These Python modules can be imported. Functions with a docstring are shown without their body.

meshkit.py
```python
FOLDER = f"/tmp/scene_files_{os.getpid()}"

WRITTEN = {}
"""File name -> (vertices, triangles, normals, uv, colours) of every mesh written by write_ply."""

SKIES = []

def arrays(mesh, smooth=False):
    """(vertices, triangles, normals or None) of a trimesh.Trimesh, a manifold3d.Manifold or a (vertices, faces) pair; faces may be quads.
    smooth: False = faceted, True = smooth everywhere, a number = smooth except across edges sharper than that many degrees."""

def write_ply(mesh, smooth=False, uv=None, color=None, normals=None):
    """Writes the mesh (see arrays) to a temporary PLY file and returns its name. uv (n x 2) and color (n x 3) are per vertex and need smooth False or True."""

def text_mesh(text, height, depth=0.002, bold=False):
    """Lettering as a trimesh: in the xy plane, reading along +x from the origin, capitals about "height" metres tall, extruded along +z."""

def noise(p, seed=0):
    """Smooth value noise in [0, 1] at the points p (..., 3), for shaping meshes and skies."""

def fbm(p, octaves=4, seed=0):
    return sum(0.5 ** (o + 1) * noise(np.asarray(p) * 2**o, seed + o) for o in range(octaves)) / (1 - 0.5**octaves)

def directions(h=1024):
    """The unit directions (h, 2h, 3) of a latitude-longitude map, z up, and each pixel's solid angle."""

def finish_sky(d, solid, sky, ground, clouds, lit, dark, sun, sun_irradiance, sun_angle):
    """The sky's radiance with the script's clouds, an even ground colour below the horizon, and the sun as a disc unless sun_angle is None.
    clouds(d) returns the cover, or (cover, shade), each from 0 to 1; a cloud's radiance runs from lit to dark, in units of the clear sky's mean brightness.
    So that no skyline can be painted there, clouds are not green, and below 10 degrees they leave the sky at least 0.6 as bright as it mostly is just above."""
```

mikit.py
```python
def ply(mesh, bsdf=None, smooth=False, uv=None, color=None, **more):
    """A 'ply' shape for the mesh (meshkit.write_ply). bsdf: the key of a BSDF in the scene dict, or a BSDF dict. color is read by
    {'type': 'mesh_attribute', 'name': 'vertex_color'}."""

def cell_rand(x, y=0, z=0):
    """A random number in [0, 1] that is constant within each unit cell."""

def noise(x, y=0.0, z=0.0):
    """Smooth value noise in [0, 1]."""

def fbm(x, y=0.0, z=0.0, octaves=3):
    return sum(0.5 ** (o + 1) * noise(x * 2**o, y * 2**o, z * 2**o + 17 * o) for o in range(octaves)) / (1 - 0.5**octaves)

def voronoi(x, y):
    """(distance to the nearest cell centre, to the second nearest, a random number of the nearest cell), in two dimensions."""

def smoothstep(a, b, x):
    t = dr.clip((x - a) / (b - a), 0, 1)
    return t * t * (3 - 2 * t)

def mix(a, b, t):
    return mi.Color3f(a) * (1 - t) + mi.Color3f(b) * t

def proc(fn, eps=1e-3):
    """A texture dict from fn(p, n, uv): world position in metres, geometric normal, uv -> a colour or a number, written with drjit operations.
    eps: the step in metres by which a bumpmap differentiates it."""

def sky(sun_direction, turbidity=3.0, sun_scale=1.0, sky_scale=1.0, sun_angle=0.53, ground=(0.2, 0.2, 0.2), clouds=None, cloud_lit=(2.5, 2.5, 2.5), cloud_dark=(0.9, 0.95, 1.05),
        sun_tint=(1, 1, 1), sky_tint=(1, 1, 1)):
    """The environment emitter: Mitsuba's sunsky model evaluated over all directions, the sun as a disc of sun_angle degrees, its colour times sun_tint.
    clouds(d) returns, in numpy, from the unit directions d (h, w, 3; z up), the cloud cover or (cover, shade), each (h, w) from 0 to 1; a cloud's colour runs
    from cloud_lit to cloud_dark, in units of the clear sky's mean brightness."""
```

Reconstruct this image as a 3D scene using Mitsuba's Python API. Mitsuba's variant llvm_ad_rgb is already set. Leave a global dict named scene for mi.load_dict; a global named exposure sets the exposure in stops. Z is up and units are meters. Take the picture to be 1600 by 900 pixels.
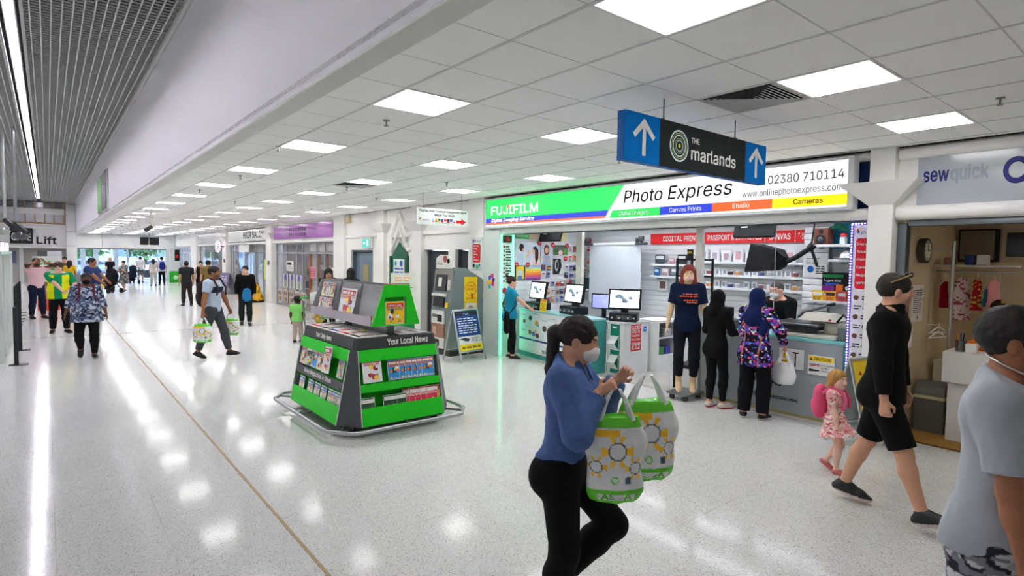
import math, random
import numpy as np, trimesh, mitsuba as mi, drjit as dr
import mikit, meshkit
from mikit import proc, noise, fbm, voronoi, cell_rand, smoothstep, mix
from shapely.geometry import Polygon, Point, LineString, box as sbox

T = mi.ScalarTransform4f
scene, labels = {}, {}

# ------------------------------------------------------------------ camera, sky, exposure
CAM_H, FOCAL = 1.95, 893.5            # metres; focal length in pixels of the 1600-wide frame
YAW, PITCH, ROLL = 0.682404, 0.0524076, 0.01369
def _axes():
    f = np.array([math.sin(YAW) * math.cos(PITCH), math.cos(YAW) * math.cos(PITCH), -math.sin(PITCH)])
    r = np.array([math.cos(YAW), -math.sin(YAW), 0.0]); u = np.cross(r, f)
    return r * math.cos(ROLL) + u * math.sin(ROLL), -r * math.sin(ROLL) + u * math.cos(ROLL), f
_r, _u, _f = _axes()
_eye = np.array([0, 0, CAM_H])
scene['camera'] = {'type': 'perspective', 'fov': math.degrees(2 * math.atan(800 / FOCAL)), 'fov_axis': 'x', 'near_clip': 0.05, 'far_clip': 500,
                   'to_world': T().look_at(origin=_eye.tolist(), target=(_eye + _f).tolist(), up=_u.tolist())}
exposure = 0.97
scene['daylight'] = {**mikit.sky((0.5, 0.55, 0.68), turbidity=3.5, sun_scale=0.0, sky_scale=26.0), 'sampling_weight': 3.0}
PANEL = 6.4                            # radiance of the ceiling panels

# ------------------------------------------------------------------ materials (colour comes from each mesh)
VC = {'type': 'mesh_attribute', 'name': 'vertex_color'}
def prin(**k):
    return {'type': 'twosided', 'bsdf': {'type': 'principled', **k}}
scene['matte'] = prin(base_color=VC, roughness=0.75, specular=0.25)
scene['satin'] = prin(base_color=VC, roughness=0.42, specular=0.32)
scene['gloss'] = prin(base_color=VC, roughness=0.14, specular=0.55)
scene['cloth'] = prin(base_color=VC, roughness=0.9, specular=0.12, sheen=0.25)
scene['skin'] = prin(base_color=VC, roughness=0.52, specular=0.35)
scene['metal'] = prin(base_color=VC, roughness=0.3, metallic=0.9)
scene['hair'] = prin(base_color=VC, roughness=0.58, specular=0.22)
scene['glass'] = {'type': 'thindielectric', 'int_ior': 1.5}
scene['acrylic'] = {'type': 'thindielectric', 'int_ior': 1.35}
def _wall(p, n, uv):
    a = fbm(p.x * 1.3, p.y * 1.3, p.z * 1.3, 3)
    return mix((0.83, 0.82, 0.80), (0.86, 0.85, 0.835), a)
scene['paint'] = prin(base_color=proc(_wall), roughness=0.5, specular=0.35)
scene['bulkhead_paint'] = prin(base_color={'type': 'rgb', 'value': [0.885, 0.872, 0.92]}, roughness=0.55, specular=0.25)
def _floor(p, n, uv):
    d1, d2, w = voronoi(p.x * 95, p.y * 95)
    e1, e2, w2 = voronoi(p.x * 47 + 9, p.y * 47 + 3)
    base = mix((0.60, 0.60, 0.588), (0.685, 0.685, 0.672), fbm(p.x * 0.7, p.y * 0.7, 0, 3))
    chip = dr.select(d1 < 0.33, smoothstep(0.62, 0.92, w), 0.0)
    base = mix(base, (0.17, 0.17, 0.165), chip * 0.75)
    big = dr.select(e1 < 0.28, smoothstep(0.86, 0.97, w2), 0.0)
    base = mix(base, (0.24, 0.23, 0.21), big * 0.7)
    lite = dr.select(e1 < 0.36, smoothstep(0.25, 0.05, w2), 0.0)
    base = mix(base, (0.80, 0.80, 0.78), lite * 0.6)
    u, v = p.x / 0.6, p.y / 0.6                                   # faint butt joints of the 600 mm slabs, here and there dirty
    su, sv = u - dr.floor(u + 0.5), v - dr.floor(v + 0.5)
    dirt = smoothstep(0.52, 0.68, noise(p.x * 0.8 + 5, p.y * 0.8, 2))
    j = dr.maximum(smoothstep(0.007, 0.002, dr.abs(su)), smoothstep(0.007, 0.002, dr.abs(sv)))
    base = mix(base, (0.30, 0.29, 0.27), j * (0.12 + 0.45 * dirt))
    return base
def _frough(p, n, uv):
    return 0.085 + 0.05 * fbm(p.x * 1.7, p.y * 1.7, 4, 3)
scene['terrazzo'] = prin(base_color=proc(_floor), roughness=proc(_frough), specular=0.10)
def _tile(p, n, uv):
    a = noise(p.x * 160, p.y * 160, 0)
    b = cell_rand(dr.floor((p.x - 2.046) / 0.6), dr.floor((p.y - 2.562) / 0.6), 3)
    return mi.Color3f(0.89, 0.89, 0.88) * (0.95 + 0.04 * b + 0.03 * a)
scene['ceiling_board'] = prin(base_color=proc(_tile), roughness=0.72, specular=0.3)
def _wood(p, n, uv):
    g = fbm(p.x * 3 + 20 * p.y, p.y * 3, p.z * 2.5, 3)
    return mix((0.30, 0.17, 0.08), (0.48, 0.30, 0.15), g)
scene['timber'] = prin(base_color=proc(_wood), roughness=0.5)
def _laminate(p, n, uv):
    pl = cell_rand(dr.floor(p.x / 0.18), dr.floor(p.y / 1.2 + 7 * cell_rand(dr.floor(p.x / 0.18), 1)), 5)
    g = fbm(p.x * 30, p.y * 4, 0, 3)
    return mix((0.36, 0.34, 0.31), (0.52, 0.50, 0.47), 0.5 * pl + 0.5 * g)
scene['laminate'] = prin(base_color=proc(_laminate), roughness=0.35)
def _leaf(p, n, uv):
    return mix((0.05, 0.13, 0.03), (0.16, 0.30, 0.08), noise(p.x * 2, p.y * 2, p.z * 2))
scene['leaf'] = prin(base_color=proc(_leaf), roughness=0.6)
def _pave(p, n, uv):
    return mix((0.36, 0.36, 0.35), (0.45, 0.45, 0.44), fbm(p.x, p.y, 0, 3))
scene['paving'] = prin(base_color=proc(_pave), roughness=0.8)
# glowing materials: only lamps, screens and backlit faces use emit()
def emit(shape, rgb, weight=1.0):
    shape = dict(shape)
    shape['emitter'] = {'type': 'area', 'radiance': {'type': 'rgb', 'value': [float(x) for x in rgb]}, 'sampling_weight': float(weight)}
    return shape

# ------------------------------------------------------------------ mesh helpers
def srgb(h):
    """'#rrggbb' or a triple of 0..255 -> linear reflectance"""
    if isinstance(h, str):
        h = [int(h[i:i + 2], 16) for i in (1, 3, 5)]
    c = np.asarray(h, float) / 255
    return np.where(c < 0.04045, c / 12.92, ((c + 0.055) / 1.055) ** 2.4)
WHITE, CREAM, BLACK, DGREY, MGREY, LGREY = srgb((226, 226, 222)), srgb((225, 217, 200)), srgb((16, 17, 18)), srgb((52, 55, 57)), srgb((112, 115, 117)), srgb((176, 178, 178))
TEAL, GREEN, RED, YELLOW, BLUE, NAVY = srgb((60, 150, 145)), srgb((26, 190, 30)), srgb((205, 28, 36)), srgb((245, 205, 25)), srgb((20, 95, 170)), srgb((18, 28, 70))
STEEL = srgb((190, 194, 198))

class M:
    """collects coloured pieces into one mesh"""
    def __init__(self, col=WHITE):
        self.v, self.f, self.c, self.n, self.col = [], [], [], 0, np.asarray(col, float)
    def add(self, v, f, col=None):
        v = np.asarray(v, float); f = np.asarray(f, int)
        if f.shape[1] == 4:
            f = np.vstack([f[:, [0, 1, 2]], f[:, [0, 2, 3]]])
        c = self.col if col is None else np.asarray(col, float)
        self.v.append(v); self.f.append(f + self.n); self.c.append(np.broadcast_to(c, (len(v), 3))); self.n += len(v)
        return self
    def box(self, lo, hi, col=None, bev=0.0):
        lo, hi = np.minimum(lo, hi).astype(float), np.maximum(lo, hi).astype(float)
        b = min(bev, 0.45 * float((hi - lo).min()))
        c, h = (lo + hi) / 2, (hi - lo) / 2
        if b <= 0:
            vs, fs = [], []
            for ax in range(3):
                for s in (-1, 1):
                    u, w = (ax + 1) % 3, (ax + 2) % 3
                    q = np.zeros((4, 3)); q[:, ax] = s
                    q[:, u] = [-1, 1, 1, -1]; q[:, w] = [-1, -1, 1, 1]
                    if s < 0: q = q[::-1]
                    fs.append(np.arange(4) + len(vs) * 4); vs.append(q)
            return self.add(np.vstack(vs) * h + c, np.array(fs), col)
        vs, idx = [], {}
        for sx in (-1, 1):
            for sy in (-1, 1):
                for sz in (-1, 1):
                    s = np.array([sx, sy, sz])
                    for ax in range(3):
                        p = s * (h - b); p[ax] = s[ax] * h[ax]
                        idx[(sx, sy, sz, ax)] = len(vs); vs.append(p + c)
        fs = []
        for ax in range(3):
            u, w = (ax + 1) % 3, (ax + 2) % 3
            for s in (-1, 1):
                q = []
                for a, d in ((-1, -1), (1, -1), (1, 1), (-1, 1)):
                    k = [0, 0, 0]; k[ax] = s; k[u] = a; k[w] = d; q.append(idx[(*k, ax)])
                q = q if s > 0 else q[::-1]
                fs += [[q[0], q[1], q[2]], [q[0], q[2], q[3]]]
            for a in (-1, 1):                     # edges along ax
                for d in (-1, 1):
                    k0 = [0, 0, 0]; k1 = [0, 0, 0]; k0[ax], k1[ax] = -1, 1; k0[u] = k1[u] = a; k0[w] = k1[w] = d
                    q = [idx[(*k0, u)], idx[(*k1, u)], idx[(*k1, w)], idx[(*k0, w)]]
                    if a * d > 0: q = q[::-1]
                    fs += [[q[0], q[1], q[2]], [q[0], q[2], q[3]]]
        for sx in (-1, 1):
            for sy in (-1, 1):
                for sz in (-1, 1):
                    q = [idx[(sx, sy, sz, a)] for a in range(3)]
                    fs.append(q if sx * sy * sz > 0 else q[::-1])
        return self.add(np.array(vs), np.array(fs), col)
    def cyl(self, a, b, r, col=None, n=12, r2=None, caps=True):
        return self.tube([a, b], [r, r if r2 is None else r2], col, n, caps)
    def tube(self, pts, r, col=None, n=8, caps=True, closed=False):
        p = np.asarray(pts, float); m = len(p); r = np.broadcast_to(r, (m,))
        t = np.gradient(p, axis=0) if not closed else np.roll(p, -1, 0) - np.roll(p, 1, 0)
        t /= np.linalg.norm(t, axis=1, keepdims=True) + 1e-12
        ref = np.array([0, 0, 1.0]) if abs(t[:, 2]).mean() < 0.9 else np.array([1.0, 0, 0])
        a = np.cross(t, ref); a /= np.linalg.norm(a, axis=1, keepdims=True) + 1e-12
        b = np.cross(t, a); g = np.arange(n) * 2 * math.pi / n
        v = (p[:, None] + r[:, None, None] * (np.cos(g)[None, :, None] * a[:, None] + np.sin(g)[None, :, None] * b[:, None])).reshape(-1, 3)
        rows = m if closed else m - 1
        i, j = np.meshgrid(np.arange(rows), np.arange(n), indexing='ij'); i2 = (i + 1) % m
        q = np.stack([i * n + j, i2 * n + j, i2 * n + (j + 1) % n, i * n + (j + 1) % n], -1).reshape(-1, 4)
        self.add(v, q[:, ::-1], col)
        if caps and not closed:
            for k, rev in ((0, True), (m - 1, False)):
                ring = v[k * n:(k + 1) * n]; f = np.stack([np.full(n, n), np.arange(n), (np.arange(n) + 1) % n], 1)
                self.add(np.vstack([ring, p[k]]), f if rev else f[:, ::-1], col)
        return self
    def quad(self, a, b, c, d, col=None):
        return self.add([a, b, c, d], [[0, 1, 2, 3]], col)
    def lathe(self, prof, col=None, n=20, origin=(0, 0, 0)):
        prof = np.asarray(prof, float); m = len(prof); g = np.arange(n) * 2 * math.pi / n
        v = np.stack([prof[:, None, 0] * np.cos(g), prof[:, None, 0] * np.sin(g), np.repeat(prof[:, 1:2], n, 1)], -1).reshape(-1, 3) + origin
        i, j = np.meshgrid(np.arange(m - 1), np.arange(n), indexing='ij')
        q = np.stack([i * n + j, i * n + (j + 1) % n, (i + 1) * n + (j + 1) % n, (i + 1) * n + j], -1).reshape(-1, 4)
        return self.add(v, q, col)
    def ball(self, c, r, col=None, sub=1):
        s = trimesh.creation.icosphere(subdivisions=sub)
        return self.add(s.vertices * np.asarray(r, float) + np.asarray(c, float), s.faces, col)
    def mesh(self, tm, col=None, mat=None, facet=True):
        v, f = np.asarray(tm.vertices), np.asarray(tm.faces)
        if facet:
            v = v[f].reshape(-1, 3); f = np.arange(len(v)).reshape(-1, 3)
        if mat is not None:
            v = v @ np.asarray(mat)[:3, :3].T + np.asarray(mat)[:3, 3]
        return self.add(v, f, col)
    def prism(self, poly, depth, mat=None, col=None):
        """shapely polygon in the xy plane extruded along +z, then placed by the matrix"""
        for g in getattr(poly, 'geoms', [poly]):
            if g.area > 1e-9:
                self.mesh(trimesh.creation.extrude_polygon(g, depth, engine='earcut'), col, mat)
        return self
    def moved(self, mat):
        mat = np.asarray(mat, float)
        self.v = [v @ mat[:3, :3].T + mat[:3, 3] for v in self.v]
        if np.linalg.det(mat[:3, :3]) < 0: self.f = [f[:, ::-1] for f in self.f]
        return self
    def ply(self, mat='matte'):
        return mikit.ply((np.vstack(self.v), np.vstack(self.f)), mat, smooth=True, color=np.vstack(self.c))

def frame(o, x, up):
    """matrix of a local frame: origin o, x to the right, up the second axis, out of the face the third"""
    x = np.asarray(x, float); x = x / np.linalg.norm(x); up = np.asarray(up, float); up = up - x * (up @ x); up = up / np.linalg.norm(up)
    m = np.eye(4); m[:3, 0], m[:3, 1], m[:3, 2], m[:3, 3] = x, up, np.cross(x, up), o
    return m
def move(x=0, y=0, z=0, rz=0, rx=0, s=1.0):
    c, d = math.cos(rz), math.sin(rz); m = np.eye(4); m[:3, :3] = np.array([[c, -d, 0], [d, c, 0], [0, 0, 1]]) * s
    if rx:
        c, d = math.cos(rx), math.sin(rx); m[:3, :3] = m[:3, :3] @ np.array([[1, 0, 0], [0, c, -d], [0, d, c]])
    m[:3, 3] = (x, y, z); return m
RIGHTWALL = lambda y, z, x: frame((x, y, z), (0, -1, 0), (0, 0, 1))     # a face that looks towards -X; its x axis runs towards the camera side

_text = {}
def text2d(s, h, bold=False):
    k = (s, bold)
    if k not in _text:
        _text[k] = meshkit.text_mesh(s, 1.0, 0.02, bold)
    return _text[k]
def text_into(m, s, h, mat, col, bold=False, depth=0.002, italic=0.0, width=None, center=False, lift=0.0, stretch=1.0):
    t = text2d(s, h, bold); v = np.array(t.vertices); v[:, 0] -= v[:, 0].min()
    v[:, 0] += italic * v[:, 1]
    v[:, :2] *= h; v[:, 0] *= stretch
    if width is not None: v[:, 0] *= width / v[:, 0].max()
    if center: v[:, 0] -= v[:, 0].max() / 2
    v[:, 2] = v[:, 2] / 0.02 * depth + lift
    m.mesh(trimesh.Trimesh(v, t.faces, process=False), col, mat)
    return v[:, 0].max()

class Print:
    """flat print on a face: shapes in face coordinates (metres), each a little above the last"""
    def __init__(self, mat, lift=0.0008):
        self.m, self.mat, self.z, self.step = M(), np.asarray(mat), lift, 0.0004
    def poly(self, pts, col):
        g = pts if hasattr(pts, 'geom_type') else Polygon(pts)
        for q in getattr(g, 'geoms', [g]):
            if q.area > 1e-10:
                v, f = trimesh.creation.triangulate_polygon(q, engine='earcut')
                v3 = np.column_stack([v, np.full(len(v), self.z)])
                self.m.mesh(trimesh.Trimesh(v3, f, process=False), col, self.mat)
        self.z += self.step; return self
    def rect(self, x, y, w, h, col): return self.poly([(x, y), (x + w, y), (x + w, y + h), (x, y + h)], col)
    def rrect(self, x, y, w, h, r, col): return self.poly(sbox(x + r, y + r, x + w - r, y + h - r).buffer(r, 4), col)
    def disc(self, x, y, r, col, ry=None):
        g = np.arange(20) * math.pi / 10
        return self.poly(np.column_stack([x + r * np.cos(g), y + (ry or r) * np.sin(g)]), col)
    def text(self, s, x, y, h, col, bold=False, center=False, width=None, italic=0.0):
        v = text_into(self.m, s, h, self.mat @ move(x, y, 0), col, bold, 0.0006, italic, width, center, lift=self.z); self.z += self.step; return self
    def lines(self, x, y, w, h, n, col, seed=0, fill=0.45):
        rg = np.random.default_rng(seed); dy = h / n
        for i in range(n):
            xx = x
            while xx < x + w * (0.75 + 0.25 * rg.random()):
                l = min((0.5 + rg.random()) * dy * 2.2, x + w - xx)
                if l < dy * 0.4: break
                v = [(xx, y + h - (i + 0.5 + fill / 2) * dy), (xx + l, y + h - (i + 0.5 + fill / 2) * dy), (xx + l, y + h - (i + 0.5 - fill / 2) * dy), (xx, y + h - (i + 0.5 - fill / 2) * dy)]
                v3 = np.column_stack([np.array(v), np.full(4, self.z)])
                self.m.mesh(trimesh.Trimesh(v3, [[0, 1, 2], [0, 2, 3]], process=False), col, self.mat)
                xx += l + dy * 0.5
        self.z += self.step; return self

# ------------------------------------------------------------------ scene entries
def numbered(key):
    if key not in _used:
        _used.add(key); return key
    i = _count.get(key, 0)
    while True:
        i += 1; k = f'{key}_{i:03d}'
        if k not in _used:
            _count[key] = i; _used.add(k); return k
_used, _count = set(), {}
def thing(name, label, category, group=None):
    key = numbered(name)
    labels[key] = {'label': label, 'category': category}
    if group: labels[key]['group'] = group
    return key
def structure(name, label, **more):
    key = numbered(name); labels[key] = {'label': label, 'kind': 'structure', **more}; return key
def put(key, m, mat='matte', label=None, to=None, kind=None):
    """adds the mesh (M or shape dict) under the key (numbered if taken)"""
    if '__' in key: key = numbered(key)
    s = m.ply(mat) if isinstance(m, M) else dict(m)
    if to is not None: s['to_world'] = T(to)
    scene[key] = s
    if label or kind:
        d = labels.setdefault(key, {})
        if label: d['label'] = label
        if kind: d['kind'] = kind
    return key
def part(parent, name, m, mat='matte', label=None, to=None, kind=None):
    return put(f'{parent}__{name}', m, mat, label, to, kind)
ORD = ['first', 'second', 'third', 'fourth', 'fifth', 'sixth', 'seventh', 'eighth', 'ninth', 'tenth', 'eleventh', 'twelfth', 'thirteenth', 'fourteenth', 'fifteenth', 'sixteenth', 'seventeenth', 'eighteenth', 'nineteenth', 'twentieth']
# ------------------------------------------------------------------ the setting
CZ, BX, WX, YE, YB = 3.17, 1.45, 7.0, 46.0, -6.0      # ceiling height, bulkhead, shop-front wall, far end, wall behind
GZ = 5.06                                              # open-cell ceiling of the high side
XL = -9.0
def slab(key, lo, hi, col=WHITE, mat='matte', bev=0.0, label=None, kind=None):
    return put(key, M(col).box(lo, hi, bev=bev), mat, label, kind=kind)

fl = structure('floor', 'pale grey speckled terrazzo floor running the length of the mall')
put(fl, M().box((XL, YB, -0.1), (WX + 0.3, YE, 0)), 'terrazzo')
brass = srgb((150, 128, 92))
for lo, hi in (((1.28, YB, 0), (1.302, YE, 0.0025)), ((XL, 16.62, 0), (1.28, 16.65, 0.0025)), ((1.302, 16.62, 0), (WX, 16.65, 0.0025)), ((XL, 36.0, 0), (WX, 36.03, 0.0025))):
    part(fl, 'divider_strip', M(brass * (1 if lo[0] == 1.28 else 0.55)).box(lo, hi), 'satin')
for lo, hi in (((-9, YB, -0.1), (WX + 0.3, YB - 0.3, 6)), ):
    w = structure('wall_back', 'white wall closing the mall behind the viewer'); slab(w, lo, hi, WHITE, 'paint')
w = structure('wall_left', 'plain white wall at the far side of the supermarket'); slab(w, (XL - 0.2, YB, 0), (XL, YE + 0.3, 6), WHITE, 'paint')

# ceiling of 600 mm boards in a T-bar grid
ce = structure('ceiling', 'suspended ceiling of square white boards in a metal grid')
put(ce, M(srgb((120, 120, 118))).box((BX, YB, CZ + 0.012), (WX + 0.3, YE, CZ + 0.05)), 'matte')
X0, Y0, P = 2.046, 2.562, 0.6
lights_at = [(k, -2 + 4 * m) for k in (0, 3, 6) for m in range(0, 19)]
vents_at = [(3, -1), (3, 11)]
g = M(srgb((205, 205, 202)))
for k in range(0, 9): g.box((X0 + k * P - 0.011, YB, CZ - 0.004), (X0 + k * P + 0.011, YE, CZ + 0.006))
for j in range(-14, 73): g.box((BX, Y0 + j * P - 0.005, CZ - 0.001), (WX, Y0 + j * P + 0.005, CZ + 0.008))
part(ce, 'grid', g, 'satin', 'white metal T-bar grid')
board = {}
rest, seen = M(), []
for j in range(-15, 73):
    for k in range(-1, 9):
        if (k, j) in lights_at or (k, j) in vents_at: continue
        x0, x1 = max(X0 + k * P, BX), min(X0 + (k + 1) * P, WX)
        y0, y1 = Y0 + j * P, Y0 + (j + 1) * P
        if y1 > YE: continue
        c = np.array([(x0 + x1) / 2, (y0 + y1) / 2, CZ]) - _eye
        z = c @ _f; px, py = (c @ _r) / max(z, 0.1) * FOCAL, (c @ _u) / max(z, 0.1) * FOCAL
        vis = z > 0.6 and abs(px) < 880 and abs(py) < 560
        seen.append((0 if vis else 1, z if vis else 0, x0, x1, y0, y1))
seen.sort()
for i, (hid, _, x0, x1, y0, y1) in enumerate(seen):
    if i < 298 and not hid:
        w = round(x1 - x0, 3)
        if w not in board: board[w] = M().box((0.0035, 0.0035, 0), (w - 0.0035, P - 0.0035, 0.011), bev=0.0025).ply('ceiling_board')
        part(ce, 'tile', board[w], to=move(x0, y0, CZ))
    else:
        rest.box((x0 + 0.0035, y0 + 0.0035, CZ), (x1 - 0.0035, y1 - 0.0035, CZ + 0.011))
part(ce, 'far_tiles', rest, 'ceiling_board', 'white ceiling boards further down the hall', kind='stuff')

# bulkhead between low and high ceiling
bw = structure('wall_bulkhead', 'long white bulkhead between the low board ceiling and the high open-cell ceiling')
put(bw, M().box((BX, YB, CZ - 0.03), (BX + 0.14, YE, 6)), 'bulkhead_paint')
part(bw, 'edge_trim', M(srgb((205, 205, 200))).box((BX - 0.003, YB, CZ - 0.05), (BX + 0.155, YE, CZ - 0.0305)), 'satin')
part(bw, 'cornice', M(srgb((200, 200, 198))).box((BX - 0.06, YB, GZ - 0.05), (BX - 0.0005, YE, GZ + 0.06), bev=0.01), 'satin')

# open-cell ceiling on the high side, a slot of light in it
oc = structure('ceiling_open_cell', 'high ceiling of grey open square cells over the supermarket side')
put(oc, M(srgb((58, 60, 60))).box((XL, YB, GZ + 0.35), (BX, YE + 0.3, GZ + 0.45)), 'matte')
SX0, SX1 = -0.47, -0.17
cellc = srgb((214, 217, 215))
nb = 0
bar = M(cellc).box((-0.008, 4.5, 0), (0.008, YE, 0.03)).ply('satin')
for k in range(-33, 13):
    x = 1.43 - 0.11 * (12 - k)
    if SX0 - 0.02 < x < SX1 + 0.02: continue
    part(oc, 'runner', bar, to=move(x, 0, GZ))
cr = M(cellc)
for j in range(int((YE - 4.5) / 0.11)):
    y = 4.5 + 0.11 * j
    cr.box((SX1, y - 0.004, GZ + 0.002), (BX - 0.02, y + 0.004, GZ + 0.024))
    cr.box((-3.65, y - 0.004, GZ + 0.002), (SX0, y + 0.004, GZ + 0.024))
part(oc, 'cross_slat', cr, 'satin', 'fine cross slats of the open cells', kind='stuff')
part(oc, 'plain_panel', M(cellc * 0.6).box((XL, YB, GZ), (-3.66, YE, GZ + 0.05)).box((-3.66, YB, GZ), (BX - 0.02, 4.4, GZ + 0.05)), 'matte')
for s in (SX0 + 0.0, SX1 - 0.04):
    part(oc, 'slot_edge', M(srgb((190, 192, 192))).box((s, 4.5, GZ - 0.02), (s + 0.04, YE, GZ + 0.1)), 'satin')

# right wall: fascia band, pilasters
wr = structure('wall_right', 'white wall of shop fronts with pilasters along the right of the mall')
put(wr, M().box((WX, 9.46, 2.44), (WX + 0.3, 17.5, CZ + 0.1)).box((WX, 11.95, 0), (WX + 0.3, 12.72, 2.44)).box((WX + 0.12, 12.7, 0), (WX + 0.3, 13.65, 2.44)).box((WX, 13.63, 0), (WX + 0.3, 14.74, 2.44))
    .box((WX, 16.22, 0), (WX + 0.3, 17.5, 2.44)).box((WX, 14.7, 2.12), (WX + 0.3, 16.25, 2.46)).box((WX, 9.9, 2.12), (WX + 0.3, 12.0, 2.46))
    .box((WX, 8.95, 0), (WX + 0.3, 9.98, 2.5)).box((WX, 10.62, 0), (WX + 0.3, 10.9, 2.3)), 'paint')
part(wr, 'shadow_gap', M(srgb((40, 40, 40))).box((WX - 0.03, YB, CZ - 0.005), (WX + 0.02, 17.4, CZ + 0.01)), 'matte')
def pilaster(y0, y1, cap=True, x=WX - 0.1):
    c, h = (y0 + y1) / 2, (y1 - y0) / 2
    part(wr, 'pilaster', M().box((x, y0, 0), (WX + 0.32, y1, CZ), bev=0.006), 'paint')
    if cap:
        m = M(); a, b, zt, zb = h + 0.25, h + 0.004, 2.8, 2.57
        lo = [(x - 0.005, c - b, zb), (x - 0.005, c + b, zb), (WX + 0.01, c + b, zb), (WX + 0.01, c - b, zb)]
        up = [(x - 0.18, c - a, zt), (x - 0.18, c + a, zt), (WX + 0.01, c + a, zt), (WX + 0.01, c - a, zt)]
        for i in range(4):
            j = (i + 1) % 4
            m.quad(lo[j], lo[i], up[i], up[j])
        m.quad(*up); m.quad(*lo[::-1])
        part(wr, 'capital', m, 'paint')
pilaster(2.17, 2.41)
pilaster(9.44, 9.98, False)
pilaster(11.95, 12.42); pilaster(13.9, 14.27)
pilaster(16.52, 17.0, False); pilaster(17.02, 17.42, False, WX - 0.06)
pilaster(23.7, 24.4); pilaster(31.1, 31.9); pilaster(38.4, 40.2, False)
for y0, y1 in ((9.99, 11.94), (14.28, 16.5)):
    part(wr, 'ledge', M().box((WX - 0.06, y0, 2.47), (WX + 0.01, y1, 2.56), bev=0.012), 'paint')
# stepped gable mouldings over the green niche
yc = 13.17
for zt, zs in ((3.06, 2.50), (2.66, 2.12)):
    pl = LineString([(-0.62, zs), (-0.42, zs), (0, zt), (0.42, zs), (0.62, zs)]).buffer(0.045, cap_style=2, join_style=2)
    part(wr, 'gable_moulding', M().prism(pl.intersection(sbox(-1, 0, 1, 3.16)), 0.035, RIGHTWALL(yc, 0, WX + 0.005)), 'paint')
    part(wr, 'gable_moulding', M().prism(pl.buffer(-0.025, join_style=2).intersection(sbox(-1, 0, 1, 3.15)), 0.02, RIGHTWALL(yc, 0, WX - 0.031)), 'paint')
ni = part(wr, 'niche', M(srgb((20, 95, 70))).prism(Polygon([(-0.45, 0.0), (0.45, 0.0), (0.45, 1.93), (0, 2.32), (-0.45, 1.93)]), 0.02, RIGHTWALL(13.17, 0.0, WX + 0.0)), 'satin', 'dark green pointed niche panel')
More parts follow.
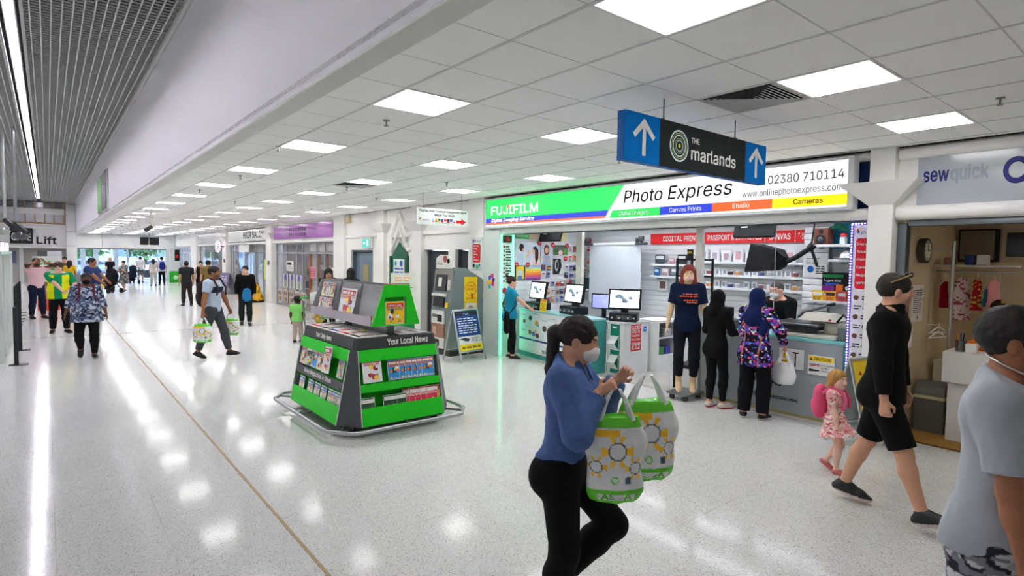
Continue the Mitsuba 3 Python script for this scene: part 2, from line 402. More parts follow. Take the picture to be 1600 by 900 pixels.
for pts in ([(-0.47, 0.1), (-0.37, 0.1), (-0.37, 1.9), (-0.47, 1.96)], [(0.47, 0.1), (0.37, 0.1), (0.37, 1.9), (0.47, 1.96)]):
    part(wr, 'niche_frame', M(srgb((12, 80, 58))).prism(Polygon(pts), 0.06, RIGHTWALL(13.17, 0.0, WX + 0.0)), 'satin')

# shop-front fascia of the two near shops and the beams
part(wr, 'header_beam', M().box((WX + 0.12, 2.41, 2.46), (WX + 0.32, 9.44, CZ)), 'paint')
m = M(); m.tube([(WX - 0.0, 2.42, 2.485), (WX - 0.0, 9.43, 2.485)], 0.065, n=14); part(wr, 'roll_moulding', m, 'paint')
part(wr, 'navy_panel', M(srgb((10, 45, 100))).box((WX + 0.08, 2.415, 2.55), (WX + 0.115, 3.2, 3.06)), 'satin', 'navy blue fascia board')
m = M(); m.tube([(WX + 0.02, 2.42, 3.115), (WX + 0.02, 9.43, 3.115)], 0.05, n=12); part(wr, 'roll_moulding', m, 'paint')
for z, r in ((2.475, 0.075), (3.09, 0.06)):
    m = M(); m.tube([(WX, YB, z), (WX, 2.16, z)], r, n=14); part(wr, 'roll_moulding', m, 'paint')
part(wr, 'header_beam', M().box((WX + 0.02, YB, 2.42), (WX + 0.32, 2.17, CZ)), 'paint')
part(wr, 'return_wall', M().box((WX + 0.0, YB, 0), (WX + 0.3, -3.0, 2.44)), 'paint')

# end wall with the opening to the street doors; the cafe wall beside it
we = structure('wall_end', 'white end wall over the opening to the street doors')
put(we, M().box((BX, YE, 2.24), (WX + 0.3, YE + 0.3, CZ + 0.1)).box((6.36, YE, 0), (WX + 0.3, YE + 0.3, 2.24)), 'paint')
part(we, 'opening_trim', M(srgb((120, 122, 125))).box((1.5, YE - 0.02, 2.17), (6.4, YE + 0.2, 2.24)), 'satin')
part(we, 'joint_line', M(srgb((150, 150, 148))).box((2.79, YE - 0.004, 2.24), (2.81, YE, CZ)), 'matte')
wc = structure('wall_end_left', 'white end wall under a band of brown framed windows')
put(wc, M().box((XL, YE + 0.05, 2.2), (0.95, YE + 0.3, 3.62)).box((XL, YE + 0.25, 3.6), (0.95, YE + 0.3, 6)), 'paint')
part(wc, 'column', M().box((0.95, YE - 0.2, 0), (1.46, YE + 0.3, 6), bev=0.02), 'paint')
for z in (2.3, 3.2, 4.9):
    part(wc, 'column_band', M(srgb((190, 190, 188))).box((0.92, YE - 0.24, z), (1.47, YE - 0.19, z + 0.06)), 'satin')
part(wc, 'ledge', M().box((XL, YE - 0.06, 3.55), (0.95, YE + 0.06, 3.66), bev=0.01), 'paint')
part(wc, 'ledge', M().box((XL, YE - 0.1, 2.16), (0.95, YE + 0.06, 2.26), bev=0.01), 'paint')
wn = structure('window_1', 'band of white panes in brown timber frames under the high ceiling')
put(wn, M().box((-4, YE - 0.02, 3.66), (0.92, YE, 3.76)).box((-4, YE - 0.02, 4.32), (0.92, YE, 4.38)), 'timber')
for i in range(10):
    x = 0.85 - 0.46 * i
    part(wn, 'post', M().box((x - 0.035, YE - 0.06, 3.76), (x + 0.035, YE, 5.05)), 'timber')
    part(wn, 'pane', M(srgb((205, 205, 212))).box((x - 0.43, YE - 0.015, 3.78), (x - 0.04, YE, 4.26)), 'gloss')
    part(wn, 'pane', M(srgb((120, 122, 124))).box((x - 0.43, YE - 0.015, 4.66), (x - 0.04, YE, 5.0)), 'gloss')
part(wn, 'rail', M(srgb((215, 215, 214))).box((-4, YE - 0.08, 4.26), (0.92, YE, 4.62)), 'paint')
# lower back wall under the cafe wall
wl = structure('wall_end_low', 'grey-beige wall with doors below the sign wall')
put(wl, M(srgb((190, 188, 182))).box((XL, YE + 1.2, 0), (1.0, YE + 1.4, 2.4)).box((XL, YE, 2.19), (1.0, YE + 1.3, 2.22)), 'matte')
part(wl, 'shutter', M(srgb((128, 130, 130))).box((-0.5, YE + 1.15, 1.0), (0.5, YE + 1.2, 2.0)), 'satin')
part(wl, 'post', M().box((-1.35, YE + 0.9, 0), (-1.15, YE + 1.1, 2.2)), 'paint')
part(wl, 'panel', M(srgb((120, 122, 160))).box((-2.6, YE + 1.15, 1.2), (-1.5, YE + 1.2, 1.95)), 'satin')

# street doors beyond the end wall
d = structure('door_1', 'wide glazed street doors at the far end')
fr = M(srgb((225, 228, 232)))
for x in (1.55, 2.55, 4.45, 6.3): fr.box((x - 0.05, YE + 2.9, 0), (x + 0.05, YE + 3.0, 2.7))
for x in (1.9, 2.62, 3.75): fr.box((x - 0.14, YE + 2.85, 0), (x + 0.14, YE + 3.0, 2.7))
fr.box((1.0, YE + 2.9, 2.55), (6.9, YE + 3.0, 2.7)).box((1.0, YE + 2.9, 0), (6.9, YE + 3.0, 0.1)); put(d, fr, 'satin')
for a, b in ((1.6, 1.76), (2.04, 2.5), (2.76, 3.6), (3.9, 4.4), (4.5, 6.25)):
    m = M(); m.quad((a, YE + 2.95, 0.1), (b, YE + 2.95, 0.1), (b, YE + 2.95, 2.55), (a, YE + 2.95, 2.55)); part(d, 'pane', m, 'glass')
sl = structure('floor_vestibule', 'pale floor of the lobby by the street doors')
put(sl, M().box((XL, YE, -0.1), (WX + 0.3, YE + 3.1, -0.002)), 'terrazzo')
put(structure('wall_vestibule', 'white side walls of the lobby'), M().box((1.0, YE + 0.3, 0), (1.4, YE + 3, 2.8)).box((6.9, YE + 0.3, 0), (7.3, YE + 3, 2.8)).box((1.0, YE + 0.3, 2.7), (7.3, YE + 3, 2.8)), 'paint')
# ------------------------------------------------------------------ organic shapes: distance fields turned into meshes (surface nets)
def _n(v):
    v = np.asarray(v, float); return v / (np.linalg.norm(v) + 1e-12)
class Blob:
    def __init__(self): self.p = []
    def bone(self, a, b, ra, rb, k=0.03, side=None, flat=1.0, cap=None, op='u'):
        """rounded cone from a to b; flat < 1 thins it at right angles to side; cap 'a', 'b' or 'ab' cuts an end flat"""
        a, b = np.asarray(a, float), np.asarray(b, float); R = max(ra, rb)
        ab = b - a; L2 = ab @ ab + 1e-12; w = ab / math.sqrt(L2)
        v = None
        if side is not None and flat != 1.0: v = _n(np.cross(w, side))
        def f(P):
            q = P - a
            if v is not None:
                q = q + v * ((q @ v) * (1 / flat - 1))[..., None]
            t0 = (q @ ab) / L2; t = np.clip(t0, 0, 1)
            e = q - t[..., None] * ab
            d = np.sqrt((e * e).sum(-1)) - (ra + (rb - ra) * t)
            if v is not None: d = d * (0.5 + 0.5 * flat)
            if cap:
                s = (P - a) @ w
                if 'b' in cap: d = np.maximum(d, s - math.sqrt(L2))
                if 'a' in cap: d = np.maximum(d, -s)
            return d
        self.p.append((np.minimum(a, b) - R * max(1, flat), np.maximum(a, b) + R * max(1, flat), f, k, op)); return self
    def ell(self, c, r, k=0.03, ax=None, op='u'):
        c, r = np.asarray(c, float), np.asarray(r, float); A = np.eye(3) if ax is None else np.asarray(ax, float)
        def f(P):
            q = (P - c) @ A.T; k0 = np.sqrt(((q / r) ** 2).sum(-1)); k1 = np.sqrt(((q / r ** 2) ** 2).sum(-1)) + 1e-9
            return k0 * (k0 - 1) / k1
        R = r.max() if ax is not None else r
        self.p.append((c - R, c + R, f, k, op)); return self
    def cut(self, o, n, k=0.0):
        """removes what lies on the side that n points to"""
        o, n = np.asarray(o, float), _n(n)
        self.p.append((None, None, lambda P: -((P - o) @ n), k, 's')); return self
    def build(self, res, col, wrinkle=0.0, wf=9.0, seed=0, smooth=0, disp=None):
        us = [p for p in self.p if p[4] == 'u']
        lo = np.min([p[0] for p in us], 0) - 2.5 * res - wrinkle; hi = np.max([p[1] for p in us], 0) + 2.5 * res + wrinkle
        n = np.ceil((hi - lo) / res).astype(int) + 1
        D = np.full(n, 1.0, np.float32)
        ax = [lo[i] + res * np.arange(n[i]) for i in range(3)]
        for a, b, f, k, op in self.p:
            if a is None: i0, i1 = np.zeros(3, int), n
            else:
                mg = k + 2.5 * res + wrinkle
                i0 = np.clip(np.floor((a - mg - lo) / res).astype(int), 0, n); i1 = np.clip(np.ceil((b + mg - lo) / res).astype(int) + 1, 0, n)
            if (i1 <= i0).any(): continue
            P = np.stack(np.meshgrid(*[ax[i][i0[i]:i1[i]] for i in range(3)], indexing='ij'), -1)
            d = f(P).astype(np.float32); s = tuple(slice(i0[i], i1[i]) for i in range(3)); c = D[s]
            if op == 'u':
                if k > 0:
                    h = np.maximum(k - np.abs(c - d), 0) / k; D[s] = np.minimum(c, d) - h * h * k * 0.25
                else: D[s] = np.minimum(c, d)
            else:
                d = -d
                if k > 0:
                    h = np.maximum(k - np.abs(c - d), 0) / k; D[s] = np.maximum(c, d) + h * h * k * 0.25
                else: D[s] = np.maximum(c, d)
        if wrinkle > 0:
            P = np.stack(np.meshgrid(*ax, indexing='ij'), -1)
            near = np.abs(D) < 0.05 + wrinkle
            D[near] += (wrinkle * 2 * (meshkit.fbm(P[near] * wf * np.array([1, 1, 0.6]) + seed * 7.3, 3, seed) - 0.5)).astype(np.float32)
        if disp is not None:
            P = np.stack(np.meshgrid(*ax, indexing='ij'), -1); near = np.abs(D) < 0.03; D[near] += disp(P[near]).astype(np.float32)
        for i in range(3):
            sl = [slice(None)] * 3
            for e in (0, -1):
                sl[i] = e; D[tuple(sl)] = np.maximum(D[tuple(sl)], res)
        v, f = surface_nets(D); v = v * res + lo
        if smooth:
            tm = trimesh.Trimesh(v, f, process=False); trimesh.smoothing.filter_taubin(tm, iterations=smooth); v = np.asarray(tm.vertices)
        m = M(); c = col(v) if callable(col) else col
        m.v, m.f, m.c, m.n = [v], [f], [np.broadcast_to(np.asarray(c, float), (len(v), 3))], len(v)
        return m
def surface_nets(D):
    S = D < 0; n = np.array(D.shape)
    cs = [S[i:n[0] - 1 + i, j:n[1] - 1 + j, k:n[2] - 1 + k] for i in (0, 1) for j in (0, 1) for k in (0, 1)]
    cnt = sum(c.astype(np.int8) for c in cs); act = (cnt > 0) & (cnt < 8)
    idx = np.full(act.shape, -1, np.int64); cell = np.argwhere(act); idx[act] = np.arange(len(cell))
    acc = np.zeros((len(cell), 3)); w = np.zeros(len(cell))
    C = [(i, j, k) for i in (0, 1) for j in (0, 1) for k in (0, 1)]
    vals = {c: D[cell[:, 0] + c[0], cell[:, 1] + c[1], cell[:, 2] + c[2]].astype(float) for c in C}
    for a in C:
        for x in range(3):
            if a[x] == 0:
                b = list(a); b[x] = 1; b = tuple(b); va, vb = vals[a], vals[b]; cr = (va < 0) != (vb < 0)
                t = np.where(cr, va / np.where(cr, va - vb, 1), 0); p = np.array(a, float) + t[:, None] * (np.array(b) - np.array(a))
                acc += np.where(cr[:, None], p, 0); w += cr
    V = cell + acc / w[:, None]
    F = []
    for x in range(3):
        u, v = (x + 1) % 3, (x + 2) % 3
        sa = [slice(None)] * 3; sb = [slice(None)] * 3; sa[x] = slice(0, n[x] - 1); sb[x] = slice(1, n[x])
        for d in (u, v): sa[d] = sb[d] = slice(1, n[d] - 1)
        A, B = S[tuple(sa)], S[tuple(sb)]
        e = np.argwhere(A != B)
        if not len(e): continue
        inside = A[tuple(e.T)]; e = e.copy(); e[:, u] += 1; e[:, v] += 1
        q = []
        for du, dv in ((-1, -1), (0, -1), (0, 0), (-1, 0)):
            c = e.copy(); c[:, u] += du; c[:, v] += dv; q.append(idx[tuple(c.T)])
        q = np.stack(q, 1); q[~inside] = q[~inside][:, ::-1]; F.append(q)
    F = np.vstack(F)
    return V, np.vstack([F[:, [0, 1, 2]], F[:, [0, 2, 3]]])

def ik(a, c, l1, l2, hint):
    """middle joint of a two-bone chain from a to c bending towards hint; also the reachable end"""
    a, c = np.asarray(a, float), np.asarray(c, float); d = c - a; L = np.linalg.norm(d); m = (l1 + l2) * 0.999
    if L > m: c = a + d / L * m; d = c - a; L = m
    L = max(L, abs(l1 - l2) + 0.01); x = (l1 * l1 - l2 * l2 + L * L) / (2 * L); h = math.sqrt(max(l1 * l1 - x * x, 0)); w = _n(d)
    p = np.asarray(hint, float) - w * (np.asarray(hint) @ w)
    return a + w * x + _n(p) * h, c
SKIN = {'light': srgb((224, 172, 148)), 'tan': srgb((206, 154, 126)), 'brown': srgb((150, 98, 70)), 'dark': srgb((98, 64, 48)), 'fair': srgb((232, 188, 168))}

class Person:
    """a figure: joints from the pose, one continuous body, clothes and hair as parts. Local frame: x to its right, y forward, z up"""
    def __init__(s, label, at, face, h=1.72, fem=False, build=1.0, skin='light', res=0.012, lean=0.0, twist=0.0, head_yaw=0.0, head_pitch=0.0,
                 feet=None, hands=None, elbow=None, curl=(0.45, 0.45), hip_shift=(0, 0), seatz=0.0, group=None, child=False, category='person', name='person'):
        s.t = thing(name, label, category, group); s.res, s.fem, s.skin = res, fem, SKIN[skin] if isinstance(skin, str) else np.asarray(skin)
        s.curl = curl; s.child = child
        fx, fy = _n(face); s.to = np.array([[fy, fx, 0, at[0]], [-fx, fy, 0, at[1]], [0, 0, 1, at[2] if len(at) > 2 else 0], [0, 0, 0, 1.0]])
        k = s.k = h / 1.72; s.b = build; H = s.hs = k if not child else k * 1.28
        hw = (0.085 if not fem else 0.088) * k * (0.6 + 0.4 * build); sw = (0.178 if not fem else 0.158) * k * (0.7 + 0.3 * build)
        leg = 0.885 * k if not child else 0.80 * k
        pel = np.array([hip_shift[0], hip_shift[1], leg + 0.03 * k + seatz])
        cl, sl = math.cos(lean), math.sin(lean)
        def up(d): return pel + np.array([0, d * sl, d * cl])
        s.pel, s.waist, s.chest, s.neck0 = pel, up(0.16 * k), up(0.36 * k), up(0.545 * k if not child else 0.50 * k)
        s.tw = twist; ct, st = math.cos(twist), math.sin(twist)
        s.sx = np.array([ct, st, 0.0]); s.fwd = np.array([-st * cl, ct * cl, -sl]); s.upv = np.array([0, sl, cl])
        s.px = np.array([1.0, 0, 0])
        sh = up((0.492 if not child else 0.45) * k)
        s.sh = [sh - s.sx * sw, sh + s.sx * sw]
        s.hip = [pel + np.array([-hw, 0, -0.02 * k]), pel + np.array([hw, 0, -0.02 * k])]
        a1, a2 = 0.285 * k, 0.245 * k; s.l1, s.l2 = 0.425 * k * (leg / (0.885 * k)), 0.40 * k * (leg / (0.885 * k))
        feet = feet or [(-0.10, 0.0, 0), (0.10, 0.0, 0)]
        s.ank, s.knee, s.fdir = [], [], []
        for i in (0, 1):
            fx_, fy_, fz_ = feet[i][:3]; an = np.array([fx_ * k, fy_ * k, fz_ * k + 0.075 * k])
            kn, an = ik(s.hip[i], an, s.l1, s.l2, (0.15 * (2 * i - 1), 1, 0)); s.knee.append(kn); s.ank.append(an)
            ya, pt = (feet[i][3] if len(feet[i]) > 3 else 0.12 * (2 * i - 1)), (feet[i][4] if len(feet[i]) > 4 else 0.0)
            s.fdir.append(np.array([math.sin(ya) * math.cos(pt), math.cos(ya) * math.cos(pt), -math.sin(pt)]))
        hands = hands or [None, None]; elbow = elbow or [None, None]; s.wr, s.el, s.hd = [], [], []
        for i in (0, 1):
            g = 2 * i - 1
            tgt = s.sh[i] + np.array([g * 0.06 * k, 0.06 * k, -0.515 * k]) if hands[i] is None else np.array(hands[i][:3]) * k
            e, w = ik(s.sh[i], tgt, a1, a2, (g * 0.5, -1, -0.2) if elbow[i] is None else elbow[i]); s.el.append(e); s.wr.append(w)
            s.hd.append(_n(w - e) if hands[i] is None or len(hands[i]) < 6 else _n(hands[i][3:6]))
        hy = twist + head_yaw; cy, sy = math.cos(hy), math.sin(hy); cp, sp = math.cos(head_pitch), math.sin(head_pitch)
        s.hx = np.array([cy, sy, 0.0]); s.hf = np.array([-sy * cp, cy * cp, sp]); s.hu = np.cross(s.hx, s.hf)
        s.hc = s.neck0 + s.upv * 0.055 * k + s.hu * 0.085 * H + s.hf * 0.022 * H
        s.HA = np.stack([s.hx, s.hf, s.hu])
    def H(s, x, y, z): return s.hc + (s.hx * x + s.hf * y + s.hu * z) * s.hs
    def torso(s, B, e=0.0, lo=True, k=0.05, bust=True):
        b, q = s.b, s.k; w = 0.9 if s.fem else 1.0
        B.bone(s.pel, s.waist, (0.150 if s.fem else 0.140) * q * b + e, (0.118 * w if s.fem else 0.130) * q * b + e, k, s.px, 0.72)
        B.bone(s.waist, s.chest, 0.122 * w * q * b + e, 0.150 * w * q * b + e, k, s.sx, 0.70)
        B.bone(s.sh[0] * 0.75 + s.sh[1] * 0.25 - s.upv * 0.06 * q, s.sh[1] * 0.75 + s.sh[0] * 0.25 - s.upv * 0.06 * q, 0.098 * w * q * b + e, 0.098 * w * q * b + e, k)
        for i in (0, 1):
            B.bone(s.sh[i], s.neck0 + s.upv * 0.015 * q, 0.052 * w * q + e, 0.045 * w * q + e, k)
            g = 2 * i - 1
            if lo: B.ell(s.pel + np.array([g * 0.070 * q * b, (-0.062 if s.fem else -0.044) * q * b, -0.045 * q]), np.array([0.085, 0.085, 0.10]) * q * b + e, k)
            if s.fem and bust and not s.child: B.ell(s.chest + s.sx * g * 0.068 * q * b + s.fwd * 0.085 * q * b - s.upv * 0.01 * q, np.array([0.062, 0.058, 0.062]) * q * b + e, k)
        if b > 1.15: B.ell(s.waist + s.fwd * 0.05 * q * b, np.array([0.14, 0.12, 0.15]) * q * b + e, 0.08)
        return B
    def arm(s, B, i, e=0.0, frac=2.0, k=0.03):
        """sleeve or arm; frac up to 1 ends on the upper arm, up to 2 on the forearm"""
        q = s.k * (0.6 + 0.4 * s.b) * (0.86 if s.fem else 1.0); a, b, c = s.sh[i], s.el[i], s.wr[i]
        f1 = min(frac, 1.0)
        B.bone(a, a + (b - a) * f1, 0.055 * q + e, (0.055 - 0.014 * f1) * q + e, k, cap='b' if frac < 1 else None)
        if frac > 1:
            f2 = frac - 1; m = b + (c - b) * 0.3
            if f2 <= 1.0 and e > 0: B.bone(b, b + (c - b) * f2, 0.041 * q + e, (0.041 - 0.014 * f2) * q + e, k, cap='b')
            else:
                B.bone(b, m, 0.041 * q + e, 0.041 * q + e, k); B.bone(m, c, 0.041 * q + e, 0.026 * q + e, k)
        return B
    def leg(s, B, i, e=0.0, frac=2.0, e2=None, k=0.03):
        q = s.k * (0.55 + 0.45 * s.b); a, b, c = s.hip[i], s.knee[i], s.ank[i]; e2 = e if e2 is None else e2; f1 = min(frac, 1.0)
        B.bone(a, a + (b - a) * f1, 0.088 * q + e, (0.088 - 0.034 * f1) * q + e + (e2 - e) * f1 * 0.5, k, cap='b' if frac < 1 else None)
        if frac > 1:
            f2 = frac - 1; m = b + (c - b) * 0.3 - np.array([0, 1, 0]) * 0.012 * q
            B.bone(b, m, 0.054 * q + (e + e2) / 2, 0.056 * q + (e + e2) / 2, k)
            end = m + (c - m) * (max(f2 - 0.3, 0.01) / 0.7); r = 0.056 - 0.022 * (max(f2 - 0.3, 0) / 0.7)
            B.bone(m, end, 0.056 * q + (e + e2) / 2, r * q + e2, k, cap='b' if frac < 2 or e > 0 else None)
        return B
    def hand(s, B, i):
        q = s.k * (0.9 if s.fem else 1.0); w, d = s.wr[i], s.hd[i]; g = 2 * i - 1; c = s.curl[i]
        inward = _n(np.cross(d, s.sx * 0 + np.array([0, 1.0, 0])) * -1) if abs(d[1]) < 0.9 else np.array([-g, 0, 0.0])
        side = np.array([0, 1.0, 0.15]) if abs(d[1]) < 0.8 else np.array([0, 0, 1.0])
        side = _n(side - d * (side @ d)); pn = _n(np.cross(d, side)); pn = pn if pn @ np.array([-g, 0, -0.3]) > 0 else -pn     # side: towards the thumb; pn: out of the palm
        kn = w + d * 0.088 * q
        B.bone(w, kn - d * 0.01 * q, 0.027 * q, 0.036 * q, 0.012, side, 0.45)
        if s.res > 0.014:
            for j, (o, L) in enumerate(((0.02, 0.075), (-0.018, 0.065))):
                B.bone(kn + side * o * q, kn + side * o * q + (d * math.cos(c * 1.4) + pn * math.sin(c * 1.4)) * L * q, 0.016 * q, 0.012 * q, 0.008)
        else:
            for j, (o, L) in enumerate(((0.028, 0.070), (0.0095, 0.078), (-0.0095, 0.072), (-0.027, 0.058))):
                p = kn + side * o * q; a = c * 0.8
                for seg, (f, r0, r1) in enumerate(((0.45, 0.0095, 0.0088), (0.32, 0.0088, 0.0082), (0.23, 0.0082, 0.0072))):
                    e = p + (d * math.cos(a) + pn * math.sin(a)) * L * f * q; B.bone(p, e, r0 * q, r1 * q, 0.004); p = e; a += c * (1.25 if seg == 0 else 0.9)
        tb = w + d * 0.025 * q + side * 0.022 * q; t1 = tb + (d * 0.7 + side * 0.65 + pn * 0.45) * 0.042 * q; t2 = t1 + (d * 0.85 + side * (0.25 - 0.5 * c) + pn * (0.3 + 0.5 * c)) * 0.034 * q
        B.bone(tb, t1, 0.0135 * q, 0.0105 * q, 0.008); B.bone(t1, t2, 0.0105 * q, 0.008 * q, 0.004)
        return B
    def head(s, B, face=True):
        E = lambda x, y, z, r, k, op='u': B.ell(s.H(x, y, z), np.array(r) * s.hs, k * s.hs, s.HA, op)
        E(0, -0.012, 0.030, (0.074, 0.093, 0.084), 0.02)
        E(0, 0.028, -0.020, (0.062, 0.066, 0.088), 0.04)
        E(0, 0.056, -0.088, (0.030, 0.030, 0.024), 0.035)                       # chin
        for g in (-1, 1):
            E(g * 0.044, 0.020, -0.060, (0.022, 0.04, 0.03), 0.03)               # jaw corner
            E(g * 0.040, 0.062, -0.022, (0.020, 0.018, 0.016), 0.02)             # cheek
            E(g * 0.030, 0.092, 0.010, (0.017, 0.012, 0.011), 0.014, 's')        # eye socket
            E(g * 0.076, -0.008, -0.006, (0.010, 0.020, 0.032), 0.008)           # ear
        E(0, 0.082, 0.030, (0.042, 0.014, 0.012), 0.02)                         # brow
        B.bone(s.H(0, 0.088, 0.016), s.H(0, 0.110, -0.026), 0.008 * s.hs, 0.013 * s.hs, 0.012 * s.hs)
        for g in (-1, 1): E(g * 0.012, 0.094, -0.029, (0.009, 0.010, 0.007), 0.006)
        E(0, 0.088, -0.051, (0.024, 0.010, 0.006), 0.006); E(0, 0.086, -0.062, (0.021, 0.010, 0.006), 0.005)
        r = (0.050 if s.fem else 0.058) * s.k * (0.7 + 0.3 * s.b)
        B.bone(s.neck0 - s.upv * 0.02 * s.k, s.H(0, -0.018, -0.05), r, r * 0.93, 0.03 * s.k)
        return B
    def headloc(s, v): return (v - s.hc) @ s.HA.T / s.hs
    def face_col(s, v, beard=0.0, brow=(0.03, 0.022, 0.018), lip=None, extra=None):
        c = np.tile(s.skin, (len(v), 1)); h = s.headloc(v); w = s.res * 0.35
        def blend(m, col, a=1.0):
            m = (np.clip(m, 0, 1) * a)[:, None]; c[:] = c * (1 - m) + np.asarray(col) * m
        soft = lambda d: np.clip(0.5 - d / (2 * w + 1e-4), 0, 1)
        blend(soft(np.hypot(h[:, 0] / 1.0, (h[:, 2] + 0.056) / 0.5) - 0.023) * (h[:, 1] > 0.07), lip if lip is not None else s.skin * np.array([0.75, 0.45, 0.42]), 0.8)
        for g in (-1, 1):
            blend(soft(np.hypot((h[:, 0] - g * 0.031) / 1.0, (h[:, 2] - 0.031) / 0.25) - 0.022) * (h[:, 1] > 0.05), brow, 0.85)
            if s.res > 0.009: blend(soft(np.hypot((h[:, 0] - g * 0.031), (h[:, 2] - 0.010) / 0.6) - 0.013) * (h[:, 1] > 0.04), (0.03, 0.02, 0.018), 0.8)
        blend(np.clip(1 - np.hypot(h[:, 0] - 0.04, h[:, 2] + 0.03) / 0.03, 0, 1) * (h[:, 1] > 0.04), s.skin * [1.05, 0.8, 0.78], 0.3)
        if beard:
            m = (np.clip((-0.026 - h[:, 2]) / 0.02, 0, 1) * np.clip((h[:, 1] - 0.005) / 0.03, 0, 1) * (np.hypot(h[:, 0], (h[:, 2] + 0.056) * 1.6) > 0.02) * (h[:, 2] > -0.13))
            blend(m, (0.02, 0.016, 0.014), beard)
        if extra is not None: extra(v, c, blend)
        return c
    def body(s, beard=0.0, brow=(0.03, 0.022, 0.018), lip=None, extra=None, barefoot=False, legs=True):
        B = Blob(); s.torso(B); s.head(B)
        for i in (0, 1):
            s.arm(B, i); s.hand(B, i); s.leg(B, i)
            s.foot(B, i)
        m = B.build(s.res, lambda v: s.face_col(v, beard, brow, lip, extra)); s.add('body', m, 'skin')
        if s.res <= 0.009:
            for g in (-1, 1):
                e = M(srgb((235, 230, 225))).ball(s.H(g * 0.030, 0.072, 0.010), 0.0125 * s.hs, sub=2)
                e.ball(s.H(g * 0.030, 0.080, 0.010), 0.0058 * s.hs, srgb((40, 26, 18)), 1); s.add('eye', e, 'gloss')
        return s
    def foot(s, B, i, e=0.0, toe=1.0, k=0.03):
        q = s.k; a, d = s.ank[i], s.fdir[i]; up = _n(np.array([0, 0, 1.0]) - d * d[2]); sd = np.cross(d, up)
        heel, ball, tip = a - d * 0.035 * q - up * 0.035 * q, a + d * 0.115 * q - up * 0.048 * q, a + d * 0.165 * q * toe - up * 0.052 * q
        B.bone(a, a + d * 0.03 * q - up * 0.02 * q, 0.034 * q + e, 0.036 * q + e, k * q)
        B.bone(heel, ball, 0.034 * q + e, 0.034 * q + e, k * q, sd, 0.8); B.bone(ball, tip, 0.036 * q + e, 0.026 * q + e, 0.02 * q, sd, 0.62)
        B.bone(a - up * 0.01 * q, ball + up * 0.005 * q, 0.030 * q + e, 0.026 * q + e, k * q)
        return B
    def shoes(s, col, sole=None, e=0.008, label=None, high=0.0, mat='satin', stripe=None):
        for i in (0, 1):
            B = Blob(); s.foot(B, i, e); a, d = s.ank[i], s.fdir[i]; up = _n(np.array([0, 0, 1.0]) - d * d[2])
            B.cut(a + up * (0.012 + high) * s.k, up); B.cut(a - up * 0.075 * s.k, -up)
            m = B.build(min(s.res, 0.012 if s.res < 0.015 else 0.03), lambda v: np.where((((v - a) @ up) < -0.046 * s.k)[:, None], col if sole is None else sole, col)); k_ = s.add('shoe', m, mat, label)
            if stripe is not None:
                sd = np.cross(d, up) * (1 if i else -1)
        return s
    def add(s, name, m, mat='cloth', label=None):
        m.moved(s.to); return part(s.t, name, m, mat, label)
    def sub(s, parent, name, m, mat='cloth', label=None):
        m.moved(s.to); return put(f'{parent}__{name}', m, mat, label)
    def top(s, col, sleeve=0.8, hem=-0.02, e=0.014, wr=0.006, neck=0.0, name='shirt', label=None, seed=1, vneck=0.0, res=None, flare=0.0, sleeve_e=None):
        """hem: height over the pelvis joint (metres at full size)"""
        B = Blob(); s.torso(B, e)
        if hem < -0.05: B.bone(s.pel, s.pel + np.array([0, 0, hem * s.k]), 0.150 * s.k * s.b + e, (0.155 + flare) * s.k * s.b + e, 0.05, s.px, 0.76)
        for i in (0, 1):
            if sleeve > 0: s.arm(B, i, e if sleeve_e is None else sleeve_e, sleeve)
        B.cut(s.pel + np.array([0, 0, hem * s.k]), (0, 0, -1))
        nc = s.neck0 + s.upv * (0.012 + neck) * s.k
        B.cut(nc + s.fwd * 0.0, s.upv - s.fwd * -0.45)
        if vneck: B.bone(s.neck0 + s.fwd * 0.16 * s.k, s.neck0 + s.fwd * 0.12 * s.k - s.upv * vneck, 0.05 * s.k, 0.012 * s.k, 0.005, op='s')
        if sleeve <= 0:
            for i in (0, 1): B.ell(s.sh[i] + (s.sh[i] - s.neck0) * 0.35, np.array([0.07, 0.11, 0.13]) * s.k, 0.01, op='s')
        k = s.add(name, B.build(res or s.res, (lambda v: col(v)) if callable(col) else col, wr, 10.0, seed), 'cloth', label); return k
    def trousers(s, col, frac=1.93, top=0.10, e=0.012, e2=None, wr=0.004, name='trousers', label=None, seed=2):
        B = Blob(); q, b = s.k, s.b
        B.bone(s.pel, s.waist, (0.150 if s.fem else 0.140) * q * b + e, (0.110 if s.fem else 0.130) * q * b + e, 0.05, s.px, 0.72)
        for i in (0, 1):
            g = 2 * i - 1; B.ell(s.pel + np.array([g * 0.070 * q * b, (-0.062 if s.fem else -0.044) * q * b, -0.045 * q]), np.array([0.085, 0.085, 0.10]) * q * b + e, 0.05)
            s.leg(B, i, e, frac, e2)
        B.cut(s.pel + np.array([0, 0, top * q]), (0, 0, 1))
        return s.add(name, B.build(s.res, col, wr, 9.0, seed), 'cloth', label)
    def skirt(s, col, hem, r, top=0.12, name='skirt', e=0.012, label=None, wr=0.008):
        B = Blob(); q, b = s.k, s.b
        B.bone(s.waist, s.pel, 0.12 * q * b + e, 0.15 * q * b + e, 0.04, s.px, 0.78); mid = (s.knee[0] + s.knee[1]) / 2; bt = np.array([mid[0], mid[1] * 0.5, hem])
        B.bone(s.pel, bt, 0.15 * q * b + e, r, 0.05, s.px, 0.85, cap='b'); B.cut(s.pel + np.array([0, 0, top * q]), (0, 0, 1))
        return s.add(name, B.build(s.res, col, wr, 12.0, 3), 'cloth', label)
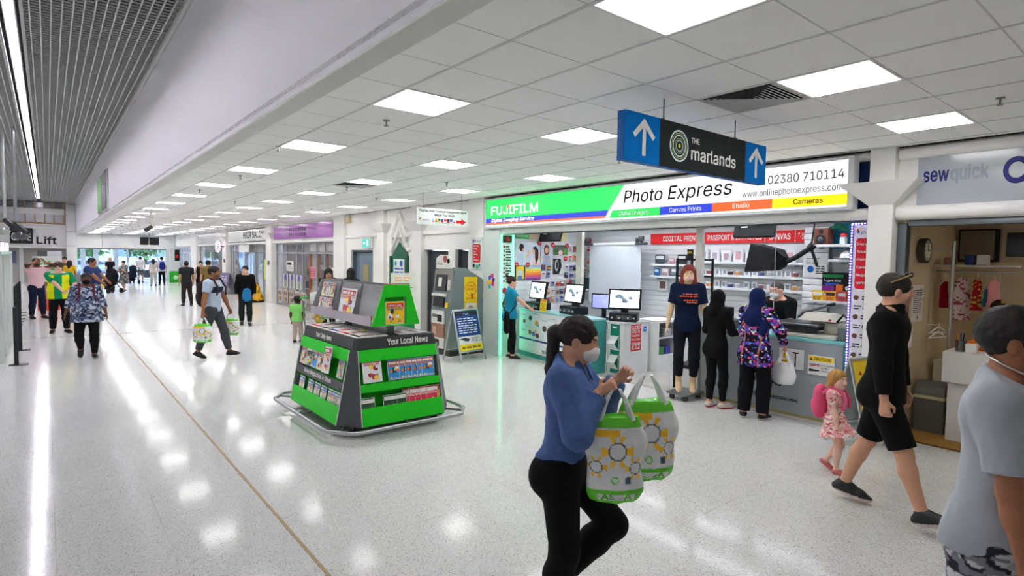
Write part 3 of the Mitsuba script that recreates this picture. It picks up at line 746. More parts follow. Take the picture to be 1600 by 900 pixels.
    def hair(s, col=(0.012, 0.01, 0.009), style='short', e=0.010, line=0.045, label=None, fade=False, length=0.25, wr=0.004, back=0.0):
        h = s.hs; B = Blob()
        B.ell(s.H(0, -0.014, 0.034), (np.array([0.074, 0.093, 0.084]) + e) * h, 0.02, s.HA)
        B.ell(s.H(0, 0.13, -0.045), np.array([0.075, 0.098, line + 0.055]) * h, 0.012, s.HA, 's')       # opens the face
        nape = -0.055 if style == 'short' else -0.09
        B.cut(s.H(0, 0, nape), -s.hu)
        for g in (-1, 1):
            if style in ('short', 'bun', 'tail'): B.ell(s.H(g * 0.085, 0.0, -0.02), np.array([0.022, 0.028, 0.040]) * h, 0.006, s.HA, 's')
        if style in ('long', 'longback'):
            for g in (-1, 1):
                B.bone(s.H(g * 0.064, -0.02, 0.02), s.H(g * 0.082, 0.0 if style == 'long' else -0.05, -0.06 - length), 0.034 * h, 0.036 * h, 0.04)
            B.bone(s.H(0, -0.075, 0.02), s.H(0, -0.10, -0.06 - length), 0.06 * h, 0.065 * h, 0.05, s.hx, 0.6)
        if style == 'tail':
            p0 = s.H(0, -0.10, 0.025); z_ = np.array([0, 0, 1.0]) * h; p1 = s.H(0, -0.135, 0.0); p2 = p1 - z_ * (0.07 + length * .5) - s.hf * .012; p3 = p1 - z_ * (0.08 + length)
            B.bone(p0, p1, 0.022 * h, 0.032 * h, 0.02); B.bone(p1, p2, 0.034 * h, 0.033 * h, 0.02); B.bone(p2, p3, 0.033 * h, 0.012 * h, 0.02)
        if style == 'bun':
            B.bone(s.H(0, -0.09, 0.09), s.H(0, -0.11, 0.125), 0.028 * h, 0.034 * h, 0.012)
        if style == 'curly': B.ell(s.H(0, -0.01, 0.05), np.array([0.10, 0.11, 0.085]) * h, 0.03, s.HA)
        def streak(v):
            q = s.headloc(v); a = np.arctan2(q[:, 0], q[:, 1] + .02); f = meshkit.noise(np.column_stack([a * 16, q[:, 2] * 9, q[:, 1] * 9]), 5) + .5 * meshkit.noise(np.column_stack([a * 40, q[:, 2] * 14, q[:, 1] * 14]), 6)
            return np.asarray(col) * (.45 + .9 * f)[:, None] + .007 * f[:, None]
        fr = (110, 9, 70) if style in ('tail', 'bun') else (75, 75, 14) if style in ('long', 'longback') else (70, 45, 55)
        strand = lambda P: .008 * h * (meshkit.noise(s.headloc(P) * np.array(fr), 7) - .5)
        return s.add('hair', B.build(min(s.res, 0.02), streak, wr, 30.0 / max(h, .5), 4, disp=strand if s.res < .012 else None), 'hair', label)
    def mask(s, col, label):
        h = s.hs; B = Blob()
        B.ell(s.H(0, 0.050, -0.050), np.array([0.066, 0.066, 0.052]) * h, 0.01, s.HA); B.bone(s.H(0, 0.106, -0.030), s.H(0, 0.098, -0.066), 0.018 * h, 0.022 * h, 0.03)
        B.cut(s.H(0, 0.012, 0), -s.hf + s.hu * 0.2); B.cut(s.H(0, 0.10, -0.012), s.hu + s.hf * -0.15)
        k = s.add('face_mask', B.build(min(s.res, 0.02), col), 'cloth', label)
        if s.res < 0.013:
            for g in (-1, 1):
                m = M(col); m.tube([s.H(g * 0.062, 0.035, -0.03), s.H(g * 0.078, 0.005, -0.005), s.H(g * 0.083, -0.015, -0.005)], 0.0018 * h, n=5); s.sub(k, 'ear_loop', m)
        return k
    def veil(s, col, style='hijab', label=None, name='headscarf'):
        h = s.hs; B = Blob()
        B.ell(s.H(0, -0.016, 0.030), (np.array([0.074, 0.093, 0.086]) + 0.022) * h, 0.02, s.HA)
        B.bone(s.H(0, -0.03, -0.03), s.neck0 - s.upv * 0.01, 0.088 * h, 0.10 * s.k, 0.05)
        if style == 'hijab':
            B.bone(s.neck0 - s.upv * 0.02 * s.k + s.fwd * 0.02, s.neck0 - s.upv * 0.10 * s.k - s.fwd * 0.03, 0.11 * s.k, 0.155 * s.k, 0.06, s.sx, 0.85)
            B.bone(s.sh[1] * 0.8 + s.neck0 * 0.2, s.chest + s.sx * 0.13 * s.k - s.upv * 0.10 * s.k - s.fwd * 0.10, 0.07 * s.k, 0.05 * s.k, 0.04)
        else: B.bone(s.neck0 - s.fwd * 0.03, s.neck0 - s.fwd * 0.07 - s.upv * 0.05 * s.k, 0.10 * s.k, 0.09 * s.k, 0.05)
        B.ell(s.H(0, 0.12, -0.03), np.array([0.062, 0.10, 0.082]) * h, 0.01, s.HA, 's')
        return s.add(name, B.build(min(s.res, 0.015), col, 0.006, 14.0, 5), 'cloth', label)
# ------------------------------------------------------------------ lamps
row_name = {0: 'row nearest the white bulkhead', 3: 'middle row', 6: 'row nearest the shop fronts'}
frm = M(srgb((235, 235, 235)))
for a, b in (((0.003, 0.003), (0.597, 0.02)), ((0.003, 0.58), (0.597, 0.597)), ((0.003, 0.02), (0.02, 0.58)), ((0.58, 0.02), (0.597, 0.58))): frm.box((a[0], a[1], -0.006), (b[0], b[1], 0.012), bev=0.003)
frm = frm.ply('satin')
_m = M(WHITE); _m.quad((0.02, 0.02, 0.0), (0.02, 0.58, 0.0), (0.58, 0.58, 0.0), (0.58, 0.02, 0.0)); dif = _m.ply('matte')
for k, j in lights_at:
    y = Y0 + j * P
    if y > YE - 0.6: continue
    n = (j + 2) // 4
    lab = f'square white ceiling light panel, {ORD[n]} from the front in the {row_name[k]}'
    t = thing('ceiling_light', lab, 'ceiling light', 'ceiling light panels')
    to = move(X0 + k * P, y, CZ)
    part(t, 'frame', frm, to=to)
    part(t, 'diffuser', emit(dif, (PANEL, PANEL * 0.985, PANEL * 0.97), 4.0 if -4 < y < 14 else 1.5 if y < 26 else 0.7), to=to)
def linear(x, y0, y1, label, weight):
    t = thing('strip_light', label, 'ceiling light')
    m = M(WHITE); m.quad((x - 0.055, y0, GZ + 0.03), (x - 0.055, y1, GZ + 0.03), (x + 0.055, y1, GZ + 0.03), (x + 0.055, y0, GZ + 0.03))
    part(t, 'diffuser', emit(m.ply('matte'), (25.0, 23.6, 27.2), weight))
    part(t, 'housing', M(srgb((200, 200, 200))).box((x - 0.07, y0, GZ + 0.04), (x + 0.07, y1, GZ + 0.09)), 'satin')
    for y in np.arange(y0 + 1.2, y1, 2.4):
        part(t, 'joint', M(srgb((120, 120, 120))).box((x - 0.056, y - 0.01, GZ + 0.018), (x + 0.056, y + 0.01, GZ + 0.029)), 'matte')
linear(-0.32, 4.5, 44.0, 'long thin white strip light in the open-cell ceiling', 10.0)
for x, lab in ((-5.2, 'strip light over the checkouts of the supermarket side'), (-7.6, 'strip light over the far aisle of the supermarket side')):
    t = thing('strip_light', lab, 'ceiling light'); m = M(WHITE); m.quad((x - .08, -4, GZ - .03), (x - .08, 44, GZ - .03), (x + .08, 44, GZ - .03), (x + .08, -4, GZ - .03)); part(t, 'diffuser', emit(m.ply('matte'), (5.0, 5.0, 5.1), 4.0)); part(t, 'housing', M(LGREY).box((x - .1, -4, GZ - .025), (x + .1, 44, GZ - .005)), 'satin')
# ------------------------------------------------------------------ the photo shop
rng = np.random.default_rng(7)
f2 = structure('floor_shop', 'grey wood-look floor inside the photo shop'); put(f2, M().box((7.1, 2.45, -0.05), (9.5, 8.95, 0.004)), 'laminate')
wb = structure('wall_shop_back', 'white slatted back wall of the photo shop')
put(wb, M(srgb((222, 224, 226))).box((9.42, 2.4, 0), (9.5, 9.0, 2.7)), 'satin')
slat = M(srgb((226, 228, 230))).box((-0.012, 0, 0), (0, 6.55, 0.092), bev=0.004).ply('satin')
for i in range(17): part(wb, 'slat', slat, to=move(9.42, 2.42, 0.85 + 0.1 * i))
ws = structure('wall_shop_side', 'white slatted side wall of the photo shop')
put(ws, M(srgb((222, 224, 226))).box((7.3, 8.96, 0), (9.5, 9.04, 2.7)).box((7.32, 2.41, 0), (9.5, 2.44, 2.7)), 'satin')
slat = M(srgb((226, 228, 230))).box((0, -0.012, 0), (2.1, 0, 0.092), bev=0.004).ply('satin')
for i in range(15): part(ws, 'slat', slat, to=move(7.31, 8.96, 0.9 + 0.1 * i))
cs = structure('ceiling_shop', 'white ceiling of the photo shop'); put(cs, M(srgb((225, 228, 230))).box((7.3, 2.4, 2.62), (9.5, 9.04, 2.7)), 'matte')
for i, (x, y0, y1, lab) in enumerate(((7.75, 2.9, 8.6, 'bright strip light just inside the photo shop front'), (8.75, 2.9, 8.6, 'strip light at the back of the photo shop ceiling'))):
    t = thing('shop_strip_light', lab, 'ceiling light')
    m = M(); m.quad((x - 0.05, y0, 2.585), (x - 0.05, y1, 2.585), (x + 0.05, y1, 2.585), (x + 0.05, y0, 2.585))
    part(t, 'tube', emit(m.ply('matte'), (10.5, 10.8, 11.8), 9.0)); part(t, 'housing', M(srgb((230, 230, 230))).box((x - 0.06, y0, 2.59), (x + 0.06, y1, 2.615)), 'satin')
# posts of the shop front
for i, (x, y0, y1) in enumerate(((7.58, 7.33, 7.47), (7.28, 4.66, 4.76))):
    put(structure(f'trim_{i + 2}', 'cream shop-front post of the photo shop'), M(srgb((214, 212, 204))).box((x, y0, 0), (x + 0.08, y1, 2.45), bev=0.006), 'satin')
part(wr, 'track', M(srgb((60, 64, 66))).box((7.2, 2.45, 2.425), (7.4, 8.9, 2.45)), 'satin', 'dark shutter track')
part(wr, 'side_pier', M(srgb((206, 216, 212))).box((6.9, 8.9, 0), (7.3, 9.43, 2.5), bev=0.006), 'satin', 'pale glossy pier')

# backlit fascia sign
sg = thing('fascia_sign', 'long backlit white and green shop sign over the photo shop', 'sign')
L, SH = 6.67, 0.52
fm = RIGHTWALL(9.27, 2.565, 6.845)
part(sg, 'housing', M(srgb((208, 212, 214))).box((6.85, 2.54, 2.53), (6.99, 9.33, 3.115), bev=0.01), 'satin')
m = M(srgb((208, 212, 214)))
for lo, hi in (((6.832, 2.54, 2.53), (6.85, 9.33, 2.56)), ((6.832, 2.54, 3.088), (6.85, 9.33, 3.115)), ((6.832, 2.54, 2.56), (6.85, 2.592, 3.088)), ((6.832, 9.275, 2.56), (6.85, 9.33, 3.088))): m.box(lo, hi, bev=0.004)
part(sg, 'frame', m, 'satin')
def face(pts, rgb, name, weight=1.0, lift=0.0):
    p = Print(fm, lift); p.poly(pts, BLACK); part(sg, name, emit(p.m.ply('satin'), rgb, weight))
W1 = np.array([1.0, 1.0, 1.0]) * 0.55
face([(0, 0.155), (3.24, 0.155), (3.52, SH), (0, SH)], np.array((0.02, 0.62, 0.10)) * 0.9, 'green_panel', 3)
face([(0, 0.07), (3.18, 0.07), (3.24, 0.155), (0, 0.155)], np.array((0.03, 0.05, 0.50)) * 0.9, 'blue_band')
face([(0, 0.035), (3.15, 0.035), (3.18, 0.07), (0, 0.07)], np.array((0.9, 0.16, 0.07)) * 0.7, 'orange_band')
face([(0, 0), (3.12, 0), (3.15, 0.035), (0, 0.035)], W1, 'white_edge')
face([(3.12, 0), (L, 0), (L, 0.03), (3.14, 0.03)], W1, 'white_edge')
face([(3.20, 0.145), (L, 0.145), (L, SH), (3.52, SH)], W1, 'white_panel', 4)
face([(3.14, 0.03), (3.24, 0.03), (3.30, 0.145), (3.20, 0.145)], W1, 'white_panel')
for a, b, c, w in ((3.24, 4.19, (0.02, 0.55, 0.09), 'Digital Imaging'), (4.19, 5.02, (0.02, 0.04, 0.50), 'Canvas Prints'), (5.02, 5.83, (0.85, 0.10, 0.02), 'Studio'), (5.83, L, (0.95, 0.68, 0.0), 'Cameras')):
    face([(a, 0.03), (b, 0.03), (b, 0.145), (a + (0.06 if a < 3.3 else 0), 0.145)], np.array(c) * 0.85, 'colour_band')
    m = M(srgb((240, 240, 240)) if a < 5.5 else srgb((60, 40, 10))); text_into(m, w, 0.058, fm @ move((a + b) / 2, 0.062, 0.001), m.col, True, 0.001, center=True); part(sg, 'band_lettering', m, 'matte')
m = M(); text_into(m, 'FUJIFILM', 0.16, fm @ move(0.16, 0.225, 0.001), WHITE, True, 0.001, width=1.4); part(sg, 'lettering', emit(m.ply('matte'), W1 * 1.2))
part(sg, 'accent', emit(Print(fm, 0.004).poly([(0.655, 0.33), (0.70, 0.33), (0.74, 0.40), (0.68, 0.40)], RED).m.ply('matte'), (1.0, 0.12, 0.04)))
m = M(); text_into(m, 'Digital Imaging Service', 0.06, fm @ move(0.17, 0.085, 0.001), WHITE, True, 0.001, italic=0.2, width=1.28); part(sg, 'lettering', emit(m.ply('matte'), W1))
for s, x, y, h, w, it, col, b in (('Photo Express', 3.52, 0.245, 0.185, 1.78, 0.16, (10, 10, 12), False), ('t: 02380 710114', 5.66, 0.325, 0.10, 0.97, 0, (70, 80, 82), False), ('www.onlinephotoexpress.com', 5.44, 0.19, 0.075, 1.18, 0, (90, 100, 102), False)):
    m = M(srgb(col)); text_into(m, s, h, fm @ move(x, y, 0.001), m.col, b, 0.001, it, w); part(sg, 'lettering', m, 'matte')

# green and violet LED strips
def led(label, pts_list, rgb, name='led_strip'):
    t = thing(name, label, 'led strip light'); n = 0
    for a, b in pts_list:
        a, b = np.array(a, float), np.array(b, float); m = M(); m.tube([a, b], 0.012, n=6)
        part(t, 'strip', emit(m.ply('matte'), rgb, 1.0))
    return t
led('green glowing strip on the left edge of the photo shop', [((6.93, 8.86, 0.02), (6.93, 8.86, 2.41)), ((7.22, 8.86, 0.02), (7.22, 8.86, 2.41))], (0.12, 2.6, 1.15))
t = thing('price_strip_poster', 'tall narrow white poster of gift photos between green lights', 'poster')
fp = frame((6.95, 8.885, 0.75), (1, 0, 0), (0, 0, 1)); part(t, 'sheet', M(srgb((225, 238, 232))).box((6.95, 8.885, 0.75), (7.20, 8.899, 2.42)), 'satin')
p = Print(fp, 0.0012); p.rect(0, 1.5, 0.25, 0.14, srgb((40, 60, 40))); p.disc(0.15, 1.57, 0.05, RED)
for i in range(9): p.disc(0.06, 1.42 - i * 0.085, 0.022, srgb([(150, 30, 40), (40, 100, 60), (90, 60, 40)][i % 3])); 
p.lines(0.10, 0.70, 0.13, 0.75, 14, DGREY, 3); p.disc(0.08, 0.55, 0.06, RED); p.disc(0.17, 0.48, 0.05, DGREY); p.disc(0.1, 0.30, 0.05, srgb((130, 100, 70))); p.lines(0.04, 0.03, 0.18, 0.22, 4, DGREY, 5)
part(t, 'print', p.m, 'satin')
t = thing('led_strip', 'dotted violet and white light strip beside the tall white price board', 'led strip light')
dots = [(7.19, 2.665, z) for z in np.arange(0.56, 2.39, 0.032)] + [(7.19, y, 2.395) for y in np.arange(2.66, 2.44, -0.032)]
m, m2 = M(), M()
for i, q in enumerate(dots): (m if i % 2 else m2).ball(q, 0.0085, sub=1)
part(t, 'white_dots', emit(m.ply('matte'), (7, 7, 8))); part(t, 'violet_dots', emit(m2.ply('matte'), (2.6, 1.2, 7.5)))
m = M(srgb((60, 50, 120))); m.box((7.196, 2.65, 0.5), (7.204, 2.68, 2.40)).box((7.196, 2.44, 2.385), (7.204, 2.68, 2.405)); part(t, 'backing', m)
t = thing('price_board', 'tall narrow white board with red price list at the right end of the photo shop', 'poster')
part(t, 'sheet', M(srgb((222, 220, 228))).box((7.205, 2.445, 0.5), (7.225, 2.655, 2.38)), 'satin')
p = Print(RIGHTWALL(2.655, 0.5, 7.205), 0.001); p.text('photo', 0.085, 1.78, 0.035, MGREY, width=0.11); p.disc(0.055, 1.80, 0.014, BLUE); p.disc(0.048, 1.825, 0.012, RED); p.disc(0.068, 1.832, 0.012, YELLOW)
p.rrect(0.035, 1.15, 0.16, 0.58, 0.03, srgb((205, 30, 45)))
for i, w in enumerate(('Document', 'Printing', 'Photos', 'Canvas', 'Mugs', 'Laminating')): p.text(w, 0.05, 1.65 - i * 0.088, 0.028, WHITE, True)
for i in range(9):
    c = [(110, 60, 60), (60, 120, 80), (90, 70, 50), (60, 60, 70)][i % 4]; p.disc(0.06 + 0.1 * (i % 2), 1.05 - i * 0.11, 0.028, srgb(c)); p.lines(0.12 - 0.08 * (i % 2), 1.02 - i * 0.11, 0.08, 0.06, 2, DGREY, i)
part(t, 'print', p.m, 'satin')

# red banner along the back
t = thing('wall_banner', 'red banner with white product words along the back wall of the photo shop', 'sign')
part(t, 'board', M(srgb((214, 20, 28))).box((9.36, 4.02, 2.265), (9.40, 7.15, 2.465)), 'satin'); m = M()
fb = RIGHTWALL(7.15, 2.265, 9.36)
for s, y0, w in (('DIGITAL PRINTS', 6.85, 0.85), ('PASSPORT & ID PHOTOS', 5.88, 1.02), ('CANVAS', 4.74, 0.36), ('T-SHIRTS', 4.26, 0.235)): text_into(m, s, 0.095, fb @ move(7.15 - y0, 0.052, 0), WHITE, True, 0.002, width=w)
for y in (5.97, 4.80, 4.30): m.box((9.357, y, 2.265), (9.36, y + 0.008, 2.465))
part(t, 'lettering', m, 'matte')

# pictures on the side wall
def poster(label, x0, z0, x1, z1, draw, y=8.942, cat='poster', group=None, depth=0.012, name='wall_picture', col=WHITE, glossy='satin'):
    t = thing(name, label, cat, group); part(t, 'canvas', M(col).box((x0, y - depth, z0), (x1, y, z1), bev=0.002), glossy)
    p = Print(frame((x0, y - depth, z0), (1, 0, 0), (0, 0, 1)), 0.001); draw(p, x1 - x0, z1 - z0); part(t, 'print', p.m, glossy); return t
HAIR, SK = srgb((40, 28, 24)), srgb((225, 180, 155))
def d_family(p, w, h):
    p.rect(0, 0, w, h, srgb((214, 222, 232)))
    p.poly([(0.0, 0), (0.30 * w, 0), (0.34 * w, .3 * h), (0.26 * w, .62 * h), (0.05 * w, .40 * h)], srgb((196, 206, 222))); p.disc(.27 * w, .72 * h, .075 * w, SK, .13 * h); p.disc(.23 * w, .80 * h, .095 * w, HAIR, .17 * h); p.disc(.305 * w, .69 * h, .04 * w, SK, .08 * h)
    p.disc(.52 * w, .30 * h, .11 * w, srgb((205, 210, 220)), .22 * h); p.disc(.52 * w, .58 * h, .055 * w, SK, .12 * h); p.disc(.44 * w, .42 * h, .035 * w, YELLOW)
    p.poly([(0.66 * w, 0), (w, 0), (w, .55 * h), (.84 * w, .62 * h), (.72 * w, .4 * h)], srgb((222, 190, 180))); p.disc(.74 * w, .66 * h, .06 * w, SK, .14 * h); p.poly([(.68 * w, .80 * h), (.80 * w, .88 * h), (.93 * w, .70 * h), (.92 * w, .3 * h), (.82 * w, .05 * h), (.78 * w, .4 * h), (.78 * w, .68 * h)], HAIR)
poster('wide family portrait canvas of parents and baby on the side wall', 7.34, 1.80, 8.0, 2.26, d_family)
def d_girl(p, w, h):
    p.rect(0, 0, w, h, srgb((216, 220, 226))); p.poly([(0.1 * w, 0), (.9 * w, 0), (.75 * w, .5 * h), (.3 * w, .5 * h)], srgb((170, 185, 205))); p.disc(.5 * w, .72 * h, .24 * w, srgb((120, 70, 40)), .26 * h); p.disc(.5 * w, .70 * h, .15 * w, SK, .15 * h); p.disc(.28 * w, .25 * h, .1 * w, SK); p.disc(.8 * w, .22 * h, .1 * w, SK)
poster('tall portrait canvas of a child with brown hair on the side wall', 8.02, 1.82, 8.35, 2.25, d_girl)
def d_land(p, w, h):
    p.rect(0, 0, w, h, srgb((60, 75, 55))); p.rect(0, .55 * h, w, .3 * h, srgb((90, 95, 85))); p.disc(.2 * w, .35 * h, .18 * w, srgb((50, 105, 45))); p.disc(.85 * w, .4 * h, .16 * w, srgb((80, 150, 50))); p.disc(.5 * w, .3 * h, .16 * w, srgb((235, 195, 200)), .26 * h); p.rect(0, 0, w, .14 * h, srgb((215, 210, 210)))
poster('landscape photo of a pink flower among green leaves', 8.38, 2.0, 8.80, 2.24, d_land)
def d_bw(p, w, h):
    p.rect(0, 0, w, h, srgb((22, 22, 24))); p.poly([(.5 * w, 0), (w, 0), (w, h), (.62 * w, h), (.75 * w, .5 * h)], srgb((215, 215, 216))); p.disc(.3 * w, .55 * h, .16 * w, srgb((190, 190, 190)), .38 * h); p.disc(.33 * w, .58 * h, .09 * w, srgb((30, 30, 30)), .26 * h)
poster('black and white photo print below the flower photo', 8.38, 1.62, 8.72, 1.95, d_bw)
def d_yel(p, w, h):
    p.rect(0, 0, w, h, BLACK); p.rect(.1 * w, .06 * h, .8 * w, .88 * h, srgb((240, 200, 40))); p.disc(.5 * w, .5 * h, .28 * w, srgb((200, 205, 215)), .25 * h); p.rect(.25 * w, .06 * h, .5 * w, .25 * h, srgb((90, 130, 200)))
poster('small yellow framed cartoon-style print on the side wall', 7.33, 1.50, 7.59, 1.80, d_yel)
def d_sun(p, w, h):
    for i, c in enumerate(((120, 70, 150), (200, 90, 140), (235, 110, 90), (245, 150, 60), (248, 200, 60), (220, 210, 120), (150, 190, 210))): p.rect(0, i * h / 7, w, h / 7 + .002, srgb(c))
poster('colourful sunset canvas beside the yellow print', 7.61, 1.50, 8.03, 1.79, d_sun)
def d_green(p, w, h):
    p.rect(0, 0, w, h, srgb((30, 150, 70))); p.text('FUJIFILM', .06 * w, .2 * h, .04, WHITE, True, width=.85 * w); p.disc(.5 * w, .8 * h, .3 * w, RED, .15 * h)
poster('green advertising board at the top of the side wall', 7.34, 2.34, 7.68, 2.55, d_green)
poster('portrait advertising board at the top of the side wall', 7.69, 2.33, 7.97, 2.55, lambda p, w, h: (p.rect(0, 0, w, h, srgb((190, 180, 150))), p.disc(.5 * w, .5 * h, .25 * w, SK, .35 * h), p.disc(.5 * w, .85 * h, .3 * w, HAIR, .2 * h)))
poster('blue and yellow advertising board at the top of the side wall', 7.98, 2.32, 8.75, 2.55, lambda p, w, h: (p.rect(0, 0, w, h, srgb((225, 215, 150))), p.poly([(0, 0), (.22 * w, .1 * h), (.1 * w, h), (0, h)], BLUE), p.rect(.3 * w, 0, .5 * w, .2 * h, srgb((120, 160, 60)))))
for x, z, c_ in ((7.98, 2.27, 'family portrait'), (8.36, 2.24, 'tall child portrait'), (8.78, 2.23, 'flower photo'), (8.74, 1.95, 'black and white print'), (7.36, 1.82, 'yellow print'), (7.66, 1.82, 'sunset canvas')):
    t = thing('price_badge', f'round red price badge on the corner of the {c_}', 'badge', 'red price badges on the wall pictures')
    p = Print(frame((x, 8.924, z), (1, 0, 0), (0, 0, 1)), 0.0); m = M(RED); m.cyl((x, 8.93, z), (x, 8.918, z), 0.052, n=18); part(t, 'disc', m, 'satin')
    p = Print(frame((x, 8.917, z), (1, 0, 0), (0, 0, 1))); p.rect(-0.03, -0.008, 0.06, 0.016, WHITE); part(t, 'print', p.m, 'satin')
for i, z in enumerate((1.87, 2.06)):
    poster(f'sheet of printed price tables, {"lower" if i == 0 else "upper"} of two by the side wall corner', 7.32 - 0.11, z, 7.33, z + 0.17, lambda p, w, h: (p.rect(0, 0, w, h, srgb((225, 228, 235))), p.lines(0.008, 0.01, w - .016, h - .02, 8, MGREY, i)), y=8.90, depth=0.004, name='price_sheet')
# small goods hanging on hooks
cols = [(190, 60, 70), (70, 86, 140), (230, 230, 232), (46, 46, 50), (190, 190, 195), (110, 160, 148), (222, 156, 96), (140, 152, 205), (150, 84, 84)]
shapes = ['mug', 'box', 'frame', 'disc']
def goods(kind, label, at, face_x, s, col, group, cat):
    """at: the foot of the thing; face_x True: looks towards -X, else towards -Y"""
    m = M(srgb(col)); x, y, z = at
    to = (lambda u, v, w: (x - w, y - u, z + v)) if face_x else (lambda u, v, w: (x + u, y - w, z + v))
    t = thing(kind, label, cat, group)
    if kind == 'mug':
        m.lathe([(0.0, 0), (0.036 * s, 0), (0.04 * s, 0.005), (0.04 * s, 0.095 * s), (0.035 * s, 0.095 * s), (0.034 * s, 0.012), (0, 0.012)], n=14, origin=to(0, 0, 0.045 * s)); part(t, 'cup', m, 'gloss')
        a = np.linspace(-1.3, 1.3, 7); c = np.array(to(0, 0.05 * s, 0.045 * s)); hd = M(srgb(col)); dirn = np.array(to(1, 0, 0)) - np.array(to(0, 0, 0))
        hd.tube([c + dirn * (0.036 + 0.026 * math.cos(q)) * s + np.array([0, 0, 0.032 * s * math.sin(q)]) for q in a], 0.005 * s, n=6); part(t, 'handle', hd, 'gloss')
        pr = M(srgb(cols[(len(scene) * 7) % 9])); pr.lathe([(0.0405 * s, 0.02 * s), (0.0405 * s, 0.075 * s)], n=14, origin=to(0, 0, 0.045 * s)); part(t, 'print', pr, 'gloss')
    elif kind == 'framed_photo':
        w, h, d = s
        a, b = np.array(to(-w / 2, 0, 0.0)), np.array(to(w / 2, h, 0.02)); m.box(a, b, bev=0.004); part(t, 'frame', m, 'satin')
        f_ = frame(to(-w / 2, 0, 0.0215), np.array(to(1, 0, 0)) - np.array(to(0, 0, 0)), (0, 0, 1)); p = Print(f_, 0.0005); p.rect(w * .12, h * .12, w * .76, h * .76, srgb((232, 232, 230))); p.rect(w * .25, h * .22, w * .5, h * .56, srgb(d)); part(t, 'picture', p.m, 'gloss')
    elif kind == 'packet':
        w, h, d = s; a, b = np.array(to(-w / 2, 0, 0.0)), np.array(to(w / 2, h, 0.03)); m.box(a, b, bev=0.004); part(t, 'box', m, 'satin')
        f_ = frame(to(-w / 2, 0, 0.0312), np.array(to(1, 0, 0)) - np.array(to(0, 0, 0)), (0, 0, 1)); p = Print(f_, 0.0003); p.rect(w * .1, h * .55, w * .8, h * .3, srgb(d)); p.lines(w * .12, h * .1, w * .7, h * .35, 3, srgb((60, 60, 64)), 2); part(t, 'print', p.m, 'satin')
    return t
k = 0
cname = lambda c: ['red', 'blue', 'white', 'black', 'grey', 'teal', 'orange', 'pale blue', 'dark red'][cols.index(tuple(c))]
for z, rn in ((1.02, 'lowest'), (1.19, 'second lowest'), (1.36, 'middle'), (1.54, 'second highest'), (1.70, 'highest')):
    for ci, x in enumerate(np.arange(8.10, 9.32, 0.135)):
        if z > 1.5 and 8.36 < x < 8.75: continue
        k += 1
        if k % 5 == 4: goods('mug', f'{cname(cols[k % 9])} printed mug, {ORD[ci]} along the {rn} row on the side wall', (x, 8.94, z), False, 0.95, cols[k % 9], 'mugs on the side wall', 'mug')
        else: goods('packet', f'{cname(cols[(k * 5) % 9])} boxed accessory, {ORD[ci]} along the {rn} row on the side wall', (x, 8.945, z), False, (0.085 + 0.02 * rng.random(), 0.10 + 0.03 * rng.random(), cols[(k * 4 + 1) % 9]), cols[(k * 5) % 9], 'boxed goods on the side wall', 'box')
for ci, x in enumerate(np.arange(8.88, 9.3, 0.14)):
    for z in (1.9, 2.1):
        k += 1; goods('packet', f'{cname(cols[(k * 2 + 2) % 9])} boxed accessory, {ORD[ci]} in the {"upper" if z > 2 else "lower"} high row on the side wall', (x, 8.945, z), False, (0.09, 0.13, cols[(k * 4) % 9]), cols[(k * 2 + 2) % 9], 'boxed goods high on the side wall', 'box')
# shelves with frames and mugs on the back wall
def shelf(label, y0, y1, z, d=0.16, x=9.40):
    t = thing('wall_shelf', label, 'shelf'); part(t, 'board', M(srgb((225, 228, 230))).box((x - d, y0, z - 0.018), (x, y1, z), bev=0.003), 'satin')
    part(t, 'lip', M(srgb((235, 238, 240))).box((x - d - 0.006, y0, z - 0.022), (x - d, y1, z + 0.018)), 'gloss')
    for y in (y0 + 0.15, y1 - 0.15): part(t, 'bracket', M(STEEL).box((x - d * 0.8, y - 0.006, z - 0.05), (x, y + 0.006, z - 0.018)), 'metal')
for z, lab, kinds in ((1.92, 'upper', 'f'), (1.69, 'middle', 'm'), (1.47, 'lower', 'm')):
    shelf(f'{lab} white shelf along the back wall under the red banner', 4.1, 6.02, z)
    ys = np.arange(5.92, 4.15, -0.225 if kinds == 'f' else -0.14)
    for i, y in enumerate(ys):
        if kinds == 'f': goods('framed_photo', f'white photo frame, {ORD[i]} from the left on the upper shelf under the red banner', (9.33, y, z), True, (0.185, 0.25 - 0.02 * (i % 3), (150 + 20 * (i % 4), 160, 175)), (225, 228, 232), 'frames on the upper shelf', 'photo frame')
        elif (i % 4) < 2: goods('mug', f'white printed mug, {ORD[i]} from the left on the {lab} shelf under the red banner', (9.33, y, z), True, 1.05, (232, 234, 236), f'mugs on the {lab} shelf', 'mug')
        else: goods('framed_photo', f'glossy photo block, {ORD[i]} from the left on the {lab} shelf under the red banner', (9.34, y, z), True, (0.11, 0.13, (140, 150, 165)), (235, 236, 238), f'photo blocks on the {lab} shelf', 'photo block')
for z, lab in ((1.86, 'upper'), (1.63, 'lower')):
    shelf(f'{lab} short white shelf right of the projection screen', 6.12, 7.05, z)
for y, w, h, c, z, c_ in ((6.85, .22, .2, (70, 80, 90), 1.86, 'dark grey'), (6.58, .12, .13, (190, 150, 155), 1.86, 'pink'), (6.35, .2, .2, (30, 34, 38), 1.86, 'black'), (6.92, .12, .16, (40, 110, 190), 1.63, 'blue'), (6.72, .15, .17, (200, 175, 180), 1.63, 'pink'), (6.52, .13, .18, (120, 140, 150), 1.63, 'grey'), (6.3, .14, .14, (220, 220, 222), 1.63, 'white')):
    goods('packet', f'{c_} box on the {"upper" if z > 1.8 else "lower"} short shelf beside the projection screen', (9.3, y, z), True, (w, h, (210, 210, 212)), c, 'boxes on the short shelves', 'box')
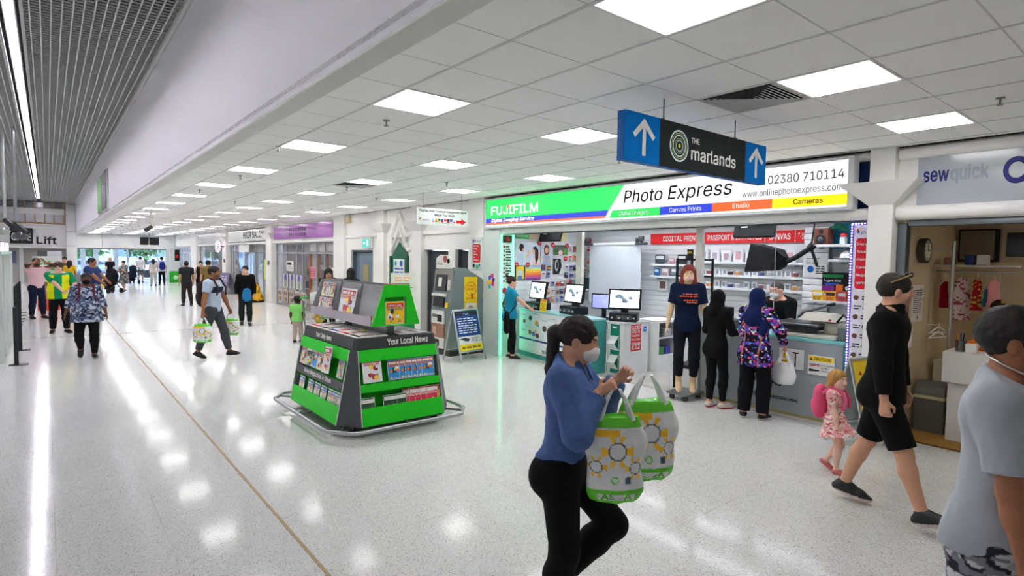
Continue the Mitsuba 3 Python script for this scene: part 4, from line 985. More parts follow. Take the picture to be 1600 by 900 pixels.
for y, c_ in ((6.85, 'left'), (6.45, 'right')): goods('framed_photo', f'framed photo hanging under the short shelves, {c_} one of two', (9.40, y, 1.34), True, (0.27, 0.24, (120, 90, 90)), (214, 216, 218), 'framed photos under the short shelves', 'photo frame')
# wall goods left of the screen
for i, (y, z, c) in enumerate(((8.85, 2.3, (190, 40, 60)), (8.82, 2.12, (200, 30, 40)), (8.7, 2.1, (50, 150, 80)), (8.82, 1.85, (235, 120, 40)), (8.68, 1.9, (210, 160, 60)), (8.8, 1.66, (200, 170, 120)))):
    goods('packet', f'{["crimson", "red", "green", "orange", "gold", "tan"][i]} novelty pack hanging beside the projection screen', (9.40, y, z), True, (0.13, 0.1, (220, 220, 220)), c, 'packs left of the screen', 'box')
t = thing('storage_box', 'dark green storage box on the back wall shelf left of the screen', 'box'); part(t, 'body', M(srgb((28, 50, 50))).box((9.16, 8.64, 1.281), (9.38, 8.90, 1.53), bev=0.01), 'satin')
shelf('narrow shelf carrying the dark green box', 8.62, 8.92, 1.28, 0.24)

# projection screen, lamps, televisions, softbox
t = thing('projection_screen', 'large white roll-down backdrop screen inside the photo shop', 'screen')
part(t, 'sheet', M(srgb((214, 220, 228))).box((9.13, 7.2, 1.02), (9.14, 8.58, 2.24)), 'matte'); m = M(srgb((220, 222, 225))); m.cyl((9.14, 7.16, 2.26), (9.14, 8.62, 2.26), 0.035, n=12); part(t, 'roller', m, 'satin')
part(t, 'foot_bar', M(srgb((180, 185, 190))).box((9.12, 7.2, 1.0), (9.15, 8.58, 1.03)), 'satin')
for y, lab in ((8.55, 'left'), (7.12, 'right')):
    t = thing('lamp_clamp', f'dark clamp lamp on the {lab} end of the backdrop roller', 'lamp'); m = M(DGREY).box((9.0, y - 0.12, 2.24), (9.08, y + 0.14, 2.29), bev=0.01); part(t, 'bar', m, 'satin')
    m = M(DGREY); m.lathe([(0.02, 0), (0.05, 0.03), (0.055, 0.12), (0.0, 0.12)], n=12, origin=(9.03, y, 2.29)); m.lathe([(0.02, 0), (0.04, 0.02), (0.04, 0.09), (0, 0.09)], n=12, origin=(9.03, y + 0.1, 2.29)); part(t, 'head', m, 'satin')
for (x, y, w, lab) in ((7.95, 8.55, 0.62, 'black television hung high by the side wall pictures'), (8.0, 4.26, 0.62, 'black television hung from the ceiling over the counter')):
    t = thing('television', lab, 'television'); c, s_ = math.cos(0.35), math.sin(0.35)
    m = M(BLACK).box((-0.03, -w / 2, -0.14), (0.03, w / 2, 0.17), bev=0.01); m2 = M(MGREY).box((-0.02, -0.03, 0.15), (0.02, 0.03, 0.3)).box((-0.037, -0.015, -0.05), (-0.028, 0.015, 0.1)); lb = M(srgb((200, 205, 205))).box((-0.034, 0.1, 0.0), (-0.0301, 0.2, 0.08))
    R = np.array([[c, 0, s_, x], [0, 1, 0, y], [-s_, 0, c, 2.43], [0, 0, 0, 1]]); 
    part(t, 'case', m.moved(R), 'matte'); part(t, 'label_plate', lb.moved(R), 'satin'); part(t, 'bracket', M(MGREY).box((x - 0.02, y - 0.03, 2.5), (x + 0.02, y + 0.03, 2.62)), 'metal')
t = thing('softbox', 'black studio softbox on a boom arm above the counter', 'studio lamp')
c0, c1 = np.array([8.2, 4.2, 1.97]), np.array([8.1, 3.84, 1.95]); d = _n(c0 - c1 + np.array([-0.1, 0, 0.05])); sd = _n(np.cross(d, [0, 0, 1])); uu = np.cross(sd, d)
def ring(c, a, b): return [c + sd * x * a + uu * y * b for x, y in ((-1, -1), (1, -1), (1, 1), (-1, 1))]
front, back = ring(c0 + d * 0.16, 0.21, 0.21), ring(c1, 0.06, 0.06); mid = ring(c1 + d * 0.12, 0.15, 0.15); m = M(srgb((20, 21, 23)))
for A, Bq in ((front, mid), (mid, back)):
    for i in range(4): m.quad(A[i], A[(i + 1) % 4], Bq[(i + 1) % 4], Bq[i]); 
m.quad(*back[::-1]); part(t, 'hood', m, 'cloth'); m = M(srgb((120, 122, 130))); m.quad(*[p_ - d * 0.01 for p_ in front][::1]); part(t, 'diffuser', m, 'cloth', 'grey front cloth')
m = M(BLACK); m.tube([c1, c1 + np.array([0.02, -0.12, 0.06]), (8.16, 3.56, 2.13)], 0.035, n=8); m.cyl((8.16, 3.56, 2.13), (8.17, 3.5, 2.19), 0.05, n=10); part(t, 'head', m, 'satin')
m = M(DGREY); m.tube([(8.18, 3.54, 2.15), (8.2, 3.5, 2.615)], 0.012); m.cyl((8.18, 3.54, 2.15), (8.2, 3.46, 1.90), 0.02, n=8); part(t, 'boom', m, 'metal')

# right end of the back wall: slat panel, speaker, caps, posters
t = thing('slat_panel', 'narrow white slatted panel beside the red banner', 'display panel'); m = M(srgb((228, 230, 232)))
for i in range(14): m = M(srgb((228, 230, 232))).box((9.22, 3.73, 1.1 + 0.1 * i), (9.25, 4.10, 1.192 + 0.1 * i), bev=0.005); part(t, 'slat', m, 'satin')
part(t, 'back', M(MGREY).box((9.251, 3.73, 1.1), (9.35, 4.10, 2.5)), 'matte')
t = thing('loudspeaker', 'brown wooden loudspeaker right of the red banner', 'speaker'); part(t, 'cabinet', M(srgb((96, 52, 40))).box((9.0, 3.66, 2.2), (9.2, 3.86, 2.46), bev=0.005), 'satin')
m = M(srgb((30, 32, 34))); m.cyl((8.999, 3.76, 2.29), (8.985, 3.76, 2.29), 0.07, n=18); part(t, 'woofer', m, 'satin'); m = M(srgb((60, 64, 66))); m.ball((8.985, 3.76, 2.29), (0.012, 0.04, 0.04)); part(t, 'cone', m, 'gloss'); m = M(srgb((20, 20, 22))); m.cyl((8.999, 3.76, 2.41), (8.988, 3.76, 2.41), 0.03, n=14); part(t, 'tweeter', m, 'satin')
part(wr, 'blue_board', M(srgb((24, 105, 130))).box((9.3, 2.46, 2.15), (9.35, 3.70, 2.6)), 'matte', 'teal blue wall board')
def cap(label, c, col, rz=2.2):
    t = thing('cap', label, 'cap'); B = Blob(); B.ell(c, (0.10, 0.10, 0.085), 0.01); B.cut(np.array(c) - [0, 0, 0.0], (0, 0, -1)); part(t, 'crown', B.build(0.012, col), 'cloth')
    m = M(col); a = np.linspace(-0.9, 0.9, 9); o = np.array([(c[0] + 0.10 * math.cos(rz + q), c[1] + 0.10 * math.sin(rz + q), c[2] + 0.004) for q in a]); o2 = np.array([(c[0] + 0.17 * math.cos(rz + q * 0.6), c[1] + 0.17 * math.sin(rz + q * 0.6), c[2] - 0.02) for q in a])
    for i in range(8): m.quad(o[i], o[i + 1], o2[i + 1], o2[i])
    part(t, 'peak', m, 'cloth')
cap('dark green baseball cap hung beside the loudspeaker', (9.1, 3.55, 2.44), srgb((18, 70, 52)), 4.4)
t = thing('figure_stand', 'small white stand with a red top under the green cap', 'ornament'); m = M(srgb((215, 220, 220))); m.box((9.1, 3.46, 2.2), (9.2, 3.54, 2.33), bev=0.01); part(t, 'body', m, 'satin'); part(t, 'top', M(srgb((235, 70, 80))).box((9.1, 3.46, 2.33), (9.2, 3.54, 2.39), bev=0.02), 'satin')
t = thing('printed_shirt', 'yellow and blue printed item hung at the right of the shop', 'hanging item'); m = M(YELLOW).box((9.1, 3.18, 2.24), (9.14, 3.33, 2.46), bev=0.01); part(t, 'cloth', m, 'cloth'); part(t, 'print', M(BLUE).box((9.095, 3.2, 2.34), (9.1, 3.31, 2.40)), 'cloth')
cap('white sponsor-printed cap on the right of the back wall', (9.1, 3.42, 2.04), srgb((220, 220, 222)), 3.4)
shelf('small shelf under the loudspeaker', 3.3, 3.95, 2.2, 0.42)
shelf('small shelf under the white printed cap', 3.25, 3.66, 1.98, 0.36)
def wallsheet(label, y0, z0, y1, z1, draw, x=9.2, name='notice', col=WHITE, depth=0.006, mat='satin', cat='notice'):
    t = thing(name, label, cat); part(t, 'sheet', M(col).box((x - depth, y0, z0), (x, y1, z1)), mat); p = Print(RIGHTWALL(y1, z0, x - depth), 0.001); draw(p, y1 - y0, z1 - z0); part(t, 'print', p.m, mat); return t
wallsheet('white notice with a round blue emblem on the slat panel', 3.74, 1.72, 4.08, 2.04, lambda p, w, h: (p.lines(.03, .2, w * .6, .1, 3, MGREY, 1), p.disc(.1, .12, .05, BLUE), p.lines(.18, .04, .13, .14, 4, DGREY, 2)), x=9.215)
wallsheet('black, green and purple poster at the right end of the back wall', 3.40, 1.52, 3.80, 1.80, lambda p, w, h: (p.rect(0, 0, w, h, srgb((18, 18, 24))), p.rect(0, .2, w * .75, .05, srgb((20, 120, 60))), p.text('Logos And', .03, .14, .035, WHITE, True), p.rect(.04, .09, .2, .03, srgb((40, 90, 200))), p.rect(0, 0, .18, .08, srgb((120, 40, 130))), p.rect(.2, 0, .1, .1, srgb((220, 110, 40))), p.disc(.36, .05, .03, WHITE)), x=9.21, cat='poster')
shelf('low shelf with bright goods at the right of the counter', 3.2, 4.02, 1.36, 0.35)
for i, (y, c, w) in enumerate(((3.82, (240, 190, 40), .16), (3.64, (245, 150, 30), .15), (3.48, (200, 60, 70), .13), (3.33, (90, 100, 120), .12))):
    goods('packet', f'{["yellow", "orange", "red", "grey"][i]} packet on the low shelf at the right', (9.15, y, 1.36), True, (w, 0.16, cols[(i + 2) % 9]), c, None, 'box')

# counters
def cbox(label, corners, h, col, top, name='counter', plinth=None, cat='counter'):
    t = thing(name, label, cat); q = Polygon(corners)
    part(t, 'body', M(col).prism(q, h - 0.03 - (0.1 if plinth is not None else 0), move(0, 0, 0.1 if plinth is not None else 0)), 'satin')
    if plinth is not None: part(t, 'plinth', M(plinth).prism(q.buffer(-0.015, join_style=2), 0.1), 'satin', 'teal plinth')
    part(t, 'worktop', M(top).prism(q.buffer(0.012, join_style=2), 0.03, move(0, 0, h - 0.03)), 'gloss'); return t
kc = cbox('white self-service photo counter with printed front panels', [(7.06, 6.56), (7.40, 6.56), (7.80, 8.86), (7.40, 8.86)], 0.94, srgb((222, 226, 228)), srgb((150, 200, 205)), plinth=TEAL)
fk = frame((7.40, 8.86, 0.1), np.array([7.06, 6.56, 0]) - np.array([7.40, 8.86, 0]), (0, 0, 1)); p = Print(fk, 0.002)
p.rect(0.02, 0.05, 1.5, 0.62, srgb((232, 236, 240))); p.rect(0.02, 0.24, 1.5, 0.035, srgb((50, 70, 140)))
for i, (x, y, r, c) in enumerate(((0.2, .6, .05, (120, 60, 70)), (0.42, .68, .06, (50, 45, 45)), (0.65, .6, .07, (240, 160, 60)), (0.7, .56, .04, (60, 170, 180)), (0.92, .52, .07, (90, 80, 70)), (0.42, .40, .06, (150, 90, 60)), (0.55, .38, .06, (80, 100, 170)), (0.62, .45, .04, (220, 190, 60)), (0.68, .36, .06, (110, 60, 50)), (1.3, .62, .05, (170, 70, 60)), (1.15, .36, .06, (60, 60, 64)))): p.disc(x, y, r, srgb(c), r * 0.8)
for x, y in ((.1, .72), (.55, .76), (.85, .66), (.25, .49), (.12, .42), (1.05, .58), (1.1, .72)): p.lines(x, y, .2, .02, 1, srgb((100, 105, 115)), int(x * 100))
p.text('to last', 0.86, 0.05, 0.06, BLACK, True); p.text('FUJIFILM', 1.95, 0.06, 0.04, DGREY, True, width=0.22); p.disc(1.9, 0.085, 0.02, RED)
part(kc, 'print', p.m, 'satin'); part(kc, 'end_panel', M(TEAL).box((7.05, 6.552, 0.0), (7.41, 6.558, 0.93)), 'satin', 'teal end panel')
wc2 = cbox('white cabinet with teal drawer front and red price poster', [(7.42, 6.17), (8.08, 6.17), (8.08, 6.52), (7.42, 6.52)], 0.89, srgb((220, 222, 222)), srgb((205, 208, 208)), 'drawer_cabinet', None, 'cabinet')
p = Print(frame((7.42, 6.17, 0), (1, 0, 0), (0, 0, 1)), 0.002); p.rect(0.19, 0.40, 0.27, 0.45, srgb((205, 30, 40)))
for i, (s_, h_) in enumerate((('CODED', .055), ('DIGITAL', .055), ('PASSPORT', .035), ('PHOTOS', .035), ('FROM', .035))): p.text(s_, 0.325, 0.775 - i * 0.066, h_, WHITE, True, center=True, width=.22)
p.text('£12', 0.325, 0.43, 0.085, WHITE, True, center=True); p.disc(0.56, 0.76, 0.05, srgb((30, 100, 190))); p.rect(0.535, 0.752, 0.05, 0.014, WHITE); part(wc2, 'print', p.m, 'satin')
part(wc2, 'drawer_front', M(srgb((20, 120, 100))).box((7.408, 6.25, 0.03), (7.42, 6.44, 0.86)), 'satin', 'teal drawer front'); part(wc2, 'handle', M(srgb((225, 230, 230))).box((7.395, 6.30, 0.79), (7.408, 6.39, 0.82), bev=0.008), 'gloss')
for z in (0.42, 0.1):
    m = M(srgb((225, 228, 228))); m.quad((7.405, 6.26, z + 0.24), (7.405, 6.43, z + 0.24), (7.30, 6.43, z + 0.12), (7.30, 6.26, z + 0.12)); m.quad((7.30, 6.26, z + 0.12), (7.30, 6.43, z + 0.12), (7.405, 6.43, z), (7.405, 6.26, z)); m.box((7.40, 6.255, z), (7.407, 6.262, z + 0.25)); part(wc2, 'card_holder', m, 'gloss')
t = thing('display_cabinet', 'low white display cabinet with dark open shelves', 'cabinet')
part(t, 'carcass', M(srgb((222, 224, 224))).box((8.13, 6.0, 0), (8.74, 6.5, 0.28)).box((8.13, 6.0, 0.86), (8.74, 6.5, 0.9)).box((8.13, 6.0, 0.28), (8.16, 6.5, 0.86)).box((8.71, 6.0, 0.28), (8.74, 6.5, 0.86)), 'satin')
part(t, 'back', M(DGREY).box((8.16, 6.46, 0.28), (8.71, 6.5, 0.86)), 'satin'); part(t, 'shelf', M(srgb((200, 205, 205))).box((8.16, 6.02, 0.58), (8.71, 6.46, 0.595)), 'satin')
for i, (x, z, c, w) in enumerate(((8.24, .282, (190, 60, 60), .08), (8.38, .282, (50, 130, 70), .14), (8.56, .282, (60, 60, 150), .14), (8.3, .597, (40, 42, 46), .18), (8.55, .597, (180, 185, 190), .2))):
    t = thing('packet', f'boxed item {["red", "green", "blue", "black", "silver"][i]} inside the low display cabinet', 'box'); part(t, 'box', M(srgb(c)).box((x - w / 2, 6.1, z), (x + w / 2, 6.25, z + 0.14), bev=0.006), 'satin')
gc = cbox('long grey serving counter with canvas printing lettering', [(7.29, 2.74), (7.95, 2.74), (7.95, 4.62), (7.29, 4.62)], 1.0, srgb((150, 158, 162)), srgb((120, 200, 200)))
part(gc, 'end_panel', M(srgb((60, 160, 165))).box((7.30, 2.732, 0.0), (7.94, 2.739, 0.96)), 'satin', 'teal end panel'); part(gc, 'kick_strip', M(srgb((150, 140, 90))).box((7.275, 2.74, 0), (7.29, 4.62, 0.035)), 'satin', 'olive floor strip')
fg = RIGHTWALL(4.62, 0, 7.29); p = Print(fg, 0.001)
for s_, c, x in (('T', (200, 40, 50), 0.66), ('-', (200, 40, 50), 0.735), ('S', (60, 90, 170), 0.78), ('H', (190, 40, 70), 0.87), ('I', (190, 40, 40), 0.965), ('R', (225, 130, 40), 1.02), ('T', (30, 130, 120), 1.115)): p.text(s_, x, 0.565, 0.085, srgb(c), True)
p.text('YOUR', 0.80, 0.462, 0.085, BLACK, True, width=0.30); p.text('CANVAS', 0.71, 0.355, 0.09, BLACK, True, width=0.46); p.text('PRINT YOUR DESIGNS HERE', 0.72, 0.18, 0.036, BLACK, True, width=0.66); part(gc, 'lettering', p.m, 'matte')
for lab, y1, z0, w, h, kind in (('white danger notice with yellow triangle on the grey counter', 3.49, 0.60, 0.31, 0.25, 0), ('white and yellow CAUTION notice on the grey counter', 3.13, 0.57, 0.31, 0.24, 1)):
    t = thing('warning_sign', lab, 'sign'); part(t, 'plate', M(WHITE).box((7.272, y1 - w, z0), (7.284, y1, z0 + h), bev=0.003), 'satin'); p = Print(RIGHTWALL(y1, z0, 7.272), 0.001)
    if kind == 0:
        p.poly([(.02, .13), (.11, .13), (.065, .225)], YELLOW); p.poly([(.058, .16), (.072, .16), (.068, .205), (.062, .205)], BLACK); p.disc(.065, .147, .006, BLACK); p.rect(.015, .02, .11, .09, YELLOW); p.lines(.02, .03, .1, .07, 3, BLACK, 3); p.rect(.2, .03, .016, .17, BLACK); p.poly([(.17, .2), (.25, .2), (.25, .215), (.17, .215)], BLACK)
    else:
        p.rect(0.012, .17, w - .024, .06, YELLOW); p.text('CAUTION', .07, .182, .036, BLACK, True, width=.2); p.poly([(.02, .18), (.06, .18), (.04, .215)], BLACK); p.rect(.02, .11, .12, .012, RED); p.rect(.02, .13, .12, .008, BLACK); p.poly([(.02, .04), (.14, .05), (.14, .065), (.02, .07)], BLACK); p.text('Hot Surface', .16, .12, .02, BLACK); p.text('Do Not', .16, .085, .02, BLACK); p.text('Touch', .16, .05, .02, BLACK)
    part(t, 'print', p.m, 'satin')
# machines on the counters
def kiosk(label, x, y, z0, dirx, w=0.56):
    """touch-screen order terminal: printer base and tilted screen"""
    t = thing('photo_kiosk', label, 'terminal'); a = math.atan2(dirx[1], dirx[0]); mt = move(x, y, z0, a)
    m = M(srgb((22, 24, 27))); m.box((-0.02, -0.24, 0.0), (0.30, 0.24, 0.15), bev=0.015); part(t, 'base', m.moved(mt), 'satin')
    p = M(srgb((70, 74, 80))); p.box((-0.024, -0.15, 0.04), (-0.018, 0.12, 0.11)); 
    for q in (-0.2, -0.1, 0.05, 0.17): p.box((-0.03, q, 0.05), (-0.02, q + 0.03, 0.08), srgb((190, 195, 200)))
    part(t, 'slots', p.moved(mt), 'satin'); part(t, 'stand', M(BLACK).box((0.14, -0.06, 0.13), (0.2, 0.06, 0.3)).moved(mt), 'satin')
    tl = mt @ np.array([[math.cos(.18), 0, math.sin(.18), 0.10], [0, 1, 0, 0], [-math.sin(.18), 0, math.cos(.18), 0.20], [0, 0, 0, 1]])
    part(t, 'screen_frame', M(BLACK).box((0, -w / 2, 0), (0.045, w / 2, 0.36), bev=0.008).moved(tl), 'satin')
    s_ = M(); s_.quad((-0.001, -w / 2 + 0.03, 0.03), (-0.001, w / 2 - 0.03, 0.03), (-0.001, w / 2 - 0.03, 0.33), (-0.001, -w / 2 + 0.03, 0.33)); s_.moved(tl); s_.f = [f[:, ::-1] for f in s_.f]
    part(t, 'display', emit(s_.ply('matte'), (0.62, 0.70, 0.78), 0.5))
    pr = Print(tl @ frame((-0.003, w / 2, 0), (0, -1, 0), (0, 0, 1)), 0.0); pr.rect(.12, .2, .05, .04, srgb((90, 100, 120))); pr.rect(.24, .12, .08, .05, srgb((120, 130, 150))); pr.rect(.35, .18, .06, .04, srgb((110, 140, 170))); pr.poly([(.1, .24), (.2, .27), (.36, .13), (.34, .12)], srgb((160, 180, 200))); part(t, 'icons', pr.m, 'matte'); return t
kiosk('touch screen photo terminal on the counter by the woman in teal', 7.42, 8.50, 0.94, (1, -0.15)); kiosk('touch screen photo terminal next to the first shop-front post', 7.34, 7.42, 0.94, (1, -0.15)); kiosk('touch screen photo terminal on the white cabinet', 7.60, 6.34, 0.89, (0.75, 0.45))
t = thing('price_card', 'yellow price card standing between two photo terminals', 'sign'); fq = frame((7.28, 8.10, 0.94), (-0.15, -1, 0), (0.1, 0, 1)); m = M(YELLOW).box((0, 0, 0), (0.20, 0.24, 0.012)); part(t, 'card', m.moved(fq), 'satin'); p = Print(fq, 0.013); p.rect(0, .19, .2, .05, srgb((230, 150, 60))); p.lines(.02, .02, .16, .15, 5, srgb((150, 110, 30)), 8); part(t, 'print', p.m, 'satin')
t = thing('monitor', 'monitor with a blue screen behind the white cabinet', 'monitor'); dk = move(7.86, 7.02, 0.881, 0.3)
part(t, 'case', M(BLACK).box((0, -0.24, 0.16), (0.03, 0.24, 0.44), bev=0.006).moved(dk), 'satin'); s_ = M(); s_.quad((-0.001, 0.22, 0.18), (-0.001, -0.22, 0.18), (-0.001, -0.22, 0.42), (-0.001, 0.22, 0.42)); s_.moved(dk); part(t, 'display', emit(s_.ply('matte'), (0.05, 0.06, 0.75), 0.3))
part(t, 'window', emit(Print(dk @ frame((-0.002, 0.24, 0.16), (0, -1, 0), (0, 0, 1)), 0.001).rect(.22, .06, .2, .11, WHITE).m.ply('matte'), (0.10, 0.11, 0.42))); part(t, 'stand', M(BLACK).box((-0.08, -0.12, 0), (0.1, 0.12, 0.015)).box((0.02, -0.04, 0.01), (0.05, 0.04, 0.2)).moved(dk), 'satin')
t = thing('staff_desk', 'desk behind the photo counter carrying the blue monitor', 'desk'); part(t, 'top', M(srgb((150, 205, 205))).box((7.62, 6.66, 0.85), (8.15, 7.22, 0.88)), 'satin')
for x, y in ((7.66, 6.7), (8.1, 6.7), (7.66, 7.18), (8.1, 7.18)): part(t, 'leg', M(MGREY).box((x - .02, y - .02, 0), (x + .02, y + .02, .85)), 'metal')
t = thing('keyboard', 'black keyboard in front of the blue monitor', 'keyboard'); part(t, 'body', M(BLACK).box((7.64, 6.74, 0.881), (7.72, 7.12, 0.90), bev=0.004), 'satin')
# heat press
t = thing('heat_press', 'cream and grey heat press on the right end of the grey counter', 'machine'); c_ = srgb((206, 202, 190))
part(t, 'base', M(c_).box((7.36, 2.86, 1.0), (7.86, 3.62, 1.05), bev=0.01).box((7.55, 2.9, 1.05), (7.8, 3.08, 1.2), bev=0.02), 'satin'); part(t, 'tray', M(srgb((120, 126, 130))).box((7.34, 3.06, 1.14), (7.84, 3.66, 1.18), bev=0.012), 'metal', 'grey steel platen'); part(t, 'lower_plate', M(srgb((40, 42, 44))).box((7.36, 3.1, 1.09), (7.82, 3.6, 1.14)), 'satin')
m = M(c_); hq = [(7.42, 2.9, 1.22), (7.42, 3.34, 1.22), (7.82, 3.34, 1.22), (7.82, 2.9, 1.22)]; tq = [(7.50, 2.98, 1.30), (7.50, 3.28, 1.31), (7.76, 3.28, 1.31), (7.76, 2.98, 1.30)]
for i in range(4): m.quad(hq[i], tq[i], tq[(i + 1) % 4], hq[(i + 1) % 4])
m.quad(*tq[::-1]).quad(*hq); part(t, 'head', m, 'satin'); m = M(srgb((120, 124, 126))); m.tube([(7.62, 3.42, 1.23), (7.62, 3.36, 1.30), (7.62, 3.16, 1.37), (7.62, 3.02, 1.42)], [0.03, 0.028, 0.024, 0.02], n=10); part(t, 'lever', m, 'metal'); m = M(BLACK); m.cyl((7.62, 3.08, 1.405), (7.62, 2.98, 1.43), 0.022, n=10); part(t, 'grip', m, 'satin')
m = M(BLACK); m.tube([(7.5, 2.9, 1.22), (7.48, 2.82, 1.32), (7.5, 2.78, 1.26), (7.55, 2.8, 1.1), (7.6, 2.88, 1.05)], 0.012, n=6); part(t, 'cable', m, 'satin'); part(t, 'switch', M(RED).box((7.415, 2.94, 1.235), (7.425, 2.97, 1.25)), 'satin')
part(t, 'controller', M(srgb((110, 116, 122))).box((7.42, 2.76, 1.0), (7.7, 2.86, 1.16), bev=0.01), 'satin')
t = thing('till', 'dark card terminal and till on the grey counter', 'till'); part(t, 'body', M(srgb((70, 76, 84))).box((7.45, 4.24, 1.0), (7.75, 4.56, 1.12), bev=0.02), 'satin'); part(t, 'screen', M(srgb((30, 34, 40))).box((7.5, 4.28, 1.12), (7.55, 4.52, 1.3), bev=0.01), 'gloss')
# clear sneeze screen
t = thing('sneeze_screen', 'clear acrylic protective screen hanging over the grey counter', 'screen'); m = M(); m.quad((7.62, 3.76, 1.26), (7.62, 4.56, 1.26), (7.62, 4.56, 2.44), (7.62, 3.76, 2.44)); part(t, 'sheet', m, 'acrylic'); part(t, 'edge', M(srgb((200, 208, 214))).box((7.616, 3.755, 1.26), (7.624, 3.761, 2.44)), 'gloss')
for y in (3.8, 4.5): m = M(STEEL); m.cyl((7.62, y, 2.43), (7.62, y, 2.62), 0.003, n=5); part(t, 'wire', m, 'metal')
# display rack by the mannequin
t = thing('display_rack', 'tall black metal display rack behind the mannequin', 'rack'); bk = srgb((20, 20, 22))
for x, y in ((7.42, 4.80), (7.42, 5.16), (7.80, 4.80), (7.80, 5.16)): part(t, 'post', M(bk).box((x - .014, y - .014, 0.0), (x + .014, y + .014, 1.98)), 'satin')
for z in (1.95, 1.70, 0.35): part(t, 'shelf', M(bk).box((7.41, 4.79, z), (7.81, 5.17, z + 0.025)), 'satin')
part(t, 'base_box', M(srgb((214, 216, 218))).box((7.43, 4.81, 0.03), (7.79, 5.15, 0.32)), 'satin', 'white box base')
for i, (z, c, w, h) in enumerate(((1.976, (220, 222, 224), .1, .06), (1.726, (200, 60, 50), .14, .12), (1.726, (225, 225, 226), .12, .1), (1.976, (30, 32, 34), .12, .14))):
    goods('packet', f'{["small white", "red", "white", "black"][i]} box on the tall black display rack', (7.6, 4.92 + 0.13 * (i % 2), z), True, (w * .8, h, (200, 180, 60)), c, None, 'box')
# ------------------------------------------------------------------ the sewing and repair shop
CRM = srgb((206, 190, 160))
wv = structure('wall_sewing_shop', 'cream walls of the sewing shop'); put(wv, M(CRM).box((7.18, 2.2, 0), (9.4, 2.40, 2.55)).box((9.35, -3.0, 0), (9.5, 2.2, 2.55)).box((7.3, -3.1, 0), (9.5, -3.0, 2.55)), 'matte')
put(structure('ceiling_sewing_shop', 'ceiling of the sewing shop'), M(srgb((170, 160, 140))).box((7.3, -3.1, 2.55), (9.5, 2.4, 2.6)), 'matte')
put(structure('floor_sewing_shop', 'brown floor of the sewing shop'), M(srgb((120, 92, 52))).box((7.3, -3.0, -0.05), (9.36, 2.2, 0.006)), 'satin')
wn = structure('window_2', 'dark internal window at the back of the sewing shop'); put(wn, M(srgb((190, 175, 150))).box((9.32, 0.9, 2.0), (9.35, 1.72, 2.4)), 'satin'); part(wn, 'pane', M(srgb((22, 20, 18))).box((9.31, 0.95, 2.05), (9.322, 1.67, 2.35)), 'gloss')
t = structure('trim_1', 'grey roller shutter guide and lintel of the sewing shop'); put(t, M(srgb((126, 134, 140))).box((7.04, 2.08, 0), (7.17, 2.16, 2.37), bev=0.004).box((7.04, YB + 3.1, 2.34), (7.15, 2.07, 2.405), bev=0.006), 'metal'); part(t, 'slot', M(srgb((52, 56, 60))).box((7.07, 2.076, 0), (7.10, 2.081, 2.34)), 'matte')
t = thing('door_mat', 'brown mat at the sewing shop threshold', 'mat'); part(t, 'mat', M(srgb((150, 112, 58))).box((7.32, 1.3, 0.007), (8.25, 2.17, 0.018), bev=0.004), 'cloth')
fs = thing('fascia_sign', 'glossy pale grey sewing shop sign with blue lettering', 'sign')
part(fs, 'panel', M(srgb((176, 182, 190))).box((6.985, -2.9, 2.55), (7.0, 1.99, 3.03)), 'gloss'); ff = RIGHTWALL(1.99, 2.55, 6.985); m = M(srgb((28, 30, 110))); text_into(m, 'sew', 0.135, ff @ move(0.05, 0.235, 0.001), m.col, True, 0.004, width=0.215); part(fs, 'lettering', m, 'satin')
m = M(srgb((150, 158, 172))); text_into(m, 'quick', 0.135, ff @ move(0.275, 0.235, 0.001), m.col, True, 0.003, width=0.30); part(fs, 'lettering', m, 'satin', 'faded grey lettering')
a = np.linspace(0.6, 5.7, 24); pl = Polygon([(0.78 + 0.125 * math.cos(q) * 0.8, 0.28 + 0.125 * math.sin(q)) for q in a] + [(0.78 + 0.075 * math.cos(q) * 0.8, 0.28 + 0.075 * math.sin(q)) for q in a[::-1]]); part(fs, 'emblem', M(srgb((28, 30, 120))).prism(pl, 0.004, ff), 'satin')
# contents
t = thing('wall_clock', 'round wall clock with a dark rim on the cream side wall', 'clock'); m = M(srgb((70, 66, 58))); c = np.array([7.92, 2.19, 2.10])
m.cyl(c, c + [0, -0.07, 0], 0.145, n=28); part(t, 'rim', m, 'satin'); m = M(srgb((225, 220, 205))); m.cyl(c + [0, -0.071, 0], c + [0, -0.074, 0], 0.115, n=28); part(t, 'dial', m, 'satin'); m = M(BLACK); m.box(c + [-0.004, -0.079, 0], c + [0.004, -0.075, 0.08]); m.box(c + [0, -0.079, -0.004], c + [0.06, -0.075, 0.004])
for i in range(12): q = i * math.pi / 6; o = c + [0.098 * math.cos(q), -0.077, 0.098 * math.sin(q)]; m.box(o - 0.005, o + 0.005)
part(t, 'hands', m, 'satin')
def sidesheet(label, x0, z0, x1, z1, seed):
    t = thing('notice', label, 'notice'); part(t, 'sheet', M(srgb((226, 222, 214))).box((x0, 2.188, z0), (x1, 2.198, z1)), 'satin'); p = Print(frame((x0, 2.188, z0), (1, 0, 0), (0, 0, 1)), 0.001); p.lines(0.03, 0.10, x1 - x0 - .06, z1 - z0 - .15, 12, srgb((50, 50, 120)), seed); p.disc((x1 - x0) / 2, 0.05, .02, NAVY); part(t, 'print', p.m, 'satin')
sidesheet('white notice with blue text on the cream side wall below the clock', 7.72, 1.27, 8.10, 1.70, 4)
t = thing('wood_frame', 'small brown framed card on the shutter guide', 'frame'); part(t, 'frame', M(srgb((110, 74, 30))).box((7.172, 2.10, 1.32), (7.177, 2.18, 1.5)).box((7.06, 2.055, 1.32), (7.15, 2.07, 1.5), bev=0.004), 'satin'); part(t, 'card', M(MGREY).box((7.08, 2.05, 1.34), (7.13, 2.056, 1.48)), 'satin')
